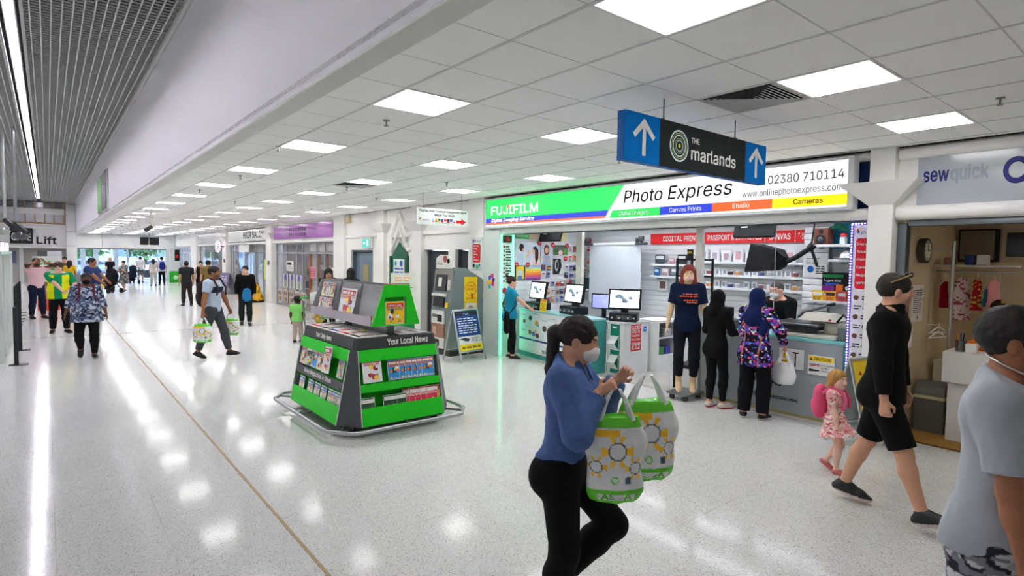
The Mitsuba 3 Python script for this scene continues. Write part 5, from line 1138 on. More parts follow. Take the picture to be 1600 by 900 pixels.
t = thing('paper_bundle', 'white paper leaflet holder on the shutter guide', 'leaflets'); m = M(srgb((222, 216, 214))).box((7.06, 2.02, 1.05), (7.18, 2.07, 1.28), bev=0.01); part(t, 'papers', m, 'matte')
t = thing('television', 'grey screened television on the cream back wall', 'television'); part(t, 'case', M(BLACK).box((9.27, 1.74, 1.98), (9.345, 2.15, 2.40), bev=0.008), 'satin'); part(t, 'screen', M(srgb((120, 112, 98))).box((9.265, 1.78, 2.01), (9.272, 2.13, 2.38)), 'gloss')
t = thing('camera_dome', 'dark security camera dome under the sewing shop lintel', 'camera'); m = M(srgb((24, 24, 24))); m.ball((8.0, 1.86, 2.50), (0.08, 0.08, 0.07), sub=2); part(t, 'dome', m, 'gloss')
t = thing('clothes_rail', 'silver post and shelf rail carrying clothes in the sewing shop', 'clothes rail'); m = M(srgb((200, 204, 204))); m.cyl((8.36, 1.98, 0.007), (8.36, 1.98, 2.22), 0.022, n=12); part(t, 'post', m, 'metal'); part(t, 'shelf', M(srgb((196, 192, 182))).box((8.40, 1.42, 1.915), (8.72, 2.19, 1.94), bev=0.004), 'satin')
m = M(STEEL); m.cyl((8.56, 1.42, 1.86), (8.56, 2.19, 1.86), 0.012, n=8); part(t, 'rail', m, 'metal'); m.cyl((8.36, 1.98, 2.12), (8.36, 2.19, 2.12), 0.01, n=6)
m = M(STEEL); m.cyl((8.36, 1.98, 2.12), (8.0, 2.19, 2.12), 0.009, n=6); part(t, 'brace', m, 'metal')
for i, (y, c, s_) in enumerate(((2.06, (170, 110, 112), .10), (1.86, (30, 50, 120), .08), (1.74, (214, 212, 210), .10))):
    tt = thing('fabric_box', f'{["pink", "blue", "white"][i]} packet lying on the shelf over the clothes rail', 'box'); part(tt, 'box', M(srgb(c)).box((8.5, y - s_ / 2, 1.941), (8.64, y + s_ / 2, 2.03 + .03 * (i > 0)), bev=0.006), 'satin')
def garment(label, y, col, ztop, zbot, w, x=8.56, spots=None, name='garment', seed=0):
    t = thing(name, label, 'garment'); B = Blob(); zm = (ztop + zbot) / 2
    B.bone((x, y, ztop - 0.06), (x, y, zbot + 0.05), w * 0.55, w * 0.75, 0.03, (0.75, -0.66, 0), 0.28, cap='b')
    col_ = srgb(col)
    def cf(v):
        c = np.tile(col_, (len(v), 1))
        if spots is not None:
            n_ = meshkit.noise(v * 38, 3); c[n_ > 0.62] = srgb(spots)
        return c
    part(t, 'cloth', B.build(0.012, cf, 0.012, 16, seed), 'cloth')
    m = M(srgb((225, 225, 225))); m.tube([(x - 0.75 * w * .5, y + .66 * w * .5, ztop - .06), (x, y, ztop), (x + .75 * w * .5, y - .66 * w * .5, ztop - .06)], 0.006, n=5); m.tube([(x, y, ztop), (x, y, ztop + 0.03), (x, y, 1.846)], 0.004, n=5); part(t, 'hanger', m, 'gloss')
garment('dark red garment hanging nearest the silver post', 2.10, (150, 20, 42), 1.76, 1.36, 0.09, seed=1); garment('white and pink patterned garment hanging behind the silver post', 1.93, (222, 205, 200), 1.76, 1.22, 0.17, spots=(170, 70, 90), seed=2)
garment('pink garment hanging at the right end of the clothes rail', 1.62, (225, 150, 150), 1.78, 1.40, 0.12, seed=3); garment('red and yellow garment hanging mid rail', 1.78, (180, 30, 50), 1.78, 1.35, 0.10, spots=(215, 200, 90), seed=4); garment('teal garment on the clothes rail', 1.70, (40, 130, 150), 1.70, 1.40, 0.06, seed=5)
garment('dark brown and gold garment hanging low at the clothes rail', 1.56, (40, 28, 18), 1.52, 1.10, 0.17, x=8.48, spots=(190, 140, 50), seed=6)
t = thing('sewing_counter', 'white stepped counter at the sewing shop entrance', 'counter'); wt = srgb((216, 214, 210)); part(t, 'upper_box', M(wt).box((7.58, 0.7, 0.66), (8.15, 1.85, 1.0), bev=0.01), 'satin'); part(t, 'base', M(wt).box((7.64, 0.75, 0.02), (8.1, 1.8, 0.66)), 'satin')
t = thing('low_box', 'pale low cabinet behind the grey bin', 'cabinet'); part(t, 'body', M(srgb((200, 190, 165))).box((8.45, 1.75, 0.01), (8.8, 2.15, 0.78), bev=0.01), 'satin')
t = thing('swing_bin', 'grey plastic bin with a domed swing lid and bag edge showing', 'bin'); B = Blob(); g_ = srgb((92, 92, 86))
part(t, 'body', M(g_).prism(sbox(-.15, -.13, .15, .13).buffer(.02), 0.40, move(7.98, 2.01, 0.02)), 'satin'); m = M(srgb((104, 104, 98))); a = np.linspace(0, math.pi, 13)
pl = Polygon([(0.165 * math.cos(q), 0.16 * math.sin(q)) for q in a]); m.prism(pl, 0.29, frame((7.98, 2.155, 0.43), (1, 0, 0), (0, 0, 1))); part(t, 'lid', m, 'satin'); part(t, 'bag_edge', M(srgb((190, 186, 140))).prism(sbox(-.155, -.135, .155, .135).buffer(.02).difference(sbox(-.14, -.12, .14, .12)), 0.035, move(7.98, 2.01, 0.40)), 'satin', 'pale bin bag edge')
t = thing('pen_pot', 'wire pen pot with pens on the white counter', 'pot'); m = M(MGREY); m.lathe([(0, 0), (0.045, 0), (0.05, 0.12), (0.046, 0.12), (0.042, 0.01)], n=14, origin=(7.72, 1.72, 1.0)); part(t, 'pot', m, 'metal')
for i, c in enumerate(((230, 120, 30), (40, 80, 180), (30, 30, 30))): m = M(srgb(c)); m.cyl((7.70 + 0.02 * i, 1.72, 1.02), (7.68 + 0.035 * i, 1.74 - .02 * i, 1.2), 0.006, n=6); part(t, 'pen', m, 'satin')
t = thing('orange_bag', 'orange and pink bag lying on the white counter', 'bag'); B = Blob(); B.ell((8.0, 1.55, 1.06), (0.11, 0.17, 0.07), 0.01); part(t, 'cloth', B.build(0.012, lambda v: np.where((meshkit.noise(v * 15, 2) > .6)[:, None], srgb((235, 180, 180)), srgb((235, 120, 30))), 0.015, 14), 'cloth')
t = thing('coat_hanger', 'white plastic coat hanger hooked beside the counter', 'coat hanger')
m = M(srgb((228, 228, 226))); o = np.array([8.25, 2.06, 1.12])
for dz in (0, 0.06): m.tube([o + [-.17, .05, -.05 + dz], o + [0, 0, .02 + dz], o + [.17, -.05, -.05 + dz], o + [-.17, .05, -.05 + dz]], 0.009, n=6)
m.tube([o + [0, 0, .02], o + [0, 0, .1], o + [.02, 0, .12]], 0.005, n=5); m.tube([o + [0, 0.02, 0.1], o + [0.0, 0.12, 0.1]], 0.006, n=5); part(t, 'hanger', m, 'gloss')
t = thing('white_dispenser', 'small white holder on the front of the white counter', 'holder'); part(t, 'body', M(WHITE).box((7.62, 1.56, 1.0), (7.70, 1.66, 1.1), bev=0.006), 'satin')
t = thing('shop_strip_light', 'strip light on the ceiling inside the sewing shop', 'ceiling light'); m = M(); m.quad((8.2, -2.2, 2.52), (8.2, 1.2, 2.52), (8.3, 1.2, 2.52), (8.3, -2.2, 2.52)); part(t, 'tube', emit(m.ply('matte'), (5.2, 4.7, 3.9), 2.0)); part(t, 'housing', M().box((8.19, -2.2, 2.525), (8.31, 1.2, 2.545)), 'satin')
# ------------------------------------------------------------------ things standing and hanging in the mall
# hanging direction sign
t = thing('hanging_sign', 'blue and charcoal hanging sign with white arrows and ring emblem', 'sign')
hx0, hx1, hy, hz0, hz1 = 3.17, 5.16, 2.67, 2.655, 3.005; fh = frame((hx0, hy, hz0), (1, 0, 0), (0, 0, 1)); W_, H_ = hx1 - hx0, hz1 - hz0
part(t, 'body', M(srgb((0, 86, 165))).box((hx0, hy + 0.002, hz0), (hx1, hy + 0.07, hz1), bev=0.004), 'satin')
part(t, 'arrow_panel', M(srgb((0, 116, 200))).box((hx0, hy - 0.002, hz0), (hx0 + 0.40, hy + 0.002, hz1)), 'cloth', 'blue panel'); part(t, 'name_panel', M(srgb((44, 47, 49))).box((hx0 + 0.40, hy - 0.002, hz0), (hx1 - 0.36, hy + 0.002, hz1)), 'cloth', 'charcoal panel'); part(t, 'arrow_panel', M(srgb((0, 116, 200))).box((hx1 - 0.36, hy - 0.002, hz0), (hx1, hy + 0.002, hz1)), 'cloth', 'blue panel')
for cx, s_ in ((0.215, 1.0), (W_ - 0.175, 0.95)):
    p = Print(frame((hx0 + cx, hy - 0.002, hz0), (1, 0, 0), (0, 0, 1)), 0.001)
    sh = LineString([(0, 0.05), (0, 0.30)]).buffer(0.02, cap_style=2).union(LineString([(-0.115, 0.185), (0, 0.292), (0.115, 0.185)]).buffer(0.02, cap_style=2, join_style=2)); p.poly(sh, srgb((225, 225, 225))); part(t, 'arrow', p.m, 'satin')
p = Print(frame((hx0, hy - 0.002, hz0), (1, 0, 0), (0, 0, 1)), 0.001); cx, cz = 0.645, 0.178
for r0, r1, c in ((0.122, 0.108, (215, 230, 235)), (0.100, 0.092, (150, 165, 90)), (0.085, 0.074, (200, 215, 220)), (0.062, 0.052, (130, 150, 90)), (0.046, 0.036, (175, 190, 200)), (0.016, 0, (190, 205, 60))):
    ri = Point(cx, cz).buffer(r0, 10); p.poly(ri.difference(Point(cx, cz).buffer(r1, 10)) if r1 else ri, srgb(c))
p.text('THE', 0.80, 0.222, 0.042, WHITE, True, width=0.115); p.text('marlands', 0.80, 0.095, 0.098, WHITE, True, width=0.665); part(t, 'lettering', p.m, 'satin')
for x in (3.66, 4.68): m = M(srgb((110, 112, 112))); m.cyl((x, hy + 0.035, hz1 - 0.01), (x, hy + 0.035, CZ + 0.004), 0.006, n=6); m.cyl((x, hy + 0.035, hz1), (x, hy + 0.035, hz1 + 0.02), 0.014, n=8); part(t, 'rod', m, 'metal')
# passport sign
t = thing('hanging_sign', 'white hanging passport sign with small flags and a red arrow', 'sign'); px0, px1, py, pz0, pz1 = 5.36, 6.52, 9.44, 2.555, 2.875; part(t, 'board', M(srgb((222, 224, 226))).box((px0, py, pz0), (px1, py + 0.02, pz1), bev=0.003), 'satin')
p = Print(frame((px0, py, pz0), (1, 0, 0), (0, 0, 1)), 0.001); p.text('Digital And Coded Passports Here', 0.05, 0.245, 0.045, BLACK, True, width=1.06); p.text('While You Wait!', 0.38, 0.17, 0.05, BLACK, True, width=0.46); p.poly([(.88, .055), (1.0, .055), (1.0, .02), (1.11, .085), (1.0, .15), (1.0, .115), (.88, .115)], RED)
p.text('photo', 0.12, 0.075, 0.04, MGREY, width=0.15); p.disc(0.06, 0.10, 0.016, BLUE); p.disc(0.085, 0.12, 0.014, RED); p.disc(0.075, 0.085, 0.012, YELLOW)
fcol = [((180, 190, 215), (190, 50, 60)), ((240, 150, 50), (40, 130, 60)), ((40, 110, 60), (230, 200, 50)), ((40, 60, 150), (200, 40, 50)), ((210, 40, 40), (230, 230, 230)), ((40, 40, 40), (210, 50, 50)), ((30, 60, 150), (220, 220, 230)), ((220, 220, 220), (200, 40, 60))]
for i, (a, b) in enumerate(fcol): x = 0.33 + i * 0.067; p.rect(x, 0.06, 0.05, 0.066, srgb(a)); p.rect(x, 0.06, 0.05, 0.022, srgb(b)); p.lines(x, 0.035, 0.05, 0.012, 1, MGREY, i)
part(t, 'print', p.m, 'satin')
for x in (px0 + 0.15, px1 - 0.15): m = M(MGREY); m.cyl((x, py + 0.01, pz1 - 0.005), (x, py + 0.01, CZ + 0.004), 0.004, n=5); part(t, 'rod', m, 'metal')

# ceiling fittings
for k, j in vents_at:
    t = thing('ceiling_vent', 'square louvred air vent next to a light panel near the hanging sign' if j < 5 else 'square louvred air vent in the middle of the ceiling further along', 'air vent'); x, y = X0 + k * P, Y0 + j * P
    for i in range(9):
        a = 0.018 + 0.031 * i; b = 0.6 - a; m = M(srgb((178, 181, 181))); q0 = [(x + a, y + a), (x + b, y + a), (x + b, y + b), (x + a, y + b)]; q1 = [(x + a + .025, y + a + .025), (x + b - .025, y + a + .025), (x + b - .025, y + b - .025), (x + a + .025, y + b - .025)]
        for e in range(4): A = [(*q0[e], CZ - .006), (*q0[(e + 1) % 4], CZ - .006), (*q1[(e + 1) % 4], CZ + .001), (*q1[e], CZ + .001)]; m.quad(*A); m.quad(*A[::-1])
        part(t, 'louvre', m, 'satin')
    part(t, 'frame', M(srgb((215, 215, 212))).box((x + .003, y + .003, CZ - .006), (x + .597, y + .014, CZ + .008)).box((x + .003, y + .586, CZ - .006), (x + .597, y + .597, CZ + .008)).box((x + .003, y + .014, CZ - .006), (x + .014, y + .586, CZ + .008)).box((x + .586, y + .014, CZ - .006), (x + .597, y + .586, CZ + .008)), 'satin'); part(t, 'duct', M(srgb((30, 31, 31))).box((x + 0.01, y + 0.01, CZ + 0.009), (x + 0.59, y + 0.59, CZ + 0.0115)), 'matte')
sp = M(srgb((130, 132, 130))); sp.cyl((0, 0, 0), (0, 0, -0.05), 0.008, n=6); sp.cyl((0, 0, -0.05), (0, 0, -0.055), 0.022, n=10); sp.cyl((0, 0, 0.0), (0, 0, -0.006), 0.03, n=10); spd = sp.ply('metal')
for i, (x, y) in enumerate(((2.39, 4.76), (5.44, 1.06), (2.05, 6.72), (5.43, 4.65), (5.1, 8.0), (2.35, 9.6), (4.2, 9.9), (2.3, 12.4), (5.4, 11.2), (3.4, 14.4), (5.4, 15.0))):
    part(thing('sprinkler', f'small ceiling sprinkler head, {ORD[i]} of those along the hall by distance', 'sprinkler', 'ceiling sprinklers'), 'head', spd, to=move(x, y, CZ))
t = thing('security_camera', 'security camera on a long drop pole from the low ceiling', 'camera'); m = M(WHITE); m.cyl((2.4, 19.9, CZ + 0.005), (2.4, 19.9, 2.72), 0.025, n=8); part(t, 'pole', m, 'satin'); m = M(DGREY); m.cyl((2.4, 19.9, 2.72), (2.25, 19.75, 2.62), 0.06, n=10); part(t, 'head', m, 'satin')
t = thing('television', 'black information screen hanging under the ceiling near the end wall', 'television'); m = M(srgb((30, 33, 35))); m.box((4.7, 44.0, 2.48), (5.15, 44.12, 2.98), bev=0.02); m.box((5.2, 44.05, 2.48), (5.75, 44.17, 2.98), bev=0.02); part(t, 'screen', m, 'satin'); m = M(LGREY); m.cyl((5.2, 44.1, 2.7), (5.2, 44.1, CZ + 0.005), 0.05, n=8); part(t, 'pole', m, 'satin')
t = thing('wall_banner', 'green and grey banner sign on the bulkhead', 'sign'); part(t, 'frame', M(srgb((190, 192, 190))).box((1.40, 20.7, 3.24), (1.449, 24.5, 4.42)), 'satin'); part(t, 'green_field', M(srgb((100, 165, 80))).box((1.385, 22.75, 3.28), (1.399, 24.4, 4.38)), 'satin'); part(t, 'grey_field', M(srgb((85, 88, 90))).box((1.385, 20.85, 3.28), (1.399, 22.75, 4.38)), 'satin'); p = Print(frame((1.385, 22.2, 3.7), (0, -1, 0), (0, 0, 1)), 0.002); p.disc(.2, .2, .14, WHITE); p.disc(.2, .2, .1, srgb((85, 88, 90))); part(t, 'emblem', p.m, 'satin')

# newspaper stand
ns = thing('newspaper_stand', 'bright green and grey newspaper and magazine stand on a bumper base', 'display stand'); GR = srgb((28, 196, 32)); gy = srgb((70, 73, 75)); gl = srgb((128, 131, 132))
cx, cy = 3.06, 6.60
def octa(hx, hy, ch, z): return [np.array(p) for p in ((cx - hx + ch, cy - hy, z), (cx + hx - ch, cy - hy, z), (cx + hx, cy - hy + ch * 1.3, z), (cx + hx, cy + hy - ch * 1.3, z), (cx + hx - ch, cy + hy, z), (cx - hx + ch, cy + hy, z), (cx - hx, cy + hy - ch * 1.3, z), (cx - hx, cy - hy + ch * 1.3, z))]
b0, b1 = octa(0.70, 0.98, 0.19, 0.13), octa(0.545, 0.82, 0.06, 0.93)
m = M(gy)
for i in (1, 3, 5, 7): m = M(gy); m.quad(b0[i], b0[(i + 1) % 8], b1[(i + 1) % 8], b1[i]); part(ns, 'corner_panel', m, 'satin', 'dark grey corner panel')
for i in range(8): m = M(srgb((225, 228, 228))); m.tube([b0[i], b1[i]], 0.007, n=5); part(ns, 'corner_edge', m, 'metal')
def lp(i, u, w):                                   # a point on the sloping side i: u along, w up
    j = (i + 1) % 8; return (b0[i] * (1 - u) + b0[j] * u) * (1 - w) + (b1[i] * (1 - u) + b1[j] * u) * w
def side_n(i): return _n(np.cross(b0[(i + 1) % 8] - b0[i], b1[i] - b0[i]))
def strip(i, w0, w1, col, name, depth=0.012, out=0.0, u0=0.0, u1=1.0, mat='satin', label=None):
    n = side_n(i) * out; d = side_n(i) * depth; a = [lp(i, u0, w0) + n, lp(i, u1, w0) + n, lp(i, u1, w1) + n, lp(i, u0, w1) + n]; bq = [q - d for q in a]; m = M(col); m.quad(*a)
    for k_ in range(4): m.quad(a[k_], bq[k_], bq[(k_ + 1) % 4], a[(k_ + 1) % 4])
    return part(ns, name, m, mat, label)
for i in (0, 2, 4, 6):
    m = M(GR); ins = side_n(i) * -0.16; m.quad(lp(i, 0, 0) + ins, lp(i, 1, 0) + ins, lp(i, 1, 1) + ins, lp(i, 0, 1) + ins); part(ns, 'back_panel', m, 'satin')
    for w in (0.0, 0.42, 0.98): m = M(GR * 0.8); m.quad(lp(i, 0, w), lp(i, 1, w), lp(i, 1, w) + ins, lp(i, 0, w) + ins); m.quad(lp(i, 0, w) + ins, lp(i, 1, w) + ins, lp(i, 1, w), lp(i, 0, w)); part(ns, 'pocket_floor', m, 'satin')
    for u in (0.0, 1.0): m = M(gl); m.quad(lp(i, u, 0), lp(i, u, 0) + ins, lp(i, u, 1) + ins, lp(i, u, 1)); m.quad(lp(i, u, 1), lp(i, u, 1) + ins, lp(i, u, 0) + ins, lp(i, u, 0)); part(ns, 'pocket_side', m, 'satin', 'grey pocket side')
    strip(i, 0.0, 0.235, GR, 'lower_front'); strip(i, 0.84, 1.0, GR, 'upper_front'); 
    if i == 6: strip(i, 0.44, 0.56, gy, 'shelf_front', label='dark grey lettered shelf front')
    else: strip(i, 0.44, 0.545, GR * 0.9, 'shelf_front')
f6 = frame(lp(6, 0.06, 0.455) + side_n(6) * 0.001, lp(6, 1, 0.455) - lp(6, 0, 0.455), lp(6, 0.06, 1) - lp(6, 0.06, 0)); m = M(); text_into(m, 'More Magazines in Store', 0.05, f6 @ move(0.20, 0.025, 0), WHITE, True, 0.002, width=0.85); part(ns, 'lettering', m, 'matte')
mags = [((232, 232, 236), (40, 90, 180), (190, 40, 50)), ((60, 150, 215), (240, 120, 50), (235, 225, 110)), ((60, 100, 70), (220, 225, 220), (40, 60, 60)), ((225, 60, 90), (240, 235, 235), (240, 190, 60)), ((240, 225, 180), (200, 40, 50), (50, 90, 160)), ((235, 235, 238), (190, 60, 80), (90, 140, 70)), ((250, 205, 40), (210, 40, 40), (40, 80, 170))]
def magazine(label, f0, w, h, k, group, tilt=0.0, name='magazine', cat='magazine', seed=0):
    t = thing(name, label, cat, group); c = mags[k % len(mags)]; m = M(srgb((225, 225, 225))).box((0, 0, -0.0035), (w, h, 0)).moved(f0); part(t, 'pages', m, 'matte')
    p = Print(f0, 0.0005); p.rect(.004, .004, w - .008, h - .008, srgb(c[0])); rg_ = np.random.default_rng(k * 17 + seed + 1); pal = [c[1], c[2], (240, 215, 90), (245, 245, 245), (60, 70, 90), (225, 150, 120), tuple(int(.6 * q) for q in c[0])]
    for _ in range(9):
        x, y, a = .1 * w + rg_.random() * .62 * w, .08 * h + rg_.random() * .5 * h, (.08 + .14 * rg_.random()) * w
        p.disc(x + a * .4, y + a * .4, a * .6, srgb(pal[rg_.integers(7)]), a * (.5 + .5 * rg_.random())) if rg_.random() < .5 else p.rect(x, y, min(a * 1.5, w * .92 - x), a, srgb(pal[rg_.integers(7)]))
    p.rect(w * .06, h * .76, w * .88, h * .17, srgb(c[1])); p.text('SPECIAL', w * .1, h * .79, h * .09, WHITE, True, width=w * .78) if seed == 4 else p.lines(w * .1, h * .78, w * .8, h * .12, 1, WHITE, k + 7, .8); p.lines(w * .08, h * .64, w * .84, h * .1, 2, srgb(c[1] if k % 2 else c[2]), k + seed); p.lines(w * .08, h * .04, w * .84, h * .08, 2, srgb((250, 250, 250)), k + 3 + seed); part(t, 'cover', p.m, 'gloss')
def in_pocket(i, u, w, out): # frame whose x runs along the side, up along the slope
    o = lp(i, u, w) + side_n(i) * out; return frame(o, lp(i, 1, w) - lp(i, 0, w), lp(i, u, 1) - lp(i, u, 0))
FR, LF = 0, 6
magazine('white covered floral magazine at the left of the front upper pocket', in_pocket(FR, 0.05, 0.56, -0.02), 0.225, 0.285, 5, None)
for n_, u in enumerate((0.36, 0.50, 0.575, 0.65, 0.72, 0.78)): magazine(f'blue and orange magazine, {ORD[n_]} in the upper front pocket', in_pocket(FR, u, 0.555, -0.02 - 0.0045 * (5 - n_)), 0.165, 0.225, 1, 'blue magazines in the front upper pocket')
for n_, u in enumerate((0.0, 0.26, 0.38)): magazine(f'dark green puzzle magazine, {ORD[n_]} in the front lower pocket', in_pocket(FR, u + 0.01, 0.08, -0.02 - 0.001 * n_), 0.165, 0.235, 2, 'green magazines in the front lower pocket')
for n_, u in enumerate((0.52, 0.595, 0.665, 0.735, 0.805)): magazine(f'pink and white magazine, {ORD[n_]} in the front lower pocket', in_pocket(FR, u, 0.10, -0.045 + 0.0045 * n_), 0.15, 0.26, 3, 'pink magazines in the front lower pocket')
magazine('yellow magazine at the right end of the front lower pocket', in_pocket(FR, 0.86, 0.10, -0.034), 0.13, 0.26, 6, None)
for n_, u in enumerate((0.03, 0.145, 0.26, 0.375, 0.47)): magazine(f'colourful wide magazine, {ORD[n_]} in the upper pocket of the stand side', in_pocket(LF, u, 0.58, -0.014 - .0045 * n_), 0.20, 0.24, (4, 2, 1, 4, 0)[n_], 'magazines in the side upper pocket')
magazine('folded newspaper sticking out of the side upper pocket', in_pocket(LF, 0.66, 0.60, 0.06) @ move(0, 0, 0, 0.06), 0.20, 0.30, 5, None, name='newspaper', cat='newspaper'); magazine('second paper behind the folded newspaper', in_pocket(LF, 0.80, 0.58, -0.03), 0.17, 0.24, 0, None, name='newspaper', cat='newspaper')
for n_, u in enumerate((0.10, 0.29, 0.43, 0.56, 0.70, 0.81)): magazine(f'white newspaper with colour photo, {ORD[n_]} in the lower pocket of the stand side', in_pocket(LF, u, 0.10, -0.018 - 0.0045 * n_), 0.17, 0.25, 0, 'papers in the side lower pocket', name='newspaper', cat='newspaper')
bt = octa(0.52, 0.80, 0.03, 0.93); bt2 = octa(0.50, 0.78, 0.03, 1.05); m = M(srgb((58, 60, 62)))
for i in range(8): m.quad(bt[i], bt[(i + 1) % 8], bt2[(i + 1) % 8], bt2[i])
m.add(np.array(bt2), [[0, i, i + 1] for i in range(1, 7)], srgb((50, 52, 54))); part(ns, 'band', m, 'satin', 'dark grey lettered band')
fb_ = frame(bt[0] + np.array([0, -0.004, 0]), (1, 0, 0), bt2[0] - bt[0]); m = M(); text_into(m, 'Your Local News', 0.068, fb_ @ move(0.36, 0.03, 0.001), WHITE, True, 0.002, width=0.52); part(ns, 'lettering', m, 'matte'); fb_ = frame(bt[6] + np.array([-0.004, 0, 0]), bt[7] - bt[6], bt2[6] - bt[6]); m = M(); text_into(m, 'Your Daily News', 0.058, fb_ @ move(0.42, 0.03, 0.001), WHITE, True, 0.002, width=0.5); part(ns, 'lettering', m, 'matte')
# newspapers lying on the deck
def flatpaper(label, x, y, rz, k, z=1.051, w=0.28, h=0.36):
    t = thing('newspaper', label, 'newspaper', 'newspapers lying on the stand deck'); f0 = move(x, y, z, rz); part(t, 'pages', M(srgb((214, 212, 208))).box((0, 0, 0), (w, h, 0.014), bev=0.003).moved(f0), 'matte')
    p = Print(f0 @ move(0, 0, 0.0145), 0.0004); p.rect(w * .06, h * .78, w * .88, h * .14, srgb(((40, 40, 44), (180, 40, 40), (40, 60, 120))[k % 3])); p.rect(w * .1, h * .36, w * .5, h * .36, srgb((120 + 20 * (k % 3), 110, 105))); p.lines(w * .08, h * .05, w * .84, h * .28, 7, srgb((80, 80, 82)), k)
    if k % 4 == 1: p.rect(w * .6, h * .1, w * .3, h * .18, YELLOW)
    part(t, 'front_page', p.m, 'matte')
n_ = 0
for y in (5.86, 6.16, 6.46, 6.76, 7.06):
    flatpaper(f'newspaper lying flat on the deck, {ORD[n_]} along the aisle side of the stand', 2.96, y - .02, math.pi / 2, n_, h=0.38); n_ += 1
for i, x in enumerate((3.11, 3.3)): flatpaper(f'newspaper lying flat on the deck, {["left", "right"][i]} one above the Your Local News band', x, 5.86, 0.05 * i, 2 + i, w=0.18, h=0.3)
# upper rack
def trap(x0, x1, z0, x2, x3, z1): return Polygon([(x0, z0), (x1, z0), (x2, z1), (x3, z1)])
yf, yb_ = 5.86, 7.74
outer = trap(2.76, 3.36, 1.17, 3.22, 2.92, 1.63); win = sbox(2.915, 1.18, 3.185, 1.49)
fe = frame((0, yf, 0), (1, 0, 0), (0, 0, 1))
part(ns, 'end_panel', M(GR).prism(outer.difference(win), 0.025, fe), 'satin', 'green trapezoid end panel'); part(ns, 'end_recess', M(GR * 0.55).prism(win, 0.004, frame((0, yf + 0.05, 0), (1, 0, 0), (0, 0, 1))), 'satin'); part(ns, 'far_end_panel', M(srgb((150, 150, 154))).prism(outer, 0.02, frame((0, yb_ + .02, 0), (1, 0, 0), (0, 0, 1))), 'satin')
magazine('red, yellow and blue puzzle special in the green end panel of the stand', frame((2.935, yf - 0.006, 1.165), (1, 0, 0), (0, 0, 1)), 0.235, 0.275, 6, None, seed=4)
m = M(srgb((215, 130, 130))); m.box((2.92, yf, 1.632), (3.24, yf + .03, 1.642)); part(ns, 'top_edge', m, 'satin', 'pink edge strip')
for s_, xb, xt in ((-1, 2.77, 2.93), (1, 3.35, 3.21)):
    m = M(srgb((150, 150, 154))); a = [(xb, yf + .02, 1.20), (xb, yb_, 1.20), (xt, yb_, 1.62), (xt, yf + .02, 1.62)]; xi = xb - s_ * 0.10; back = [(xi, yf + .02, 1.18), (xi, yb_, 1.18), (xt - s_ * .02, yb_, 1.62), (xt - s_ * .02, yf + .02, 1.62)]
    m.quad(*(back if s_ < 0 else back[::-1])); m.quad(*(back[::-1] if s_ < 0 else back)); part(ns, 'rack_back', m, 'satin', 'grey sloping rack back')
    mm = M(srgb((168, 166, 170))); sh = Polygon([(xb, 1.17), (xb + s_ * -.10, 1.17), (xb + s_ * -.10, 1.18), (xb, 1.18)]); mm.box((min(xb, xi), yf + .02, 1.165), (max(xb, xi), yb_, 1.18)); part(ns, 'rack_shelf', mm, 'satin')
    mm = M(srgb((170, 164, 172))).box((xb - .004, yf + .02, 1.165), (xb + .004, yb_, 1.27)); part(ns, 'rack_lip', mm, 'gloss', 'clear grey lip')
    for y in (yf + .60, yf + 1.22): mm = M(srgb((130, 130, 134))); mm.quad((xb, y, 1.18), (xi, y, 1.18), (xt - s_ * .02, y, 1.62), (xt, y, 1.62)); mm.quad((xt, y, 1.62), (xt - s_ * .02, y, 1.62), (xi, y, 1.18), (xb, y, 1.18)); part(ns, 'divider', mm, 'satin')
def rackframe(y, dz=0.0, out=0.0): 
    o = np.array([2.86, y, 1.195]); up = _n(np.array([2.945 - 2.86, 0, 1.62 - 1.195])); return frame(o + up * dz + np.array([-out, 0, 0]), (0, -1, 0), up)
for r_ in range(2):
    for c_ in range(3): magazine(f'white booklet, {ORD[c_]} in the {["bottom", "top"][r_]} row at the far end of the rack', rackframe(7.66 - 0.15 * c_, 0.02 + 0.2 * r_, 0.035 - 0.012 * r_), 0.13, 0.185, 0 if c_ % 2 else 4, 'booklets at the far end of the upper rack')
magazine('large folded broadsheet newspaper in the upper rack', rackframe(6.98, 0.0, 0.03), 0.46, 0.36, 5, None, name='newspaper', cat='newspaper'); magazine('small leaflet lying low in the upper rack', rackframe(7.25, 0.0, 0.05), 0.15, 0.10, 0, None); magazine('folded paper at the near end of the upper rack', rackframe(6.16, 0.0, 0.04), 0.20, 0.07, 4, None, name='newspaper', cat='newspaper')
for y in (5.98, 7.15): m = M(srgb((110, 116, 120))); m.box((3.02, y - .03, 1.05), (3.09, y + .03, 1.19)); part(ns, 'post', m, 'metal')
# bumper rail, castors
bb = octa(0.86, 1.12, 0.20, 0.125); m = M(srgb((176, 178, 182))); ring_ = []
for i in range(8):
    a, b = bb[i], bb[(i + 1) % 8]
    for u in (0.06, 0.94): ring_.append(a * (1 - u) + b * u)
m.tube(ring_, 0.022, n=8, closed=True); part(ns, 'bumper_rail', m, 'metal')
for i in range(0, 8, 1): m = M(srgb((120, 122, 126))); q = (bb[i] + bb[(i + 1) % 8]) / 2; m.cyl(q, q * 0.8 + np.array([cx, cy, 0.13]) * 0.2, 0.014, n=6); part(ns, 'bumper_arm', m, 'metal')
part(ns, 'base_plate', M(srgb((40, 42, 44))).prism(Polygon([p_[:2] for p_ in octa(0.69, 0.97, .19, 0)]), 0.02, move(0, 0, 0.115)), 'satin')
for x in (2.55, 3.57):
    for y in (5.85, 7.35): m = M(BLACK); m.cyl((x - .015, y, 0.05), (x + .015, y, 0.05), 0.05, n=12); m.box((x - .03, y - .03, .08), (x + .03, y + .03, .118)); part(ns, 'castor', m, 'satin')

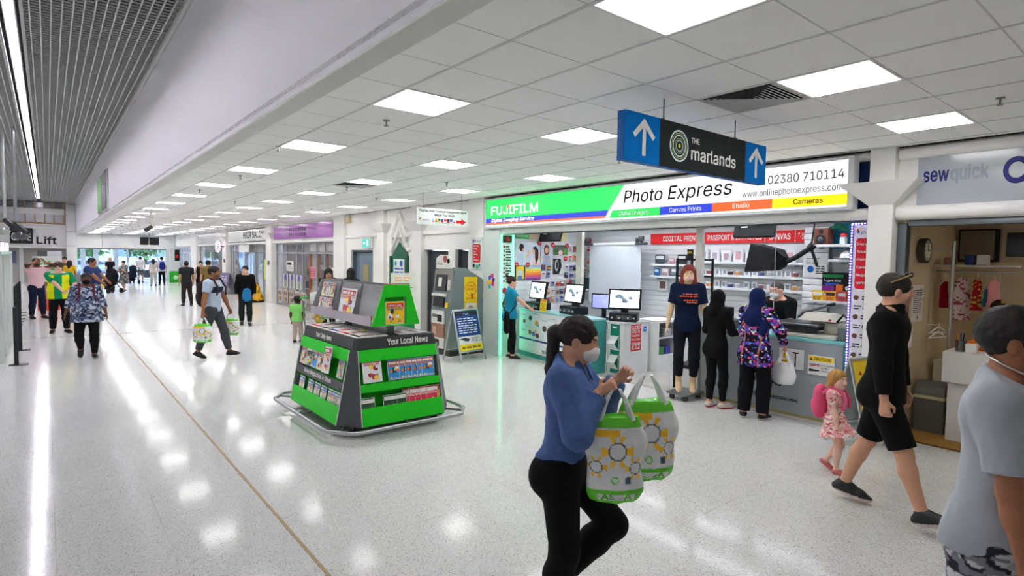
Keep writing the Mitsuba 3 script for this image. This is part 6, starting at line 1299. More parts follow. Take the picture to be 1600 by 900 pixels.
# photo printing machine
pm = thing('photo_machine', 'tall silver-grey self-service photo printing machine by the dark doors', 'machine'); sv = srgb((140, 136, 128)); sd_ = srgb((120, 130, 134))
prof = Polygon([(0, 0.02), (0, 0.9), (0.03, 1.2), (0.10, 1.62), (0.16, 1.74), (0.36, 1.74), (0.80, 1.5), (0.80, 0.02)])
fm_ = frame((6.12, 9.42, 0), (1, 0, 0), (0, 0, 1)); mm_ = fm_.copy()
m = M(sd_).prism(prof, 0.70, frame((6.10, 10.12, 0), (1, 0, 0), (0, 0, 1))); part(pm, 'cabinet', m, 'satin')
part(pm, 'plinth', M(srgb((60, 58, 54))).box((6.08, 9.40, 0.0), (6.92, 10.14, 0.1)), 'satin')
fp_ = RIGHTWALL(10.12, 0, 6.095); 
def panel(name, u0, z0, u1, z1, col, x=6.09, d=0.02, mat='satin', label=None, lean=0.0):
    m = M(col); xo = lambda z: x + max(0, (z - 0.9)) * 0.13
    v = [(xo(z0) - d, 10.12 - u0, z0), (xo(z0) - d, 10.12 - u1, z0), (xo(z1) - d, 10.12 - u1, z1), (xo(z1) - d, 10.12 - u0, z1)]; w_ = [(a + d, b, c) for a, b, c in v]; m.quad(*v)
    for i in range(4): m.quad(v[i], w_[i], w_[(i + 1) % 4], v[(i + 1) % 4])
    return part(pm, name, m, mat, label)
panel('fascia', 0.02, 0.12, 0.68, 1.70, sv, label='champagne silver front'); panel('screen', 0.10, 1.28, 0.50, 1.60, srgb((50, 54, 58)), d=0.032, mat='gloss'); panel('screen_paper', 0.22, 1.36, 0.34, 1.54, WHITE, d=0.036); panel('slot', 0.10, 0.96, 0.48, 1.14, srgb((44, 46, 46)), d=0.03); panel('shelf_strip', 0.04, 1.17, 0.54, 1.22, srgb((215, 215, 212)), d=0.05); panel('keypad', 0.56, 1.3, 0.64, 1.5, srgb((200, 200, 198)), d=0.03); panel('reader', 0.56, 0.95, 0.64, 1.05, srgb((235, 190, 30)), d=0.03)
for z0, z1, c in ((0.62, 0.88, WHITE), (0.34, 0.62, srgb((165, 120, 100))), (0.13, 0.34, WHITE)): panel('advert', 0.06, z0, 0.52, z1, c, d=0.03)
panel('advert_mark', 0.3, 0.66, 0.46, 0.8, srgb((40, 30, 32)), d=0.033); panel('advert_mark', 0.1, 0.74, 0.3, 0.8, MGREY, d=0.033); panel('advert_mark', 0.2, 0.17, 0.36, 0.3, BLACK, d=0.033); panel('advert_mark', 0.12, 0.38, 0.24, 0.55, srgb((215, 175, 155)), d=0.033)
m = M(WHITE).prism(Polygon([(0, 0), (0.56, 0), (0.56, .2), (.42, .27), (.14, .27), (0, .2)]), 0.03, RIGHTWALL(10.06, 1.72, 6.20)); part(pm, 'header', m, 'satin', 'white advertising header'); p = Print(RIGHTWALL(10.06, 1.72, 6.17), 0.001); p.text('Photo', .05, .07, .06, DGREY, width=.2); p.disc(.34, .19, .07, srgb((170, 80, 80))); p.disc(.46, .15, .05, BLACK); part(pm, 'print', p.m, 'satin')
t = thing('yellow_poster', 'yellow click and collect poster on the side of the photo machine', 'poster'); part(t, 'sheet', M(srgb((250, 205, 20))).box((6.42, 9.405, 0.78), (6.74, 9.415, 1.56)), 'satin'); p = Print(frame((6.42, 9.405, 0.78), (1, 0, 0), (0, 0, 1)), 0.001); ri = Point(.16, .54).buffer(.14, 10); p.poly(ri.difference(Point(.16, .54).buffer(.13, 10)), RED); p.text('CLICK &', .16, .58, .045, RED, True, center=True, width=.17); p.text('COLLECT', .16, .515, .045, RED, True, center=True, width=.2); p.poly([(.16, .46), (.24, .42), (.2, .40), (.22, .36), (.19, .35), (.17, .40)], RED); p.lines(.04, .33, .24, .05, 2, RED, 2); p.rect(.03, .02, .26, .24, srgb((225, 220, 210))); p.disc(.16, .14, .07, srgb((190, 140, 110))); part(t, 'print', p.m, 'satin')
t = thing('dark_panel', 'dark grey rounded panel behind the photo machine', 'panel'); part(t, 'panel', M(srgb((50, 58, 62))).prism(sbox(0.05, 0.05, .11, 1.52).buffer(.05), 0.3, frame((6.93, 10.4, 0.0), (0, -1, 0), (0, 0, 1))), 'satin')
def aboard(label, foot, yaw, w, h, draw, col=srgb((205, 208, 210)), lean=0.26):
    t = thing('a_board', label, 'sign'); mt = move(foot[0], foot[1], 0, yaw); s_, c_ = math.sin(lean), math.cos(lean)
    for sgn, nm in ((-1, 'front'), (1, 'back')):
        f0 = mt @ frame((-w / 2, sgn * h * s_, 0), (1, 0, 0), (0, -sgn * s_, c_)); f1 = f0
        m = M(col)
        for lo, hi in (((0, 0, -.02), (.035, h, 0)), ((w - .035, 0, -.02), (w, h, 0)), ((.035, h - .035, -.02), (w - .035, h, 0)), ((.035, .18, -.02), (w - .035, .215, 0))): m.box(lo, hi, bev=0.004)
        part(t, 'frame', m.moved(f1), 'metal'); part(t, 'panel', M(srgb((150, 160, 160)) if sgn > 0 else WHITE).box((.035, .215, -.016), (w - .035, h - .035, -.010)).moved(f1), 'satin')
        if sgn < 0: p = Print(f1 @ move(.035, .215, -.010), 0.001); draw(p, w - .07, h - .25); part(t, 'print', p.m, 'satin')
    return t
def d_board(p, w, h): p.rect(0, h * .88, w, h * .12, srgb((40, 45, 60))); p.text('Photo', w * .5, h * .9, .04, srgb((140, 170, 220)), True, center=True); p.rect(0, h * .36, w, h * .52, srgb((38, 70, 140))); p.lines(w * .08, h * .42, w * .84, h * .42, 7, srgb((225, 230, 240)), 5); p.rect(0, h * .16, w, h * .2, srgb((230, 230, 230))); p.poly([(.02, h * .3), (w * .4, h * .22), (w * .5, h * .28), (w * .3, h * .33)], srgb((70, 70, 78))); p.lines(w * .55, h * .2, w * .4, h * .12, 3, MGREY, 1); p.rect(0, 0, w, h * .16, srgb((240, 215, 40))); p.lines(w * .1, h * .04, w * .8, h * .07, 1, srgb((150, 120, 40)), 3, .8)
aboard('white A-board with blue and yellow photo service poster', (6.16, 8.98), 0.16, 0.66, 1.0, d_board)
aboard('yellow fronted A-board on the floor behind the man in black', (6.78, 2.30), -0.31, 0.55, 0.98, lambda p, w, h: (p.rect(0, 0, w, h, srgb((235, 205, 40))), p.poly([(.06, h * .8), (.12, h * .8), (.09, h * .86)], RED), p.lines(w * .15, h * .1, w * .7, h * .6, 8, srgb((150, 120, 40)), 6)))
# red poster on the pier
t = thing('red_poster', 'white framed poster with a red price list on the pier left of the shop front', 'poster'); part(t, 'sheet', M(srgb((216, 222, 222))).box((6.885, 9.46, 1.70), (6.898, 9.84, 2.36)), 'satin'); p = Print(RIGHTWALL(9.84, 1.70, 6.885), 0.001); p.text('photo', .12, .56, .05, MGREY, width=.2); p.disc(.07, .58, .03, BLUE); p.disc(.1, .61, .02, RED); p.rrect(.05, .15, .28, .38, .04, srgb((205, 30, 38)))
for i, s_ in enumerate(('Document', 'Printing', 'Photo', 'Copying', 'Scan', 'Laminating')): p.text(s_, .07, .475 - .058 * i, .03, WHITE, True)
p.disc(.1, .08, .04, BLACK); p.disc(.22, .06, .05, srgb((90, 180, 120))); p.disc(.3, .09, .03, BLUE); part(t, 'print', p.m, 'satin')
t = thing('dot_sticker', 'cluster of coloured hexagon stickers on the pale pier', 'sticker'); p = Print(RIGHTWALL(9.3, 1.25, 6.8985), 0.0005); 
for i, (x, y, c) in enumerate(((.1, .3, (60, 90, 200)), (.18, .34, (210, 50, 140)), (.14, .22, (240, 200, 40)), (.05, .2, (240, 190, 50)), (.1, .12, (60, 190, 200)), (.2, .18, (200, 50, 150)), (.22, .26, (90, 60, 160)))): g_ = np.arange(6) * math.pi / 3; p.poly(np.column_stack([x + .05 * np.cos(g_), y + .05 * np.sin(g_)]), srgb(c))
part(t, 'print', p.m, 'satin')
t = thing('niche_poster', 'tall white notice board inside the green pointed niche', 'notice'); part(t, 'sheet', M(srgb((220, 226, 228))).box((WX - 0.035, 12.88, 0.35), (WX - 0.022, 13.46, 1.88)), 'satin'); p = Print(RIGHTWALL(13.46, 0.35, WX - 0.035), 0.001); p.disc(.12, 1.42, .07, srgb((60, 160, 170))); p.disc(.42, 1.42, .08, BLUE); p.lines(.06, 1.15, .46, .18, 2, srgb((60, 90, 190)), 1); p.lines(.06, .95, .46, .16, 2, RED, 2); p.lines(.06, .6, .3, .3, 5, srgb((60, 100, 180)), 3)
for i in range(6): p.disc(.12 + .17 * (i % 3), .45 - .2 * (i // 3), .06, srgb([(180, 60, 60), (60, 60, 70), (200, 120, 110)][i % 3]))
part(t, 'print', p.m, 'satin')
# doors in the recess, exit sign
for i, (y0, y1) in enumerate(((10.95, 11.9), (10.0, 10.6))):
    d = structure(f'door_{i + 2}', 'dark grey door in the recess behind the photo machine'); put(d, M(srgb((56, 62, 66))).box((WX + 0.13, y0, 0), (WX + 0.17, y1, 2.1)), 'satin'); part(d, 'frame', M(srgb((84, 88, 90))).box((WX + 0.08, y0 - .04, 0), (WX + .19, y0, 2.12)).box((WX + .08, y1, 0), (WX + .19, y1 + .04, 2.12)), 'satin')
d = structure('door_4', 'blue-grey fire door with a glazed panel under a green exit sign'); bg = srgb((104, 120, 132)); put(d, M(bg).box((WX + 0.16, 14.78, 0), (WX + 0.2, 16.2, 2.1)), 'satin')
part(d, 'frame', M(bg * 0.75).box((WX + .05, 14.74, 0), (WX + .22, 14.80, 2.13)).box((WX + .05, 16.16, 0), (WX + .22, 16.22, 2.13)).box((WX + .05, 14.74, 2.07), (WX + .22, 16.22, 2.13)), 'satin'); part(d, 'leaf', M(bg * 1.1).box((WX + 0.13, 15.02, 0.02), (WX + .165, 15.9, 2.05), bev=.008), 'satin'); part(d, 'vision_panel', M(srgb((150, 140, 100))).box((WX + .12, 15.28, 1.05), (WX + .131, 15.62, 1.7)), 'gloss', 'wired glass panel'); part(d, 'sticker', M(srgb((150, 200, 60))).box((WX + .125, 15.42, .85), (WX + .131, 15.5, 1.0)), 'satin')
t = thing('exit_sign', 'green and white lit exit sign over the blue-grey door', 'sign'); part(t, 'case', M(srgb((225, 228, 226))).box((WX - 0.1, 14.72, 2.17), (WX - 0.01, 15.24, 2.46), bev=.01), 'satin'); p = Print(RIGHTWALL(15.2, 2.2, WX - 0.1), .001); p.rect(0, 0, .44, .22, BLACK); part(t, 'face', emit(p.m.ply('matte'), (.03, .42, .32))); p = Print(RIGHTWALL(15.2, 2.2, WX - 0.1), .004); p.poly([(.05, .11), (.11, .17), (.11, .13), (.2, .13), (.2, .09), (.11, .09), (.11, .05)], WHITE); p.rect(.26, .03, .12, .16, WHITE); p.disc(.3, .15, .02, srgb((20, 120, 90))); part(t, 'pictogram', emit(p.m.ply('matte'), (.5, .55, .52)))
t = thing('alarm_sounder', 'small beige wall box beside the twin pilaster', 'alarm'); part(t, 'body', M(srgb((205, 190, 150))).box((WX - 0.08, 16.18, 2.92), (WX - .005, 16.42, 3.1), bev=.01), 'satin')
# leaf-shaped board and green stand behind the newspaper stand
t = thing('menu_easel', 'pale notice sheet on a green leaf-shaped stand behind the newspaper rack', 'notice'); fz = frame((5.02, 9.82, 1.02), (0.83, -0.55, 0), (0.05, 0.03, 1)); part(t, 'sheet', M(srgb((222, 226, 214))).box((0, 0, 0), (.48, .62, .012)).moved(fz), 'satin'); p = Print(fz, .013); p.lines(.08, .46, .32, .09, 2, srgb((230, 170, 60)), 1); p.lines(.06, .25, .36, .15, 4, srgb((150, 170, 140)), 2); p.disc(.36, .1, .05, srgb((220, 190, 70))); p.lines(.05, .05, .2, .15, 2, LGREY, 4); part(t, 'print', p.m, 'satin'); m = M(srgb((30, 130, 70))); m.prism(Polygon([(0.18, 0), (.36, 0), (.48, .5), (.44, 1.0), (.3, 1.02), (.16, .6)]), .02, frame((5.02, 9.85, 0), (0.83, -0.55, 0), (0, 0, 1))); part(t, 'stand', m, 'satin')
# shopping trolley
tr = thing('shopping_trolley', 'wire shopping trolley full of goods beside the little child', 'trolley'); T0 = move(4.72, 12.24, 0, -2.47)
m = M(srgb((170, 174, 176)))
def tl(a, b, r=0.008): m.tube([a, b], r, n=5)
bl, bh = [(-.24, -.35, .42), (.24, -.35, .42), (.19, .42, .52), (-.19, .42, .52)], [(-.29, -.42, .98), (.29, -.42, .98), (.23, .5, .9), (-.23, .5, .9)]
for i in range(4): tl(bl[i], bl[(i + 1) % 4]); tl(bh[i], bh[(i + 1) % 4], .011); tl(bl[i], bh[i], .009)
for i in range(4):
    a0, a1, c0, c1 = map(np.array, (bl[i], bl[(i + 1) % 4], bh[i], bh[(i + 1) % 4]))
    for q in np.linspace(0, 1, 10)[1:-1]: tl(a0 + (a1 - a0) * q, c0 + (c1 - c0) * q, .0035)
    for q in (.25, .5, .75): tl(a0 + (c0 - a0) * q, a1 + (c1 - a1) * q, .0035)
part(tr, 'basket', m.moved(T0), 'metal', kind=None); m = M(srgb((160, 164, 166)))
for s_ in (-1, 1): tl((.24 * s_, -.42, .96), (.24 * s_, -.36, .14), .013); tl((.24 * s_, -.36, .14), (.2 * s_, .46, .14), .013); tl((.2 * s_, .1, .14), (.2 * s_, .25, .48), .011)
part(tr, 'chassis', m.moved(T0), 'metal'); m = M(srgb((40, 170, 60))); m.tube([(-.29, -.46, 1.02), (.29, -.46, 1.02)], .018, n=8); part(tr, 'handle', m.moved(T0), 'satin', 'green handle')
for s_ in (-1, 1):
    for y in (-.34, .44): m = M(BLACK); m.cyl((.22 * s_ - .012, y, .06), (.22 * s_ + .012, y, .06), .06, n=12); m.box((.22 * s_ - .016, y - .02, .06), (.22 * s_ + .016, y + .02, .14)); part(tr, 'castor', m.moved(T0), 'satin')
def good(label, cat, c, r, col, rz=0.0, spots=None):
    t = thing('grocery_pack', label, cat); B = Blob(); B.ell(c, r, .01)
    part(t, 'pack', B.build(.014, (lambda v: np.where((meshkit.noise(v * 22, 1) > .58)[:, None], srgb(spots), srgb(col))) if spots else srgb(col), .01, 16).moved(T0), 'gloss')
t = thing('carton', 'white carton with a blue oval in the trolley', 'box'); part(t, 'box', M(srgb((226, 230, 232))).box((-.16, -.28, .9), (.2, -.02, 1.14), bev=.006).moved(T0), 'satin'); p = Print(T0 @ frame((-.16, -.28, .9), (1, 0, 0), (0, 0, 1)), .002); p.disc(.2, .1, .14, srgb((20, 110, 200)), .08); p.lines(.1, .07, .2, .05, 2, srgb((120, 190, 230)), 2); part(t, 'print', p.m, 'satin')
good('green and white food pack on top of the trolley load', 'packet', (.02, .12, .94), (.15, .12, .07), (110, 190, 40), spots=(240, 240, 235)); good('yellow bag of food low in the trolley', 'packet', (-.04, -.2, .6), (.14, .1, .16), (225, 190, 40), spots=(190, 150, 30)); good('white and green bag in the trolley front', 'packet', (-.02, .30, .74), (.12, .11, .13), (225, 230, 225), spots=(80, 180, 60)); good('green salad bag in the trolley', 'packet', (.10, .02, .66), (.09, .10, .10), (90, 170, 70), spots=(220, 230, 210))
# ------------------------------------------------------------------ shop fronts further along
AL = srgb((150, 156, 160))
def room(name, y0, y1, col, label, depth=3.2):
    w = structure(f'wall_{name}', f'inner walls of the {label}'); x0, x1 = WX + 0.33, WX + depth
    put(w, M(col).box((x1, y0, 0), (x1 + .1, y1, 2.6)).box((x0, y0 - .05, 0), (x1 + .1, y0, 2.6)).box((x0, y1, 0), (x1 + .1, y1 + .05, 2.6)), 'matte')
    put(structure(f'ceiling_{name}', f'ceiling of the {label}'), M().box((x0, y0 - .05, 2.6), (x1 + .1, y1 + .05, 2.66)), 'matte'); put(structure(f'floor_{name}', f'floor of the {label}'), M(srgb((150, 146, 140))).box((WX, y0, -.05), (x1, y1, .003)), 'satin')
    t = thing('shop_strip_light', f'strip light on the ceiling inside the {label}', 'ceiling light'); m = M(); x = (x0 + x1) / 2; m.quad((x - .06, y0 + .8, 2.57), (x - .06, y1 - .8, 2.57), (x + .06, y1 - .8, 2.57), (x + .06, y0 + .8, 2.57)); part(t, 'tube', emit(m.ply('matte'), (6, 6, 6.2), 1.0)); part(t, 'housing', M().box((x - .07, y0 + .8, 2.575), (x + .07, y1 - .8, 2.595)), 'satin')
def fascia(y0, y1, col, label, words=None, tcol=BLACK, glossy='gloss', h=.17, width=None, tx=0.5):
    t = thing('fascia_sign', label, 'sign'); part(t, 'panel', M(col).box((WX - .03, y0 + .12, 2.54), (WX - .005, y1 - .12, 3.04)), glossy)
    if words:
        m = M(tcol); y = y1 - .12
        for i, (s, u, v, hh, ww) in enumerate(words): text_into(m, s, hh, RIGHTWALL(y - u, 2.54 + v, WX - .031), tcol, True, .003, width=ww)
        part(t, 'lettering', m, 'satin')
    part(t, 'frame', M(srgb((90, 92, 94)) if words else srgb((200, 200, 198))).box((WX - .035, y0 + .08, 2.5), (WX, y1 - .08, 2.535)).box((WX - .035, y0 + .08, 3.045), (WX, y1 - .08, 3.08)), 'satin'); return t
def headers(y0, y1): part(wr, 'header_beam', M().box((WX, y0, 2.40), (WX + .3, y1, CZ + .05), bev=.004), 'paint'); part(wr, 'ledge', M().box((WX - .05, y0, 2.40), (WX + .0, y1, 2.48), bev=.01), 'paint')
def shopfront(n, label, y0, y1, bays, transom=2.02):
    w = structure(f'window_{n}', label); m = M(AL)
    ys = [y0 + (y1 - y0) * b for b in bays]
    for y in ys: m.box((WX + .1, y - .025, 0), (WX + .15, y + .025, 2.4))
    for z in (0.03, transom, 2.38): m.box((WX + .1, y0, z - .025), (WX + .15, y1, z + .025))
    put(w, m, 'satin')
    for a, b in zip(ys, ys[1:]):
        for z0, z1 in ((.06, transom - .03), (transom + .03, 2.35)): q = M(); q.quad((WX + .125, a + .03, z0), (WX + .125, b - .03, z0), (WX + .125, b - .03, z1), (WX + .125, a + .03, z1)); part(w, 'pane', q, 'glass')
    return w
headers(17.42, 23.7); headers(24.4, 31.1); headers(31.9, 38.4); headers(40.2, 46.0)
room('purple_shop', 17.5, 23.6, srgb((205, 200, 205)), 'purple fronted shop'); room('salon', 24.5, 31.0, srgb((150, 150, 148)), 'hair salon'); room('barber', 32.0, 38.3, srgb((170, 175, 180)), 'barber shop'); room('end_shop', 40.3, 45.9, srgb((140, 160, 200)), 'blue shop at the far end', 2.2)
fascia(17.42, 23.7, srgb((150, 70, 165)), 'glossy purple shop sign with dim dark lettering', None)
p = Print(RIGHTWALL(23.58, 2.54, WX - .031), .001); rr = np.random.default_rng(3)
for i in range(9): x = 1.9 + .2 * i; p.rect(x, .26, .12, .13, srgb((88, 38, 100))); p.rect(x, .08, .12, .12, srgb((88, 38, 100)))
part('fascia_sign_002' if 'fascia_sign_002__panel' in scene else 'fascia_sign', 'lettering', p.m, 'satin', 'worn dark lettering')
fascia(24.4, 31.1, srgb((205, 206, 206)), 'white salon sign with black lettering', [('HAIR SALON', 2.9, .13, .27, 3.2)], srgb((40, 42, 44)))
fascia(31.9, 38.4, srgb((208, 210, 212)), 'plain white sign board over the barber shop')
# purple shop front
shopfront(3, 'glazed front of the purple signed shop with a wooden door', 17.45, 23.65, (0, .18, .30, .52, .62, .80, 1.0))
d = structure('door_5', 'open orange-brown wooden door frame of the purple signed shop'); 
for y in (18.6, 19.35, 20.15): part(d, 'post', M(srgb((176, 118, 66))).box((WX + .16, y - .06, 0), (WX + .24, y + .06, 2.0)), 'satin', 'orange-brown timber post')
part(d, 'leaf', M(srgb((196, 186, 188))).box((WX + .25, 19.42, .02), (WX + .29, 20.1, 1.98)), 'satin')
def winposter(label, y0, z0, y1, z1, fn, x=WX + .095): wallsheet(label, y0, z0, y1, z1, fn, x=x, name='window_poster', cat='poster')
winposter('pink paper notice on the door of the purple signed shop', 19.5, 1.15, 20.0, 1.55, lambda p, w, h: (p.rect(0, 0, w, h, srgb((240, 150, 180))), p.lines(.05, .05, w - .1, h - .1, 4, RED, 1)), x=WX + .15)
winposter('white notice headed with black letters in the purple shop window', 21.6, 1.35, 22.4, 1.72, lambda p, w, h: (p.lines(.1, .2, w - .2, .15, 1, BLACK, 1, .7), p.lines(.1, .05, w - .2, .12, 2, MGREY, 2)))
for i in range(3): winposter(f'poster of products in the purple shop window, {ORD[i]} from the near side', 20.75 + .75 * i, .70, 21.3 + .75 * i, 1.22, lambda p, w, h: (p.rect(0, 0, w, h, srgb((200, 195, 215))), p.disc(w * .5, h * .7, w * .3, srgb((90, 80, 150))), p.disc(w * .5, h * .3, w * .3, srgb((130, 150, 110)))))
for i in range(5): winposter(f'row of small photos low in the purple shop window, {ORD[i]} from the near side', 20.3 + .66 * i, .12, 20.85 + .66 * i, .62, lambda p, w, h: (p.rect(0, 0, w, h, srgb((190, 180, 170))), p.disc(w * .3, h * .7, w * .16, srgb((150, 90, 70))), p.disc(w * .7, h * .7, w * .16, srgb((90, 110, 80))), p.disc(w * .3, h * .25, w * .16, srgb((170, 140, 70))), p.disc(w * .7, h * .25, w * .16, srgb((110, 80, 100)))))
for y in (17.75, 18.15): winposter(f'white paper notice by the {"pilaster" if y < 18 else "wooden door"} in the purple shop window', y, 1.0, y + .3, 1.55, lambda p, w, h: p.lines(.03, .05, w - .06, h - .1, 6, MGREY, 3))
t = thing('lace_curtain', 'white lace valance across the top of the purple shop window', 'curtain'); m = M(srgb((215, 212, 214)));
for i in range(26): y = 17.6 + .1 * i; m.box((WX + .2, y, 2.06 + .03 * (i % 2)), (WX + .21, y + .07, 2.34))
part(t, 'lace', m, 'cloth', kind='stuff')
for i, (y, c) in enumerate(((21.2, (120, 90, 140)), (22.0, (170, 150, 120)), (22.8, (90, 110, 150)))): t = thing('shop_display', f'display shelf unit of goods inside the purple shop, {ORD[i]} from the near side', 'shelf unit'); part(t, 'frame', M(srgb((215, 213, 212))).box((8.0, y - .3, 0), (8.3, y + .3, .1)).box((8.0, y - .3, .6), (8.3, y + .3, .64)).box((8.0, y - .3, 1.1), (8.3, y + .3, 1.14)).box((8.28, y - .3, 0), (8.3, y + .3, 1.6)), 'satin'); part(t, 'goods', M(srgb(c)).box((8.05, y - .25, .1), (8.26, y - .02, .42)).box((8.05, y + .04, .64), (8.26, y + .25, .9)).box((8.05, y - .2, 1.14), (8.26, y + .1, 1.4)), 'satin', kind='stuff')
# salon front
shopfront(4, 'glazed front of the hair salon with an open doorway', 24.45, 31.05, (0, .16, .3, .34, .8, .92, 1.0), 2.1)
t = thing('hanging_board', 'blank white board hung in the salon doorway', 'sign'); part(t, 'board', M(WHITE).box((WX - .08, 27.0, 2.05), (WX - .05, 28.6, 2.38)), 'satin')
t = thing('potted_palm', 'tall green palm standing inside the salon doorway', 'plant'); m = M(srgb((70, 60, 50))); m.lathe([(0, 0), (.16, 0), (.2, .35), (.17, .35), (0, .3)], n=16, origin=(7.6, 26.2, .004)); part(t, 'pot', m, 'satin'); m = M(srgb((84, 66, 44))); m.tube([(7.6, 26.2, .3), (7.62, 26.22, 1.2)], .03, n=8); part(t, 'stem', m, 'matte'); m = M(srgb((46, 92, 40))); rr = np.random.default_rng(5)
for i in range(16):
    a = i * 2.4; d_ = np.array([math.cos(a), math.sin(a), 0]); p0 = np.array([7.62, 26.22, 1.15 + .03 * i]); q = [p0 + d_ * .5 * s_ + np.array([0, 0, .55 * s_ - .5 * s_ * s_]) for s_ in np.linspace(0, 1, 6)]; sd2 = np.cross(d_, [0, 0, 1]) * .05
    for k_ in range(5): w0, w1 = math.sin(math.pi * (k_ + .3) / 6.0), math.sin(math.pi * (k_ + 1.3) / 6.6); m.quad(q[k_] - sd2 * w0, q[k_] + sd2 * w0, q[k_ + 1] + sd2 * w1, q[k_ + 1] - sd2 * w1)
part(t, 'fronds', m, 'satin')
winposter('yellow poster on the salon door', 25.1, .9, 25.3, 1.75, lambda p, w, h: p.rect(0, 0, w, h, srgb((205, 215, 70))))
for i, (y, c) in enumerate(((29.5, (120, 110, 100)), (28.4, (60, 62, 66)), (27.3, (90, 60, 50)))): t = thing('salon_chair', f'{["grey", "black", "brown"][i]} styling chair inside the salon', 'chair'); m = M(srgb(c)); m.box((8.4, y - .25, .45), (8.9, y + .25, .58), bev=.03); part(t, 'seat', m, 'satin'); part(t, 'backrest', M(srgb(c)).box((8.86, y - .25, .58), (8.96, y + .25, 1.15), bev=.03), 'satin'); mm = M(STEEL); mm.cyl((8.65, y, .0), (8.65, y, .45), .04, n=8); mm.cyl((8.65, y, .004), (8.65, y, .03), .22, n=14); part(t, 'base', mm, 'metal')
t = thing('wheeled_a_board', 'purple-grey advertising A-board on the floor outside the salon', 'sign'); f0 = frame((6.35, 30.3, 0.02), (0.35, -1, 0), (.25, 0, 1)); part(t, 'panel', M(srgb((120, 112, 150))).box((0, 0, 0), (.65, 1.05, .03)).moved(f0), 'satin'); p = Print(f0, .031); p.lines(.06, .12, .5, .8, 7, srgb((200, 198, 215)), 2); part(t, 'print', p.m, 'satin'); f1 = frame((6.75, 30.25, 0.02), (0.35, -1, 0), (-.12, 0, 1)); part(t, 'rear_leg', M(LGREY).box((0, 0, 0), (.65, 1.0, .02)).moved(f1), 'metal')
t = thing('yellow_bag_bin', 'yellow donation sack on a black base beside the salon door', 'sack'); B = Blob(); B.bone((6.62, 24.75, .15), (6.62, 24.75, .72), .27, .10, .02); part(t, 'sack', B.build(.03, lambda v: np.where((meshkit.noise(v * 9, 2) > .6)[:, None], srgb((160, 110, 20)), srgb((235, 180, 30))), .02, 8), 'satin'); part(t, 'base', M(BLACK).box((6.3, 24.5, 0), (6.86, 25.0, .1), bev=.02), 'satin')
t = thing('barber_pole', 'red, white and blue barber pole sign glowing on the pilaster', 'sign'); c = np.array([6.62, 31.45, 0])
part(t, 'bracket', M(MGREY).box((6.62, 31.4, 2.3), (6.895, 31.5, 2.36)), 'metal'); m = M(); n_ = 24; v, f, cc = [], [], []
for k_ in range(25):
    for i in range(n_): a = i * 2 * math.pi / n_; r = .13 * (1 - .75 * abs(k_ / 12 - 1) ** 2.5); v.append((c[0] + r * math.cos(a), c[1] + r * math.sin(a), 2.02 + .6 * k_ / 24)); s_ = ((a / (2 * math.pi) * 2 + k_ / 10) % 1); cc.append(srgb((225, 40, 80)) if s_ < .25 else srgb((240, 240, 245)) if s_ < .5 else srgb((40, 60, 210)) if s_ < .75 else srgb((240, 240, 245)))
for k_ in range(24):
    for i in range(n_): f.append([k_ * n_ + i, k_ * n_ + (i + 1) % n_, (k_ + 1) * n_ + (i + 1) % n_, (k_ + 1) * n_ + i])
m.v, m.f, m.c, m.n = [np.array(v)], [np.vstack([np.array(f)[:, [0, 1, 2]], np.array(f)[:, [0, 2, 3]]])], [np.array(cc)], len(v); sh_ = m.ply('gloss'); sh_['emitter'] = {'type': 'area', 'radiance': {'type': 'mesh_attribute', 'name': 'vertex_color'}, 'sampling_weight': .2}; part(t, 'pole', sh_)
for i, (y, lab) in enumerate(((23.95, 'purple shop and salon'), (31.3, 'salon and barber shop'))): t = thing('wall_bell', f'small round grey wall fitting on the pilaster between {lab}', 'wall fitting'); m = M(MGREY); m.cyl((WX - .1, y, 1.62), (WX - .15, y, 1.62), .09, n=14); part(t, 'disc', m, 'satin')
# barber and end shop
shopfront(5, 'glazed front of the barber shop', 31.95, 38.35, (0, .25, .5, .75, 1.0), 2.1)
w = structure('window_6', 'tall narrow blue and white glazed front at the far end of the hall'); m = M(srgb((225, 230, 236)))
for y in np.arange(40.3, 45.95, .35): m.box((WX + .05, y - .03, 0), (WX + .12, y + .03, 2.4))
for z in (.03, 2.0, 2.38): m.box((WX + .05, 40.2, z - .03), (WX + .12, 46, z + .03))
put(w, m, 'satin')
for i, y in enumerate(np.arange(40.3, 45.6, .35)): part(w, 'pane', M(srgb(((90, 125, 175), (190, 205, 225))[i % 2])).box((WX + .075, y + .03, .06), (WX + .085, y + .32, 2.35)), 'gloss')
t = thing('recycling_totem', 'tall white display totem with a green base and black poster by the end wall', 'display stand'); part(t, 'base', M(srgb((50, 180, 50))).box((6.3, 43.9, 0), (7.0, 44.3, .75), bev=.02), 'satin'); part(t, 'body', M(WHITE).box((6.36, 43.95, .75), (6.94, 44.25, 2.3), bev=.02), 'satin'); part(t, 'poster', M(BLACK).box((6.62, 43.93, 1.45), (6.9, 43.95, 2.2)), 'satin'); part(t, 'red_mark', M(RED).box((6.68, 43.92, 1.65), (6.84, 43.93, 1.85)), 'satin'); p = Print(frame((6.3, 43.9, 0), (1, 0, 0), (0, 0, 1)), .002); p.disc(.35, .35, .14, srgb((200, 235, 190))); part(t, 'print', p.m, 'satin')
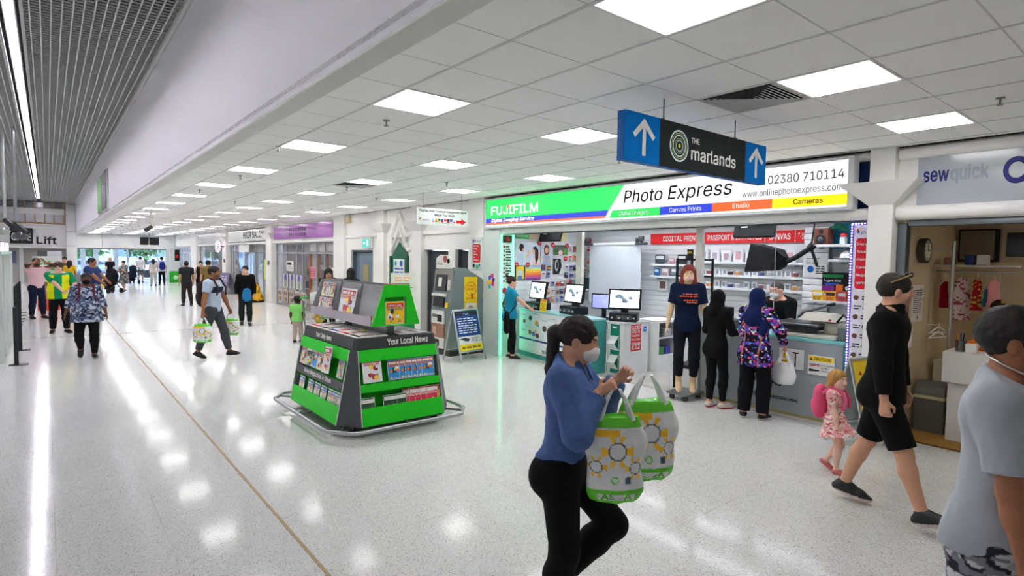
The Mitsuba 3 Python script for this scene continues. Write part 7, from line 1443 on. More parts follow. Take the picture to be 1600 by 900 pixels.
# ------------------------------------------------------------------ supermarket side, end wall signs, the street outside
t = thing('wall_sign', 'large black CAFE sign with white letters on the end wall', 'sign'); part(t, 'board', M(srgb((14, 20, 18))).box((-1.72, YE - .03, 2.42), (-.66, YE + .04, 3.38)), 'satin'); m = M(); text_into(m, 'CAFE', .42, frame((-1.66, YE - .03, 2.62), (1, 0, 0), (0, 0, 1)), WHITE, True, .01, width=.92); part(t, 'lettering', m, 'satin')
t = thing('wall_lettering', 'large black Lift lettering on the white end wall', 'sign'); m = M(BLACK); text_into(m, 'Lift', .42, frame((-.50, YE + .045, 2.44), (1, 0, 0), (0, 0, 1)), srgb((22, 24, 24)), True, .02, width=.98); part(t, 'letters', m, 'satin')
gw = srgb((214, 220, 216))
def gate(label, y0, y1, x=-0.66):
    t = thing('security_gate', label, 'security gate')
    for y in (y0, (y0 * 2 + y1) / 3, (y0 + 2 * y1) / 3, y1): part(t, 'post', M(gw).box((x - .05, y - .07, 0), (x + .05, y + .07, 1.88), bev=.015), 'satin')
    part(t, 'top_rail', M(srgb((190, 222, 205))).box((x - .05, y0 - .07, 1.88), (x + .05, y1 + .07, 1.95), bev=.01), 'satin', 'pale green top rail')
    for a, b in ((y0, (y0 * 2 + y1) / 3), ((y0 + 2 * y1) / 3, y1)):
        for z in (.25, 1.05, 1.12): part(t, 'cross_rail', M(gw).box((x - .03, a + .07, z), (x + .03, b - .07, z + .05)), 'satin')
    part(t, 'dark_panel', M(srgb((60, 62, 66))).box((x - .012, y0 + .1, 1.2), (x + .012, (y0 * 2 + y1) / 3 - .1, 1.8)), 'gloss'); part(t, 'red_tag', M(srgb((170, 50, 60))).box((x + .012, y0 + .25, 1.5), (x + .02, y0 + .5, 1.75)), 'satin')
gate('nearest tall white security gate at the supermarket entrance', 13.3, 16.2); gate('second tall white security gate behind the first', 17.2, 18.6, -0.72)
for i, y in enumerate((12.9, 14.75, 19.0, 19.9, 20.8, 21.7, 22.7, 23.8)):
    x = -0.70 if i > 1 else -.45; t = thing('barrier_post', f'black barrier post with a foot plate, {ORD[i]} along the supermarket entrance', 'post', 'barrier posts at the supermarket entrance'); part(t, 'post', M(srgb((28, 36, 36))).box((x - .03, y - .03, .012), (x + .03, y + .03, 1.0), bev=.008), 'satin'); part(t, 'foot', M(srgb((24, 26, 28))).box((x - .1, y - .08, 0), (x + .16, y + .08, .012), bev=.004), 'satin'); 
    if i > 1: part(t, 'panel', M(srgb((70, 84, 86))).box((x - .008, y + .06, .15), (x + .008, y + .62, .92)), 'gloss')
t = thing('column', 'square white column by the supermarket entrance', 'column'); part(t, 'shaft', M(srgb((208, 210, 208))).box((-1.5, 21.6, 0), (-1.05, 22.05, GZ), bev=.01), 'satin')
for i, (x, y, c, z) in enumerate(((-.84, 20.2, (225, 228, 228), 2.75), (-.60, 19.2, (150, 152, 154), 2.62))):
    t = thing('security_camera', f'security camera at the foot of the {["white", "grey"][i]} drop pole over the supermarket entrance', 'camera'); m = M(srgb(c)); m.cyl((x, y, z), (x, y, GZ + .02), .035, n=8); part(t, 'pole', m, 'satin'); m = M(srgb((40, 42, 44))); m.cyl((x, y, z + .02), (x + .22, y - .3, z - .22), .07, n=10); part(t, 'arm', m, 'satin'); m = M(srgb((70, 74, 76)) if i else srgb((190, 200, 190))); m.ball((x + (.1 if i else -.05), y - .2, z - .28), (.16, .16, .11), sub=2); part(t, 'dome', m, 'gloss')
for i, y in enumerate((24.0, 25.6, 27.4)):
    x = -1.22 + .03 * i; t = thing('till_lamp', f'lit number panel on a pole over the checkout, {ORD[i]} along the line', 'lamp'); m = M(MGREY); m.cyl((x, y, 0), (x, y, 1.85), .03, n=8); part(t, 'pole', m, 'satin'); part(t, 'case', M(DGREY).box((x - .1, y - .04, 1.84), (x + .1, y + .04, 2.26)), 'satin'); p = Print(frame((x - .09, y - .04, 1.86), (1, 0, 0), (0, 0, 1)), .002); p.rect(0, 0, .18, .38, BLACK); part(t, 'lit_face', emit(p.m.ply('matte'), (1.1, .9, 1.2), .3))
for i, y in enumerate((25.0, 28.0, 31.0, 34.0)): t = thing('checkout', f'checkout desk with a screen, {ORD[i]} along the line', 'checkout'); part(t, 'desk', M(srgb((120, 124, 128))).box((-2.6, y - .5, 0), (-1.5, y + .5, .95), bev=.02), 'satin'); part(t, 'screen', M(DGREY).box((-2.0, y - .2, .95), (-1.95, y + .2, 1.35)), 'satin')
t = thing('promotion_board', 'tall white board with green lettering behind the man in pink', 'sign'); part(t, 'board', M(srgb((222, 226, 222))).box((-.42, 27.0, .05), (.34, 27.06, 1.78)), 'satin'); p = Print(frame((-.42, 27.0, .05), (1, 0, 0), (0, 0, 1)), .002); p.text('Get', .12, 1.42, .16, srgb((70, 150, 60)), True, width=.4); p.lines(.12, 1.2, .5, .14, 1, srgb((70, 150, 60)), 2, .8); p.rect(.1, .45, .56, .35, srgb((180, 120, 90))); p.disc(.4, .62, .16, srgb((90, 110, 60))); part(t, 'print', p.m, 'satin')
t = thing('crisp_display', 'orange and white snack display bin in front of the white board', 'display bin'); B = Blob(); part(t, 'bin', M(srgb((214, 80, 50))).box((-.28, 24.4, 0), (.3, 24.8, .42), bev=.02), 'satin'); B.ell((.0, 24.6, .55), (.28, .2, .25), .01); part(t, 'packs', B.build(.03, lambda v: np.where((meshkit.noise(v * 9, 1) > .55)[:, None], srgb((230, 190, 170)), srgb((190, 120, 80))), .03, 9), 'satin', kind='stuff')
for i, (x, y, c) in enumerate(((-2.2, 38, (200, 202, 206)), (.35, 44.6, (214, 216, 220)))): t = thing('poster_stand', f'{["grey", "white"][i]} poster stand before the end wall', 'sign'); part(t, 'panel', M(srgb(c)).box((x - .35, y, .9 - .85 * 0), (x + .35, y + .05, 2.0)), 'satin'); part(t, 'foot', M(MGREY).box((x - .04, y, 0), (x + .04, y + .05, .9)).box((x - .3, y - .15, 0), (x + .3, y + .2, .02)), 'satin')
# outside
pv = structure('pavement', 'grey paving outside the street doors'); put(pv, M().box((-40, YE + 3.1, -.12), (60, YE + 60, -.01)), 'paving')
def tree(label, x, y, h, r, seed):
    t = thing('tree', label, 'tree'); m = M(srgb((80, 66, 50))); m.tube([(x, y, -.05), (x + .1, y, h * .35), (x, y + .1, h * .6)], [.16, .12, .08], n=8); part(t, 'trunk', m, 'matte')
    rg_ = np.random.default_rng(seed); m = M()
    for i in range(1500):
        d = rg_.normal(size=3); d /= np.linalg.norm(d); c = np.array([x, y, h * .68]) + d * (rg_.random() ** .4) * np.array([r, r, h * .36]); a = rg_.normal(size=3) * .16; b = rg_.normal(size=3) * .16; m.quad(c, c + a, c + a + b, c + b)
    part(t, 'crown', m, 'leaf', kind='stuff')
for i, (x, y, h, r) in enumerate(((2.2, 58, 4.6, 1.9), (6.6, 59, 5.0, 2.1), (11.4, 61, 5.4, 2.3), (-2.6, 60, 5.0, 2.1), (16.6, 62, 5.4, 2.4))): tree(f'leafy green tree outside the street doors, {ORD[i]} of the row', x, y, h, r, 20 + i)
t = thing('building', 'pale office building across the street', 'building'); part(t, 'wall', M(srgb((196, 200, 206))).box((-22, YE + 36, -.05), (34, YE + 44, 12)), 'matte')
for i in range(12):
    for j in range(3): part(t, 'window', M(srgb((110, 130, 150))).box((-18 + 4 * i, YE + 35.95, 1.5 + 3.4 * j), (-15.6 + 4 * i, YE + 36, 3.5 + 3.4 * j)), 'gloss')
for i, (x, c) in enumerate(((2.6, (150, 165, 185)), (7.4, (215, 218, 222)))):
    t = thing('parked_car', f'{["blue-grey", "white"][i]} parked car outside the street doors', 'car'); y = YE + 8.5; B = Blob(); B.bone((x - 1.5, y, .62), (x + 1.5, y, .62), .36, .36, .2, (1, 0, 0), 1.0); B.ell((x, y, .62), (2.1, .85, .36), .1); B.ell((x - .1, y, 1.05), (1.15, .72, .42), .12); B.cut((0, 0, .28), (0, 0, -1)); part(t, 'body', B.build(.06, lambda v, c=c: np.where(((v[:, 2] > 1.02) & (v[:, 2] < 1.34))[:, None], srgb((40, 50, 60)), srgb(c))), 'gloss')
    for wx in (-1.25, 1.25):
        for wy in (-.75, .75): m = M(BLACK); m.cyl((x + wx, y + wy - .1, .29), (x + wx, y + wy + .1, .29), .3, n=16); part(t, 'wheel', m, 'satin')
# ------------------------------------------------------------------ people and what they carry
DARK, CHAR, DENIM = srgb((17, 18, 20)), srgb((38, 40, 42)), srgb((74, 98, 146))
def fabric(base, *spots):
    """cloth pattern: (colour, frequency, threshold, seed) patches on a base colour"""
    def f(v):
        c = np.tile(np.asarray(base, float), (len(v), 1))
        for col, fr, th, sd in spots: c[meshkit.noise(v * fr + sd * 3.1, sd) > th] = col
        return c
    return f
def carrier(label, hang, w=0.30, h=0.42, yaw=0.0, spread=0.10, res=0.009, logo=True, seed=0, cols=((232, 234, 236), (92, 200, 40), (245, 195, 30)), d=0.42):
    """a full plastic shopping bag hanging from the point hang"""
    t = thing('shopping_bag', label, 'bag'); wc_, gc_, yc_ = (srgb(c) for c in cols); B = Blob(); top, bot = -0.13, -0.13 - h
    B.bone((0, 0, top - w * .30), (0, 0, bot + w * .42), w * .44, w * .50, .03, (1, 0, 0), d); B.ell((0, 0, bot + .04), (w * .47, w * .24, .07), .06)
    for g in (-1, 1): B.bone((g * w * .3, 0, top - .02), (g * w * .36, 0, top - .14), .025, .06, .05, (1, 0, 0), .6)
    B.cut((0, 0, top), (0, 0, 1)); B.cut((0, 0, bot), (0, 0, -1))
    def cf(v):
        u, z = v[:, 0] / w, (v[:, 2] - bot) / h; c = np.tile(wc_, (len(v), 1))
        if cols[1] is not None and logo:
            for (cu, cz, r) in ((.02, .60, .15), (.36, .40, .10), (-.36, .42, .10)):
                q = np.hypot(u - cu, (z - cz) * h / w); a = np.arctan2(z - cz, u - cu); c[(q > r * 1.15) & (q < r * 2.0) & (np.cos(a * 6) > .35)] = yc_; c[(q > r * .95) & (q < r * 1.12)] = srgb((70, 80, 90))
            c[(z > .78) & (u < .05) & (z < .86)] = yc_; c[(z > .87)] = gc_; c[(z < .16)] = gc_; c[(z > .045) & (z < .115) & (np.abs(u) < .34)] = wc_
            c[(np.abs(u - .22) < .05) & (np.abs(z - .26) < .04)] = srgb((60, 90, 110)); q = np.hypot(u + .02, (z - .27) * h / w); c[(q < .07) & (q > .045)] = gc_
        return c
    mt = move(hang[0], hang[1], hang[2], yaw); m = B.build(res, cf if logo else wc_, .012, 13, seed); part(t, 'body', m.moved(mt), 'gloss')
    m = M(wc_)
    for g in (-1, 1):
        for s_ in (-1, 1): m.tube([(s_ * w * .30, g * .02, top - .02), (s_ * w * .20, g * .015, top + .06), (s_ * .02, g * .008, .0)], [.018, .012, .007], n=6)
    part(t, 'handle', m.moved(mt), 'gloss')
    if logo:
        for yy in (-1, 1):
            m = M(gc_ * .8); fr_ = frame((0, 0, bot), (1, 0, 0), (0, 0, 1)) if yy < 0 else frame((0, 0, bot), (-1, 0, 0), (0, 0, 1)); text_into(m, 'ASDA', .024, fr_ @ move(0, h * .055, w * .235), m.col, True, .003, center=True, width=.15); part(t, 'lettering', m.moved(mt), 'satin')
def worn_point(p, i, out=0.02): # a hand's grip point in the world
    q = p.wr[i] + p.hd[i] * 0.085 * p.k; return (p.to @ np.append(q, 1))[:3]
def backpack(p, label, col, strap, w=.15, h=.42, d=.14, res=None, cat='backpack'):
    t = thing('backpack', label, cat); B = Blob(); c = p.chest - p.fwd * (.15 * p.k * p.b + d * .5) - p.upv * .05 * p.k
    B.bone(c - p.upv * h * .28, c + p.upv * h * .22, w, w * .85, .03, p.sx, d / w * .6); B.ell(c - p.fwd * d * .35 - p.upv * h * .14, np.array([w * .7, d * .35, h * .18]), .03)
    part(t, 'pack', B.build(res or p.res, col, .006, 10).moved(p.to), 'cloth')
    for g in (-1, 1): m = M(strap); s0 = p.sh[(g + 1) // 2] * .66 + p.neck0 * .34; q = .082 * p.k; m.tube([c + p.sx * g * w * .5 + p.upv * h * .25 + p.fwd * d * .3, s0 + p.upv * (q + .0) - p.fwd * .03, s0 + p.upv * q * .62 + p.fwd * q * .9, s0 - p.upv * .10 * p.k + p.fwd * .165 * p.k * p.b, s0 + p.sx * g * .03 - p.upv * .24 * p.k + p.fwd * .15 * p.k * p.b], .017, n=6); part(t, 'strap', m.moved(p.to), 'cloth')
def shoulder_bag(p, label, col, side, at, size, strap=DARK, cat='bag', name='shoulder_bag', over=None):
    t = thing(name, label, cat); at = np.array(at, float) * p.k; B = Blob(); B.bone(at - [0, 0, size[2] * .4], at + [0, 0, size[2] * .4], size[0], size[0] * .9, .02, p.sx, size[1] / size[0]); part(t, 'body', B.build(p.res, col, .004, 12).moved(p.to), 'cloth')
    s0 = p.sh[over if over is not None else side] * .6 + p.neck0 * .4 + p.upv * .058 * p.k; m = M(strap); fr_ = p.fwd * .15 * p.k * p.b
    m.tube([at + p.sx * size[0] * .6 + [0, 0, size[2] * .5], (at + s0) / 2 + fr_ * (1.0 if over is not None else .25) + p.sx * (.02 if over is not None else .06 * (2 * side - 1)), s0 + fr_ * .4, s0 - fr_ * .3, (at + s0) / 2 - fr_ * .8 + p.sx * (.04 * (2 * side - 1)), at - p.sx * size[0] * .6 + [0, 0, size[2] * .5]], .011, n=6); part(t, 'strap', m.moved(p.to), 'cloth')

# woman with the shopping bags, nearest
p = Person('woman in blue denim shirt and white face mask holding up shopping bags', (2.07, 2.10), (.56, -.83), h=1.66, fem=True, build=1.08, res=.0065, skin='tan', head_pitch=-.26, head_yaw=.10, lean=.04,
           feet=[(-.09, .02, .16, -.05, .75), (.09, -.02, 0, .1)], hands=[(-.10, .26, 1.37, .15, .70, .70), (.10, .19, 1.335, -.25, .80, .5)], elbow=[(-.6, -.7, -.6), (.7, -.6, -.6)], curl=(.75, .8))
p.knee[0] = np.array([-.10, .25, .55]); p.ank[0] = np.array([-.09, -.02, .24])
p.body(); p.hair((.014, .011, .010), 'tail', e=.013, line=.05, length=.27, label='long black hair tied in a ponytail'); p.mask(srgb((228, 226, 226)), 'white folded face mask')
p.top(lambda v: np.tile(DENIM, (len(v), 1)) * (.90 + .2 * meshkit.noise(v * 60, 2))[:, None], sleeve=1.93, hem=.055, e=.020, wr=.011, neck=.012, label='blue denim shirt', sleeve_e=.032)
p.trousers(DARK, frac=1.9, top=.07, e=.014, e2=.03, label='wide black trousers'); p.shoes(srgb((120, 110, 104)), WHITE)
m = M(DENIM * .9)
for g in (-1, 1): q = p.neck0 + p.upv * .02; m.quad(q + p.sx * g * .075 - p.fwd * .03, q + p.sx * g * .09 + p.fwd * .045 - p.upv * .03, q + p.sx * g * .03 + p.fwd * .125 - p.upv * .10, q + p.sx * g * .045 + p.fwd * .06 + p.upv * .01); m.quad(q + p.sx * g * .045 + p.fwd * .06 + p.upv * .01, q + p.sx * g * .03 + p.fwd * .125 - p.upv * .10, q + p.sx * g * .09 + p.fwd * .045 - p.upv * .03, q + p.sx * g * .075 - p.fwd * .03)
p.add('collar', m, 'cloth')
m = M(srgb((180, 182, 186))); m.ball(p.H(0, -.135, .012), .014 * p.hs, sub=1); p.add('hair_tie', m, 'satin')
g1, g0 = worn_point(p, 1), worn_point(p, 0)
carrier('white, green and yellow shopping bag nearer the woman in blue denim', g1 + np.array([.015, -.012, -.02]), .27, .42, -.65, seed=3, res=.007); carrier('white, green and yellow shopping bag held further forward by the woman in blue denim', g0 + np.array([.07, -.075, -.02]), .30, .40, -.55, seed=4, res=.007)

# man in black striding past
def tattoo(v, c, blend):
    a, b = P2.knee[1], P2.ank[1]; q = a + (b - a) * .42; d = np.linalg.norm((v - q) * np.array([1, 1, .5]), axis=1); blend(np.clip((.045 - d) / .01, 0, 1) * (meshkit.noise(v * 55, 3) > .35) * (v[:, 0] > q[0] - .01), (.05, .055, .05), .8)
P2 = p = Person('man in black top and shorts striding with sunglasses on his head', (4.98, 1.57), (.02, -1), h=1.87, res=.008, skin='tan', head_yaw=.45, head_pitch=-.03, twist=.12, lean=.03,
                feet=[(-.10, -.27, .02, -.05, .12), (.10, .30, .02, .05, -.30)], hands=[(-.24, .06, .84), (.26, .08, .88)], elbow=[None, (.5, -1, -.1)], curl=(.7, .9))
p.body(beard=.25, extra=tattoo); p.hair((.020, .014, .010), 'short', e=.014, line=.045, wr=.006, label='short dark brown hair')
p.top(DARK, sleeve=1.88, hem=-.10, e=.020, wr=.009, neck=.012, label='long-sleeved black top'); m = M(DARK)
B = Blob(); B.bone(p.neck0 + p.upv * .005, p.neck0 + p.upv * .045 + p.fwd * .01, .088 * p.k, .078 * p.k, .01); B.cut(p.neck0 + p.upv * .05, p.upv - p.fwd * .2); p.add('collar', B.build(.008, DARK), 'cloth')
p.trousers(DARK, frac=.92, top=.06, e=.020, e2=.048, name='shorts', label='black knee-length shorts'); p.shoes(srgb((34, 36, 38)), srgb((205, 190, 188)), label='black running shoe with a pale sole', high=.02, e=.013)
m = M(srgb((20, 18, 16)))
for g in (-1, 1): m.ball(p.H(g * .034, .074, .118), np.array([.030, .014, .020]) * p.hs, sub=2); m.tube([p.H(g * .064, .07, .118), p.H(g * .092, .01, .095), p.H(g * .094, -.06, .06)], .006, srgb((150, 120, 70)), n=5)
m.tube([p.H(-.02, .082, .12), p.H(.02, .082, .12)], .005, n=5); m.moved(p.to); t = thing('sunglasses', 'dark sunglasses pushed up on the head of the man in black', 'sunglasses'); part(t, 'frame', m, 'gloss')
# man in the grey T-shirt, cut by the frame
p = Person('man in pale grey T-shirt and patterned shorts with short black hair', (2.75, .48), (.16, -.99), h=1.79, build=1.0, res=.0065, skin='brown', head_yaw=-.05, lean=.02, feet=[(-.12, .22, 0), (.12, -.2, .02)], hands=[None, (.27, .10, .84)], curl=(.6, .6))
p.body(beard=.6); p.hair((.012, .010, .009), 'short', e=.017, line=.05, wr=.005, label='short black hair shaved at the sides'); p.top(lambda v: np.tile(srgb((158, 162, 170)), (len(v), 1)), sleeve=.80, hem=-.06, e=.026, wr=.010, neck=.014, label='pale grey T-shirt', sleeve_e=.034)
p.trousers(fabric(srgb((190, 192, 198)), (srgb((44, 46, 54)), 26, .48, 1), (srgb((120, 122, 130)), 40, .62, 2)), frac=.9, top=.04, e=.018, e2=.05, name='shorts', label='black and white patterned shorts'); p.shoes(CHAR, WHITE)
m = M(srgb((220, 215, 210))); q = p.neck0; a = np.linspace(0, 2 * math.pi, 26)[:-1]; m.tube([q + p.sx * .075 * math.cos(b) * p.k + p.fwd * (.075 * math.sin(b) + .012) * p.k + p.upv * (.055 - .035 * math.sin(b)) * p.k for b in a], .005, n=5, closed=True); p.add('necklace', m, 'metal')
# little girl in pink
p = Person('little girl in pink patterned dress behind the man in black', (5.64, 2.16), (.10, -1), h=1.0, fem=True, child=True, res=.009, skin='fair', head_yaw=-.5, feet=[(-.07, -.14, .06, 0, .5), (.08, .06, 0)], hands=[None, (.20, .12, .60)], elbow=[None, (.5, -.8, -.2)])
PK = fabric(srgb((226, 160, 160)), (srgb((240, 225, 220)), 45, .56, 1), (srgb((190, 70, 85)), 60, .68, 2)); p.body(); p.hair(srgb((168, 122, 66)), 'longback', e=.014, line=.05, length=.02, label='blonde hair'); p.top(PK, sleeve=.55, hem=.02, e=.012, neck=.004, name='dress_top', sleeve_e=.022); p.skirt(PK, .36, .185, top=.10, name='dress_skirt', wr=.012); p.shoes(srgb((200, 110, 110)), None, e=.004)
backpack(p, 'small pink backpack on the little girl', srgb((226, 90, 130)), srgb((225, 100, 140)), .11, .26, .10)
# customers at the grey counter
p = Person('woman in black hooded coat at the grey counter', (6.84, 4.12), (1, -.12), h=1.56, fem=True, res=.010, build=.95, skin='tan', feet=[(-.08, -.02, 0), (.10, .05, 0, .3)], hands=[(-.12, .26, 1.10), (.14, .28, 1.10)])
p.body(); p.top(DARK, sleeve=1.9, hem=-.16, e=.020, neck=.02, name='coat', label='short black coat'); p.trousers(srgb((20, 21, 24)), frac=1.9, e=.008); p.shoes(srgb((205, 195, 190)), srgb((190, 60, 60)), label='pale trainer'); p.veil(DARK, 'hood', 'black hood', 'hood')
P6 = p = Person('woman in navy headscarf and bright floral top at the grey counter', (6.78, 3.55), (1, .06), h=1.61, fem=True, build=1.12, res=.009, skin='tan', feet=[(-.11, -.05, 0, -.5), (.12, 0, 0, .2)], hands=[(-.10, .26, 1.05), (.30, .18, .98)], elbow=[None, (.8, -.6, -.3)], curl=(.5, .8))
FLO = fabric(srgb((22, 22, 34)), (srgb((60, 80, 180)), 24, .62, 1), (srgb((215, 60, 140)), 28, .70, 2), (srgb((232, 232, 236)), 40, .74, 3), (srgb((120, 70, 170)), 22, .74, 4))
def flo(v):
    c = FLO(v)
    for x in (-.10, .10): c[np.abs(v[:, 0] - x - .01 * np.sin(v[:, 2] * 9)) < .008] = srgb((190, 120, 105))
    return c
p.body(); p.top(flo, sleeve=1.75, hem=-.20, e=.024, wr=.008, neck=.012, name='blouse', label='black blouse with bright flowers', flare=.03); p.trousers(srgb((20, 20, 24)), frac=1.95, e=.016, e2=.04); p.shoes(DARK, srgb((220, 216, 210)), e=.004); p.veil(srgb((22, 36, 80)), 'hijab', 'navy headscarf')
carrier('plain white plastic bag hanging from the arm of the woman in the navy headscarf', worn_point(p, 1) + np.array([-.02, 0, -.01]), .27, .26, 1.4, logo=False, seed=7, res=.010)
# shop assistant
p = Person('shop assistant in black with grey hair leaning behind the grey counter', (8.22, 3.86), (-1, .25), h=1.70, res=.011, build=1.1, skin='light', lean=.30, head_pitch=-.25, hands=[(-.18, .46, 1.09, 0, 1, .05), (.16, .46, 1.09, 0, 1, .05)])
p.body(); p.hair(srgb((70, 68, 66)), 'short', e=.006, line=.03); p.top(DARK, sleeve=.8, hem=-.06, e=.022, neck=.012); p.trousers(CHAR); p.shoes(DARK); p.mask(srgb((215, 222, 228)), 'clear pale face shield')
# mannequin on its board
t = thing('skateboard', 'grey low wheeled board under the mannequin', 'board'); m = M(srgb((130, 134, 138))); m.prism(sbox(-.17, -.12, .17, .12).buffer(.06), .022, move(6.97, 4.66, .078)); part(t, 'deck', m, 'metal')
for x in (-.15, .15):
    for y in (-.11, .11): m = M(srgb((60, 60, 62))); m.cyl((6.97 + x - .018, 4.66 + y, .034), (6.97 + x + .018, 4.66 + y, .034), .034, n=12); m.box((6.97 + x - .02, 4.66 + y - .02, .05), (6.97 + x + .02, 4.66 + y + .02, .08)); part(t, 'wheel', m, 'satin')
MS = srgb((222, 190, 150))
p = Person('mannequin in red wig and navy printed T-shirt', (6.97, 4.66, .114), (-.80, -.60), h=1.77, fem=True, res=.008, skin=MS, feet=[(-.09, .02, .03, 0, .2), (.09, .02, .03, 0, .2)], hands=[(-.27, .08, .86), (.27, .06, .84)], curl=(.25, .25), category='mannequin', name='mannequin')
p.body(lip=srgb((200, 60, 80))); p.hair(srgb((120, 42, 32)), 'long', e=.016, line=.022, length=.10, label='long red wig'); p.top(srgb((20, 30, 58)), sleeve=.75, hem=-.10, e=.018, wr=.005, neck=.016, label='navy T-shirt', sleeve_e=.026)
m = M(srgb((228, 104, 66))); rr = np.random.default_rng(8)
for i, (z, w_) in enumerate(((.03, .22), (0, .24), (-.055, .20), (-.085, .17))):
    x = -.11
    while x < -.11 + w_ - .02: l = .012 + .022 * rr.random(); o = p.chest + p.upv * (z + .03) + p.sx * -x * -1 + p.fwd * (.178 + .0 - 1.6 * (x + .0) ** 2) * p.k; m.box(o + [-l / 2, -.004, -.009], o + [l / 2, .004, .009]); x += l + .008
p.add('lettering', m, 'satin', 'orange lines of printed lettering')
p.trousers(srgb((24, 26, 34)), frac=1.72, top=.05, e=.010); m = Blob(); m.ell(p.H(0, .066, -.058), np.array([.054, .046, .042]) * p.hs, .01, p.HA); p.add('face_mask', m.build(.008, srgb((238, 196, 190))), 'cloth', 'pale pink printed visor')
# woman at the photo terminal
p = Person('woman in teal T-shirt and hair bun at the photo terminal', (6.93, 8.56), (.72, -.69), h=1.60, fem=True, build=1.08, res=.010, skin='light', head_yaw=.25, feet=[(-.09, -.02, 0), (.12, .06, 0, .25)], hands=[(-.25, -.02, .80), (.06, .46, 1.02)], elbow=[None, (.6, -.5, -.6)])
p.body(); p.hair(srgb((46, 30, 22)), 'bun', e=.012, line=.05, label='dark hair in a bun'); p.top(srgb((28, 140, 172)), sleeve=.6, hem=-.07, e=.020, neck=.014, label='teal T-shirt', sleeve_e=.022)
m = M(srgb((200, 225, 232)))
for z, w_ in ((.05, .06), (-.10, .16)): q = p.chest + p.upv * z - p.fwd * .172 * p.k; m.box(q + [-w_ / 2, -.006, -.012], q + [w_ / 2, .006, .012])
p.add('lettering', m, 'satin'); p.trousers(DARK, frac=1.9, e=.009); p.shoes(DARK, WHITE, label='black shoe with white sole'); shoulder_bag(p, 'black leather shoulder bag of the woman in teal', DARK, 1, (.33, -.05, .80), (.14, .06, .22), over=0)
t = thing('jacket', 'blue jacket hung over the arm of the woman in teal', 'jacket'); B = Blob(); q = p.wr[0]; B.bone(q + [-.02, .0, .10], q + [-.02, .0, -.28], .06, .09, .03, (0, 1, 0), .5); part(t, 'cloth', B.build(.012, srgb((30, 100, 160)), .012, 12).moved(p.to), 'cloth')

# people in the middle of the hall
STR = lambda v: np.where(((v[:, 2] > P10.chest[2] - .045) & (v[:, 2] < P10.chest[2] + .065) & (np.abs(v[:, 0]) < .17))[:, None], srgb((28, 44, 64)), srgb((176, 190, 212)))
P10 = p = Person('man in pale T-shirt with a navy band carrying two shopping bags', (2.40, 11.80), (.74, -.68), h=1.72, res=.010, skin='brown', head_yaw=.06, feet=[(-.12, .24, 0, -.05, -.15), (.12, -.26, .02, .1, .2)], hands=[(-.36, .12, .82), (.34, -.02, .80)], curl=(.9, .9))
p.body(beard=.6); p.hair((.012, .010, .009), 'short', e=.014); p.top(STR, sleeve=.62, hem=-.04, e=.018, neck=.014, label='pale T-shirt with a navy chest band', sleeve_e=.024); p.trousers(srgb((64, 68, 72)), frac=1.85, e=.014, e2=.02, label='dark grey trousers'); p.shoes(DARK, label='black shoe', high=.05); backpack(p, 'dark brown backpack on the man with the navy banded T-shirt', srgb((52, 42, 38)), srgb((64, 40, 34)))
a_, b_ = worn_point(p, 1), worn_point(p, 0); carrier('white, green and yellow shopping bag in the rear hand of the banded T-shirt man', a_, .30, .34, -.4, seed=5, res=.011); carrier('white, green and yellow shopping bag in the forward hand of the banded T-shirt man', b_, .28, .32, -.4, seed=6, res=.011)
p = Person('man in black jacket with a blue bag across his chest', (4.21, 16.8), (-.22, -1), h=1.63, res=.013, skin='light', head_yaw=-.45, head_pitch=.1, feet=[(-.1, .1, 0), (.1, -.14, .03, .1, .3)])
p.body(); p.hair((.012, .010, .009), 'short', e=.014, line=.035); p.top(DARK, sleeve=1.9, hem=-.10, e=.020, neck=.014, vneck=.06); p.trousers(srgb((32, 40, 36)), e=.018, e2=.026); p.shoes(CHAR); shoulder_bag(p, 'bright blue crossbody bag on the man in the black jacket', srgb((40, 120, 176)), 0, (-.03, .20, .90), (.12, .05, .19), over=1, name='crossbody_bag')
p = Person('woman with long dark hair in a black top by the trolley', (5.10, 13.10), (-.55, -.83), h=1.66, fem=True, res=.011, skin='tan', head_pitch=-.35, head_yaw=.3, hands=[(-.16, .34, 1.08), (.05, .36, 1.08)], elbow=[(-.7, -.6, -.4), (.7, -.6, -.4)])
p.body(); p.hair((.012, .010, .010), 'long', e=.016, length=.16, label='long dark hair'); p.top(srgb((18, 30, 28)), sleeve=1.9, hem=-.06, e=.018, neck=.010); p.trousers(DARK); p.shoes(DARK); m = M(YELLOW); m.ball(p.chest + p.fwd * .175 + p.sx * .04 - p.upv * .02, .025); p.add('badge', m, 'gloss', 'round yellow badge')
p = Person('person with long black hair turned away beside the trolley', (5.45, 12.62), (.80, .58), h=1.66, fem=True, res=.013, skin='tan'); p.body(); p.hair((.012, .010, .010), 'longback', e=.018, length=.16); p.top(CHAR, sleeve=1.9, hem=-.08, e=.018); p.trousers(DARK); p.shoes(DARK)
p = Person('small child in lime green top and pale trousers', (4.30, 12.87), (.65, .76), h=1.08, child=True, res=.011, skin='dark', feet=[(-.09, -.05, 0), (.09, .08, 0)]); p.body(); p.hair((.010, .009, .008), 'curly', e=.012, line=.04); p.top(srgb((142, 226, 120)), sleeve=.6, hem=-.07, e=.018, sleeve_e=.026, neck=.006, flare=.01); p.trousers(srgb((190, 172, 164)), e=.010); p.shoes(srgb((60, 50, 60)))

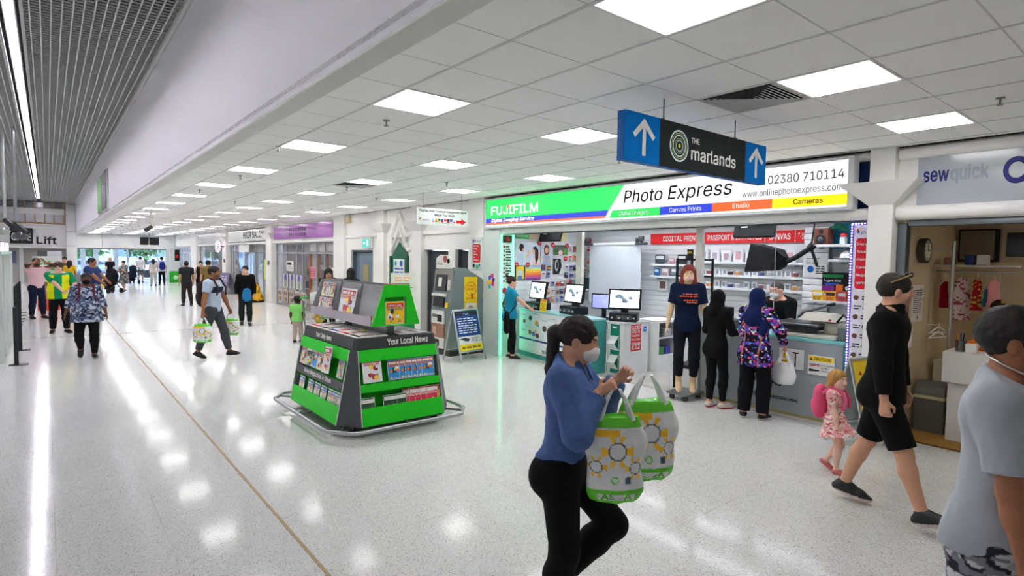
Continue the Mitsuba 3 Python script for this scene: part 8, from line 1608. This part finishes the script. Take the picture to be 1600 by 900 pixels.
# the supermarket side
p = Person('woman in blue-grey patterned tunic and black face mask', (.54, 13.02), (-.02, -1), h=1.57, fem=True, build=1.42, res=.011, skin='dark', feet=[(-.11, .02, 0), (.11, -.22, .10, .1, .8)], hands=[(-.34, .08, .80), (.36, .02, .84)])
p.body(); p.hair((.012, .010, .009), 'short', e=.010, line=.04); p.top(fabric(srgb((78, 88, 118)), (srgb((196, 202, 216)), 21, .57, 1), (srgb((34, 38, 60)), 26, .62, 2), (srgb((140, 150, 176)), 34, .64, 3)), sleeve=1.5, hem=-.17, e=.022, wr=.008, neck=.012, name='tunic', label='blue-grey patterned tunic', flare=.03); p.trousers(DARK, e=.010); p.shoes(DARK, srgb((150, 150, 150))); p.mask(DARK, 'black face mask')
backpack(p, 'backpack with dark red straps on the woman in the patterned tunic', srgb((90, 34, 40)), srgb((100, 36, 44)))
def vestf(v): return np.where(((np.abs(v[:, 0]) < .075) & (v[:, 1] > 0))[:, None], srgb((24, 140, 88)), srgb((226, 232, 30)))
p = Person('man in yellow safety vest over a green T-shirt', (.20, 17.5), (-.10, -1), h=1.70, build=1.22, res=.012, skin='fair', feet=[(-.14, .05, 0, -.6), (.14, -.03, 0, .1)], hands=[(-.20, .20, 1.04), (-.08, .30, 1.05)], elbow=[(-.8, -.5, -.4), (.8, -.3, -.5)])
p.body(); p.hair(srgb((58, 42, 30)), 'curly', e=.012, line=.045); p.top(srgb((24, 140, 88)), sleeve=.75, hem=-.06, e=.016, sleeve_e=.03, neck=.012, label='green T-shirt'); p.top(vestf, sleeve=0, hem=-.08, e=.030, neck=-.004, name='vest', label='yellow safety vest'); p.trousers(DARK, e=.016, e2=.022); p.shoes(DARK)
m = M(srgb((30, 30, 32)))
for g in (-1, 1): a = np.linspace(0, 2 * math.pi, 14)[:-1]; m.tube([p.H(g * .032 + .022 * math.cos(q), .100, .010 + .018 * math.sin(q)) for q in a], .003, n=4, closed=True)
m.moved(p.to); part(thing('spectacles', 'spectacles on the man in the yellow safety vest', 'glasses'), 'frame', m, 'gloss')
p = Person('man in pink T-shirt with both hands raised to his face', (-.26, 21.6), (.52, -.85), h=1.76, build=1.15, res=.015, skin='brown', hands=[(-.13, .17, 1.60, .4, -.2, .8), (.13, .17, 1.60, -.4, -.2, .8)], elbow=[(-1, .3, -.2), (1, .3, -.2)], feet=[(-.12, .06, 0), (.12, -.05, 0)]); p.body(beard=.9); p.hair((.012, .010, .009), 'short', e=.014); p.top(srgb((236, 196, 202)), sleeve=.65, hem=-.05, e=.022, sleeve_e=.03, neck=.012, label='pale pink T-shirt'); p.trousers(srgb((28, 34, 56)), e=.016, e2=.02); p.shoes(CHAR)
def walker(label, at, face, h, top, legs, hair=(.012, .010, .009), style='short', fem=False, skin='tan', res=.022, sleeve=.65, hem=-.06, build=1.0, feet=None, frac=1.93, hands=None, shoes=DARK, **k):
    p = Person(label, at, face, h=h, fem=fem, build=build, res=res, skin=skin, feet=feet or [(-.1, .14, 0), (.1, -.14, .03, .1, .2)], hands=hands); p.body(); p.hair(hair, style, e=.016, length=k.get('length', .16)); p.top(top, sleeve=sleeve, hem=hem, e=.022, neck=.012, name=k.get('topname', 'shirt'))
    if k.get('skirt'): p.skirt(legs, k['skirt'], .26, e=.014)
    else: p.trousers(legs, frac=frac, e=.014, e2=.02 if frac > 1 else .045, name='trousers' if frac > 1 else 'shorts')
    p.shoes(shoes, e=.012); return p
p = walker('woman in mustard top with long dark hair walking away', (.70, 29.6), (.35, 1), 1.60, srgb((222, 172, 30)), DARK, style='longback', fem=True, hem=-.12, length=.22); shoulder_bag(p, 'grey shoulder bag of the woman in mustard', srgb((130, 132, 140)), 1, (.30, -.02, .92), (.15, .06, .22))
walker('person in red near the end wall of the supermarket side', (.15, 34.0), (.2, -1), 1.66, srgb((150, 60, 70)), CHAR, skin='light', hair=srgb((120, 110, 100))); walker('man in grey-brown near the end wall of the supermarket side', (.60, 32.5), (-.3, -1), 1.72, srgb((92, 84, 78)), CHAR, skin='light')
walker('man in dark blue shirt behind the patterned tunic', (1.02, 21.2), (.85, -.5), 1.78, srgb((44, 60, 104)), DARK, skin='brown', build=1.3, res=.016, hands=[(-.1, .40, 1.02), (.2, .36, 1.02)])
p = Person('small child in yellow dress beyond the patterned tunic', (1.72, 30.5), (.3, -1), h=1.10, child=True, fem=True, res=.02, skin='brown'); p.body(); p.hair((.012, .010, .009), 'short', e=.018); p.top(srgb((236, 206, 90)), sleeve=.5, hem=.02, e=.016, name='dress_top'); p.skirt(srgb((236, 206, 90)), .38, .2, name='dress_skirt'); p.shoes(DARK)
walker('woman in black dress with pale blond hair near the doors', (2.75, 39.5), (.1, -1), 1.68, DARK, DARK, hair=srgb((205, 185, 150)), style='long', fem=True, skin='light', skirt=.55)
GP = fabric(srgb((120, 120, 118)), (srgb((70, 72, 74)), 14, .58, 1), (srgb((170, 170, 166)), 16, .66, 2)); walker('woman in grey patterned dress pushing a pram', (2.95, 34.3), (-.75, -.66), 1.54, GP, GP, fem=True, skin='tan', build=1.2, hands=[(-.2, .42, 1.0), (.2, .42, 1.0)], skirt=.42, topname='dress_top')
walker('man in white T-shirt and grey shorts walking to the doors', (4.72, 44.4), (0, 1), 1.70, srgb((222, 222, 224)), srgb((96, 98, 104)), skin='light', frac=.9, res=.026); walker('person in cream top and trousers walking to the doors', (4.85, 39.6), (0, 1), 1.60, srgb((206, 200, 192)), srgb((196, 190, 184)), style='longback', fem=True, res=.025)
p = walker('person in white top with a blue backpack walking to the doors', (5.36, 40.2), (0, 1), 1.72, srgb((226, 228, 232)), DARK, res=.025); backpack(p, 'blue backpack on the person in white near the doors', srgb((34, 50, 130)), srgb((34, 50, 130)), .16, .44, .16)
p = walker('man in dark T-shirt and dark trousers walking away', (4.0, 24.1), (-.05, 1), 1.66, srgb((44, 46, 48)), srgb((52, 46, 42)), res=.017, feet=[(-.1, .1, 0), (.1, -.24, .10, .1, .8)]); walker('woman in black vest top walking towards the viewer', (4.92, 26.5), (-.25, -1), 1.64, DARK, DARK, style='bun', fem=True, skin='light', sleeve=0, res=.018); walker('man in khaki T-shirt walking away beside the woman in the vest top', (4.55, 23.2), (.15, 1), 1.71, srgb((128, 110, 62)), srgb((70, 66, 56)), skin='tan', res=.017)
walker('person standing inside the barber shop', (8.3, 35.0), (-1, -.2), 1.70, srgb((110, 112, 116)), DARK, res=.03)
def pram(label, x, y, yaw, col):
    t = thing('pram', label, 'pram'); mt = move(x, y, 0, yaw); B = Blob(); B.bone((0, -.1, .55), (0, .25, .62), .20, .22, .05, (1, 0, 0), 1.0); B.bone((0, -.16, .8), (0, -.05, 1.0), .20, .20, .05); B.cut((0, .12, .8), (0, 1, .6)); part(t, 'seat', B.build(.025, col).moved(mt), 'cloth')
    m = M(srgb((60, 62, 64)))
    for g in (-1, 1): m.tube([(g * .22, -.55, 1.02), (g * .2, -.2, .55), (g * .24, .42, .12)], .016, n=6); m.tube([(g * .2, 0, .6), (g * .25, -.32, .14)], .016, n=6)
    m.tube([(-.22, -.55, 1.02), (.22, -.55, 1.02)], .018, n=6); part(t, 'frame', m.moved(mt), 'metal')
    for g in (-1, 1):
        for yy in (-.32, .42): m = M(BLACK); m.cyl((g * .25 - .02, yy, .12), (g * .25 + .02, yy, .12), .12, n=14); part(t, 'wheel', m.moved(mt), 'satin')
    B = Blob(); B.ell((0, .12, .28), (.2, .28, .12), .02); part(t, 'basket', B.build(.03, DARK).moved(mt), 'cloth')
pram('black pram pushed by the woman in the grey patterned dress', 2.36, 33.5, 2.3, srgb((22, 24, 26))); pram('dark pushchair near the street doors', 4.15, 43.2, .3, srgb((30, 34, 50)))
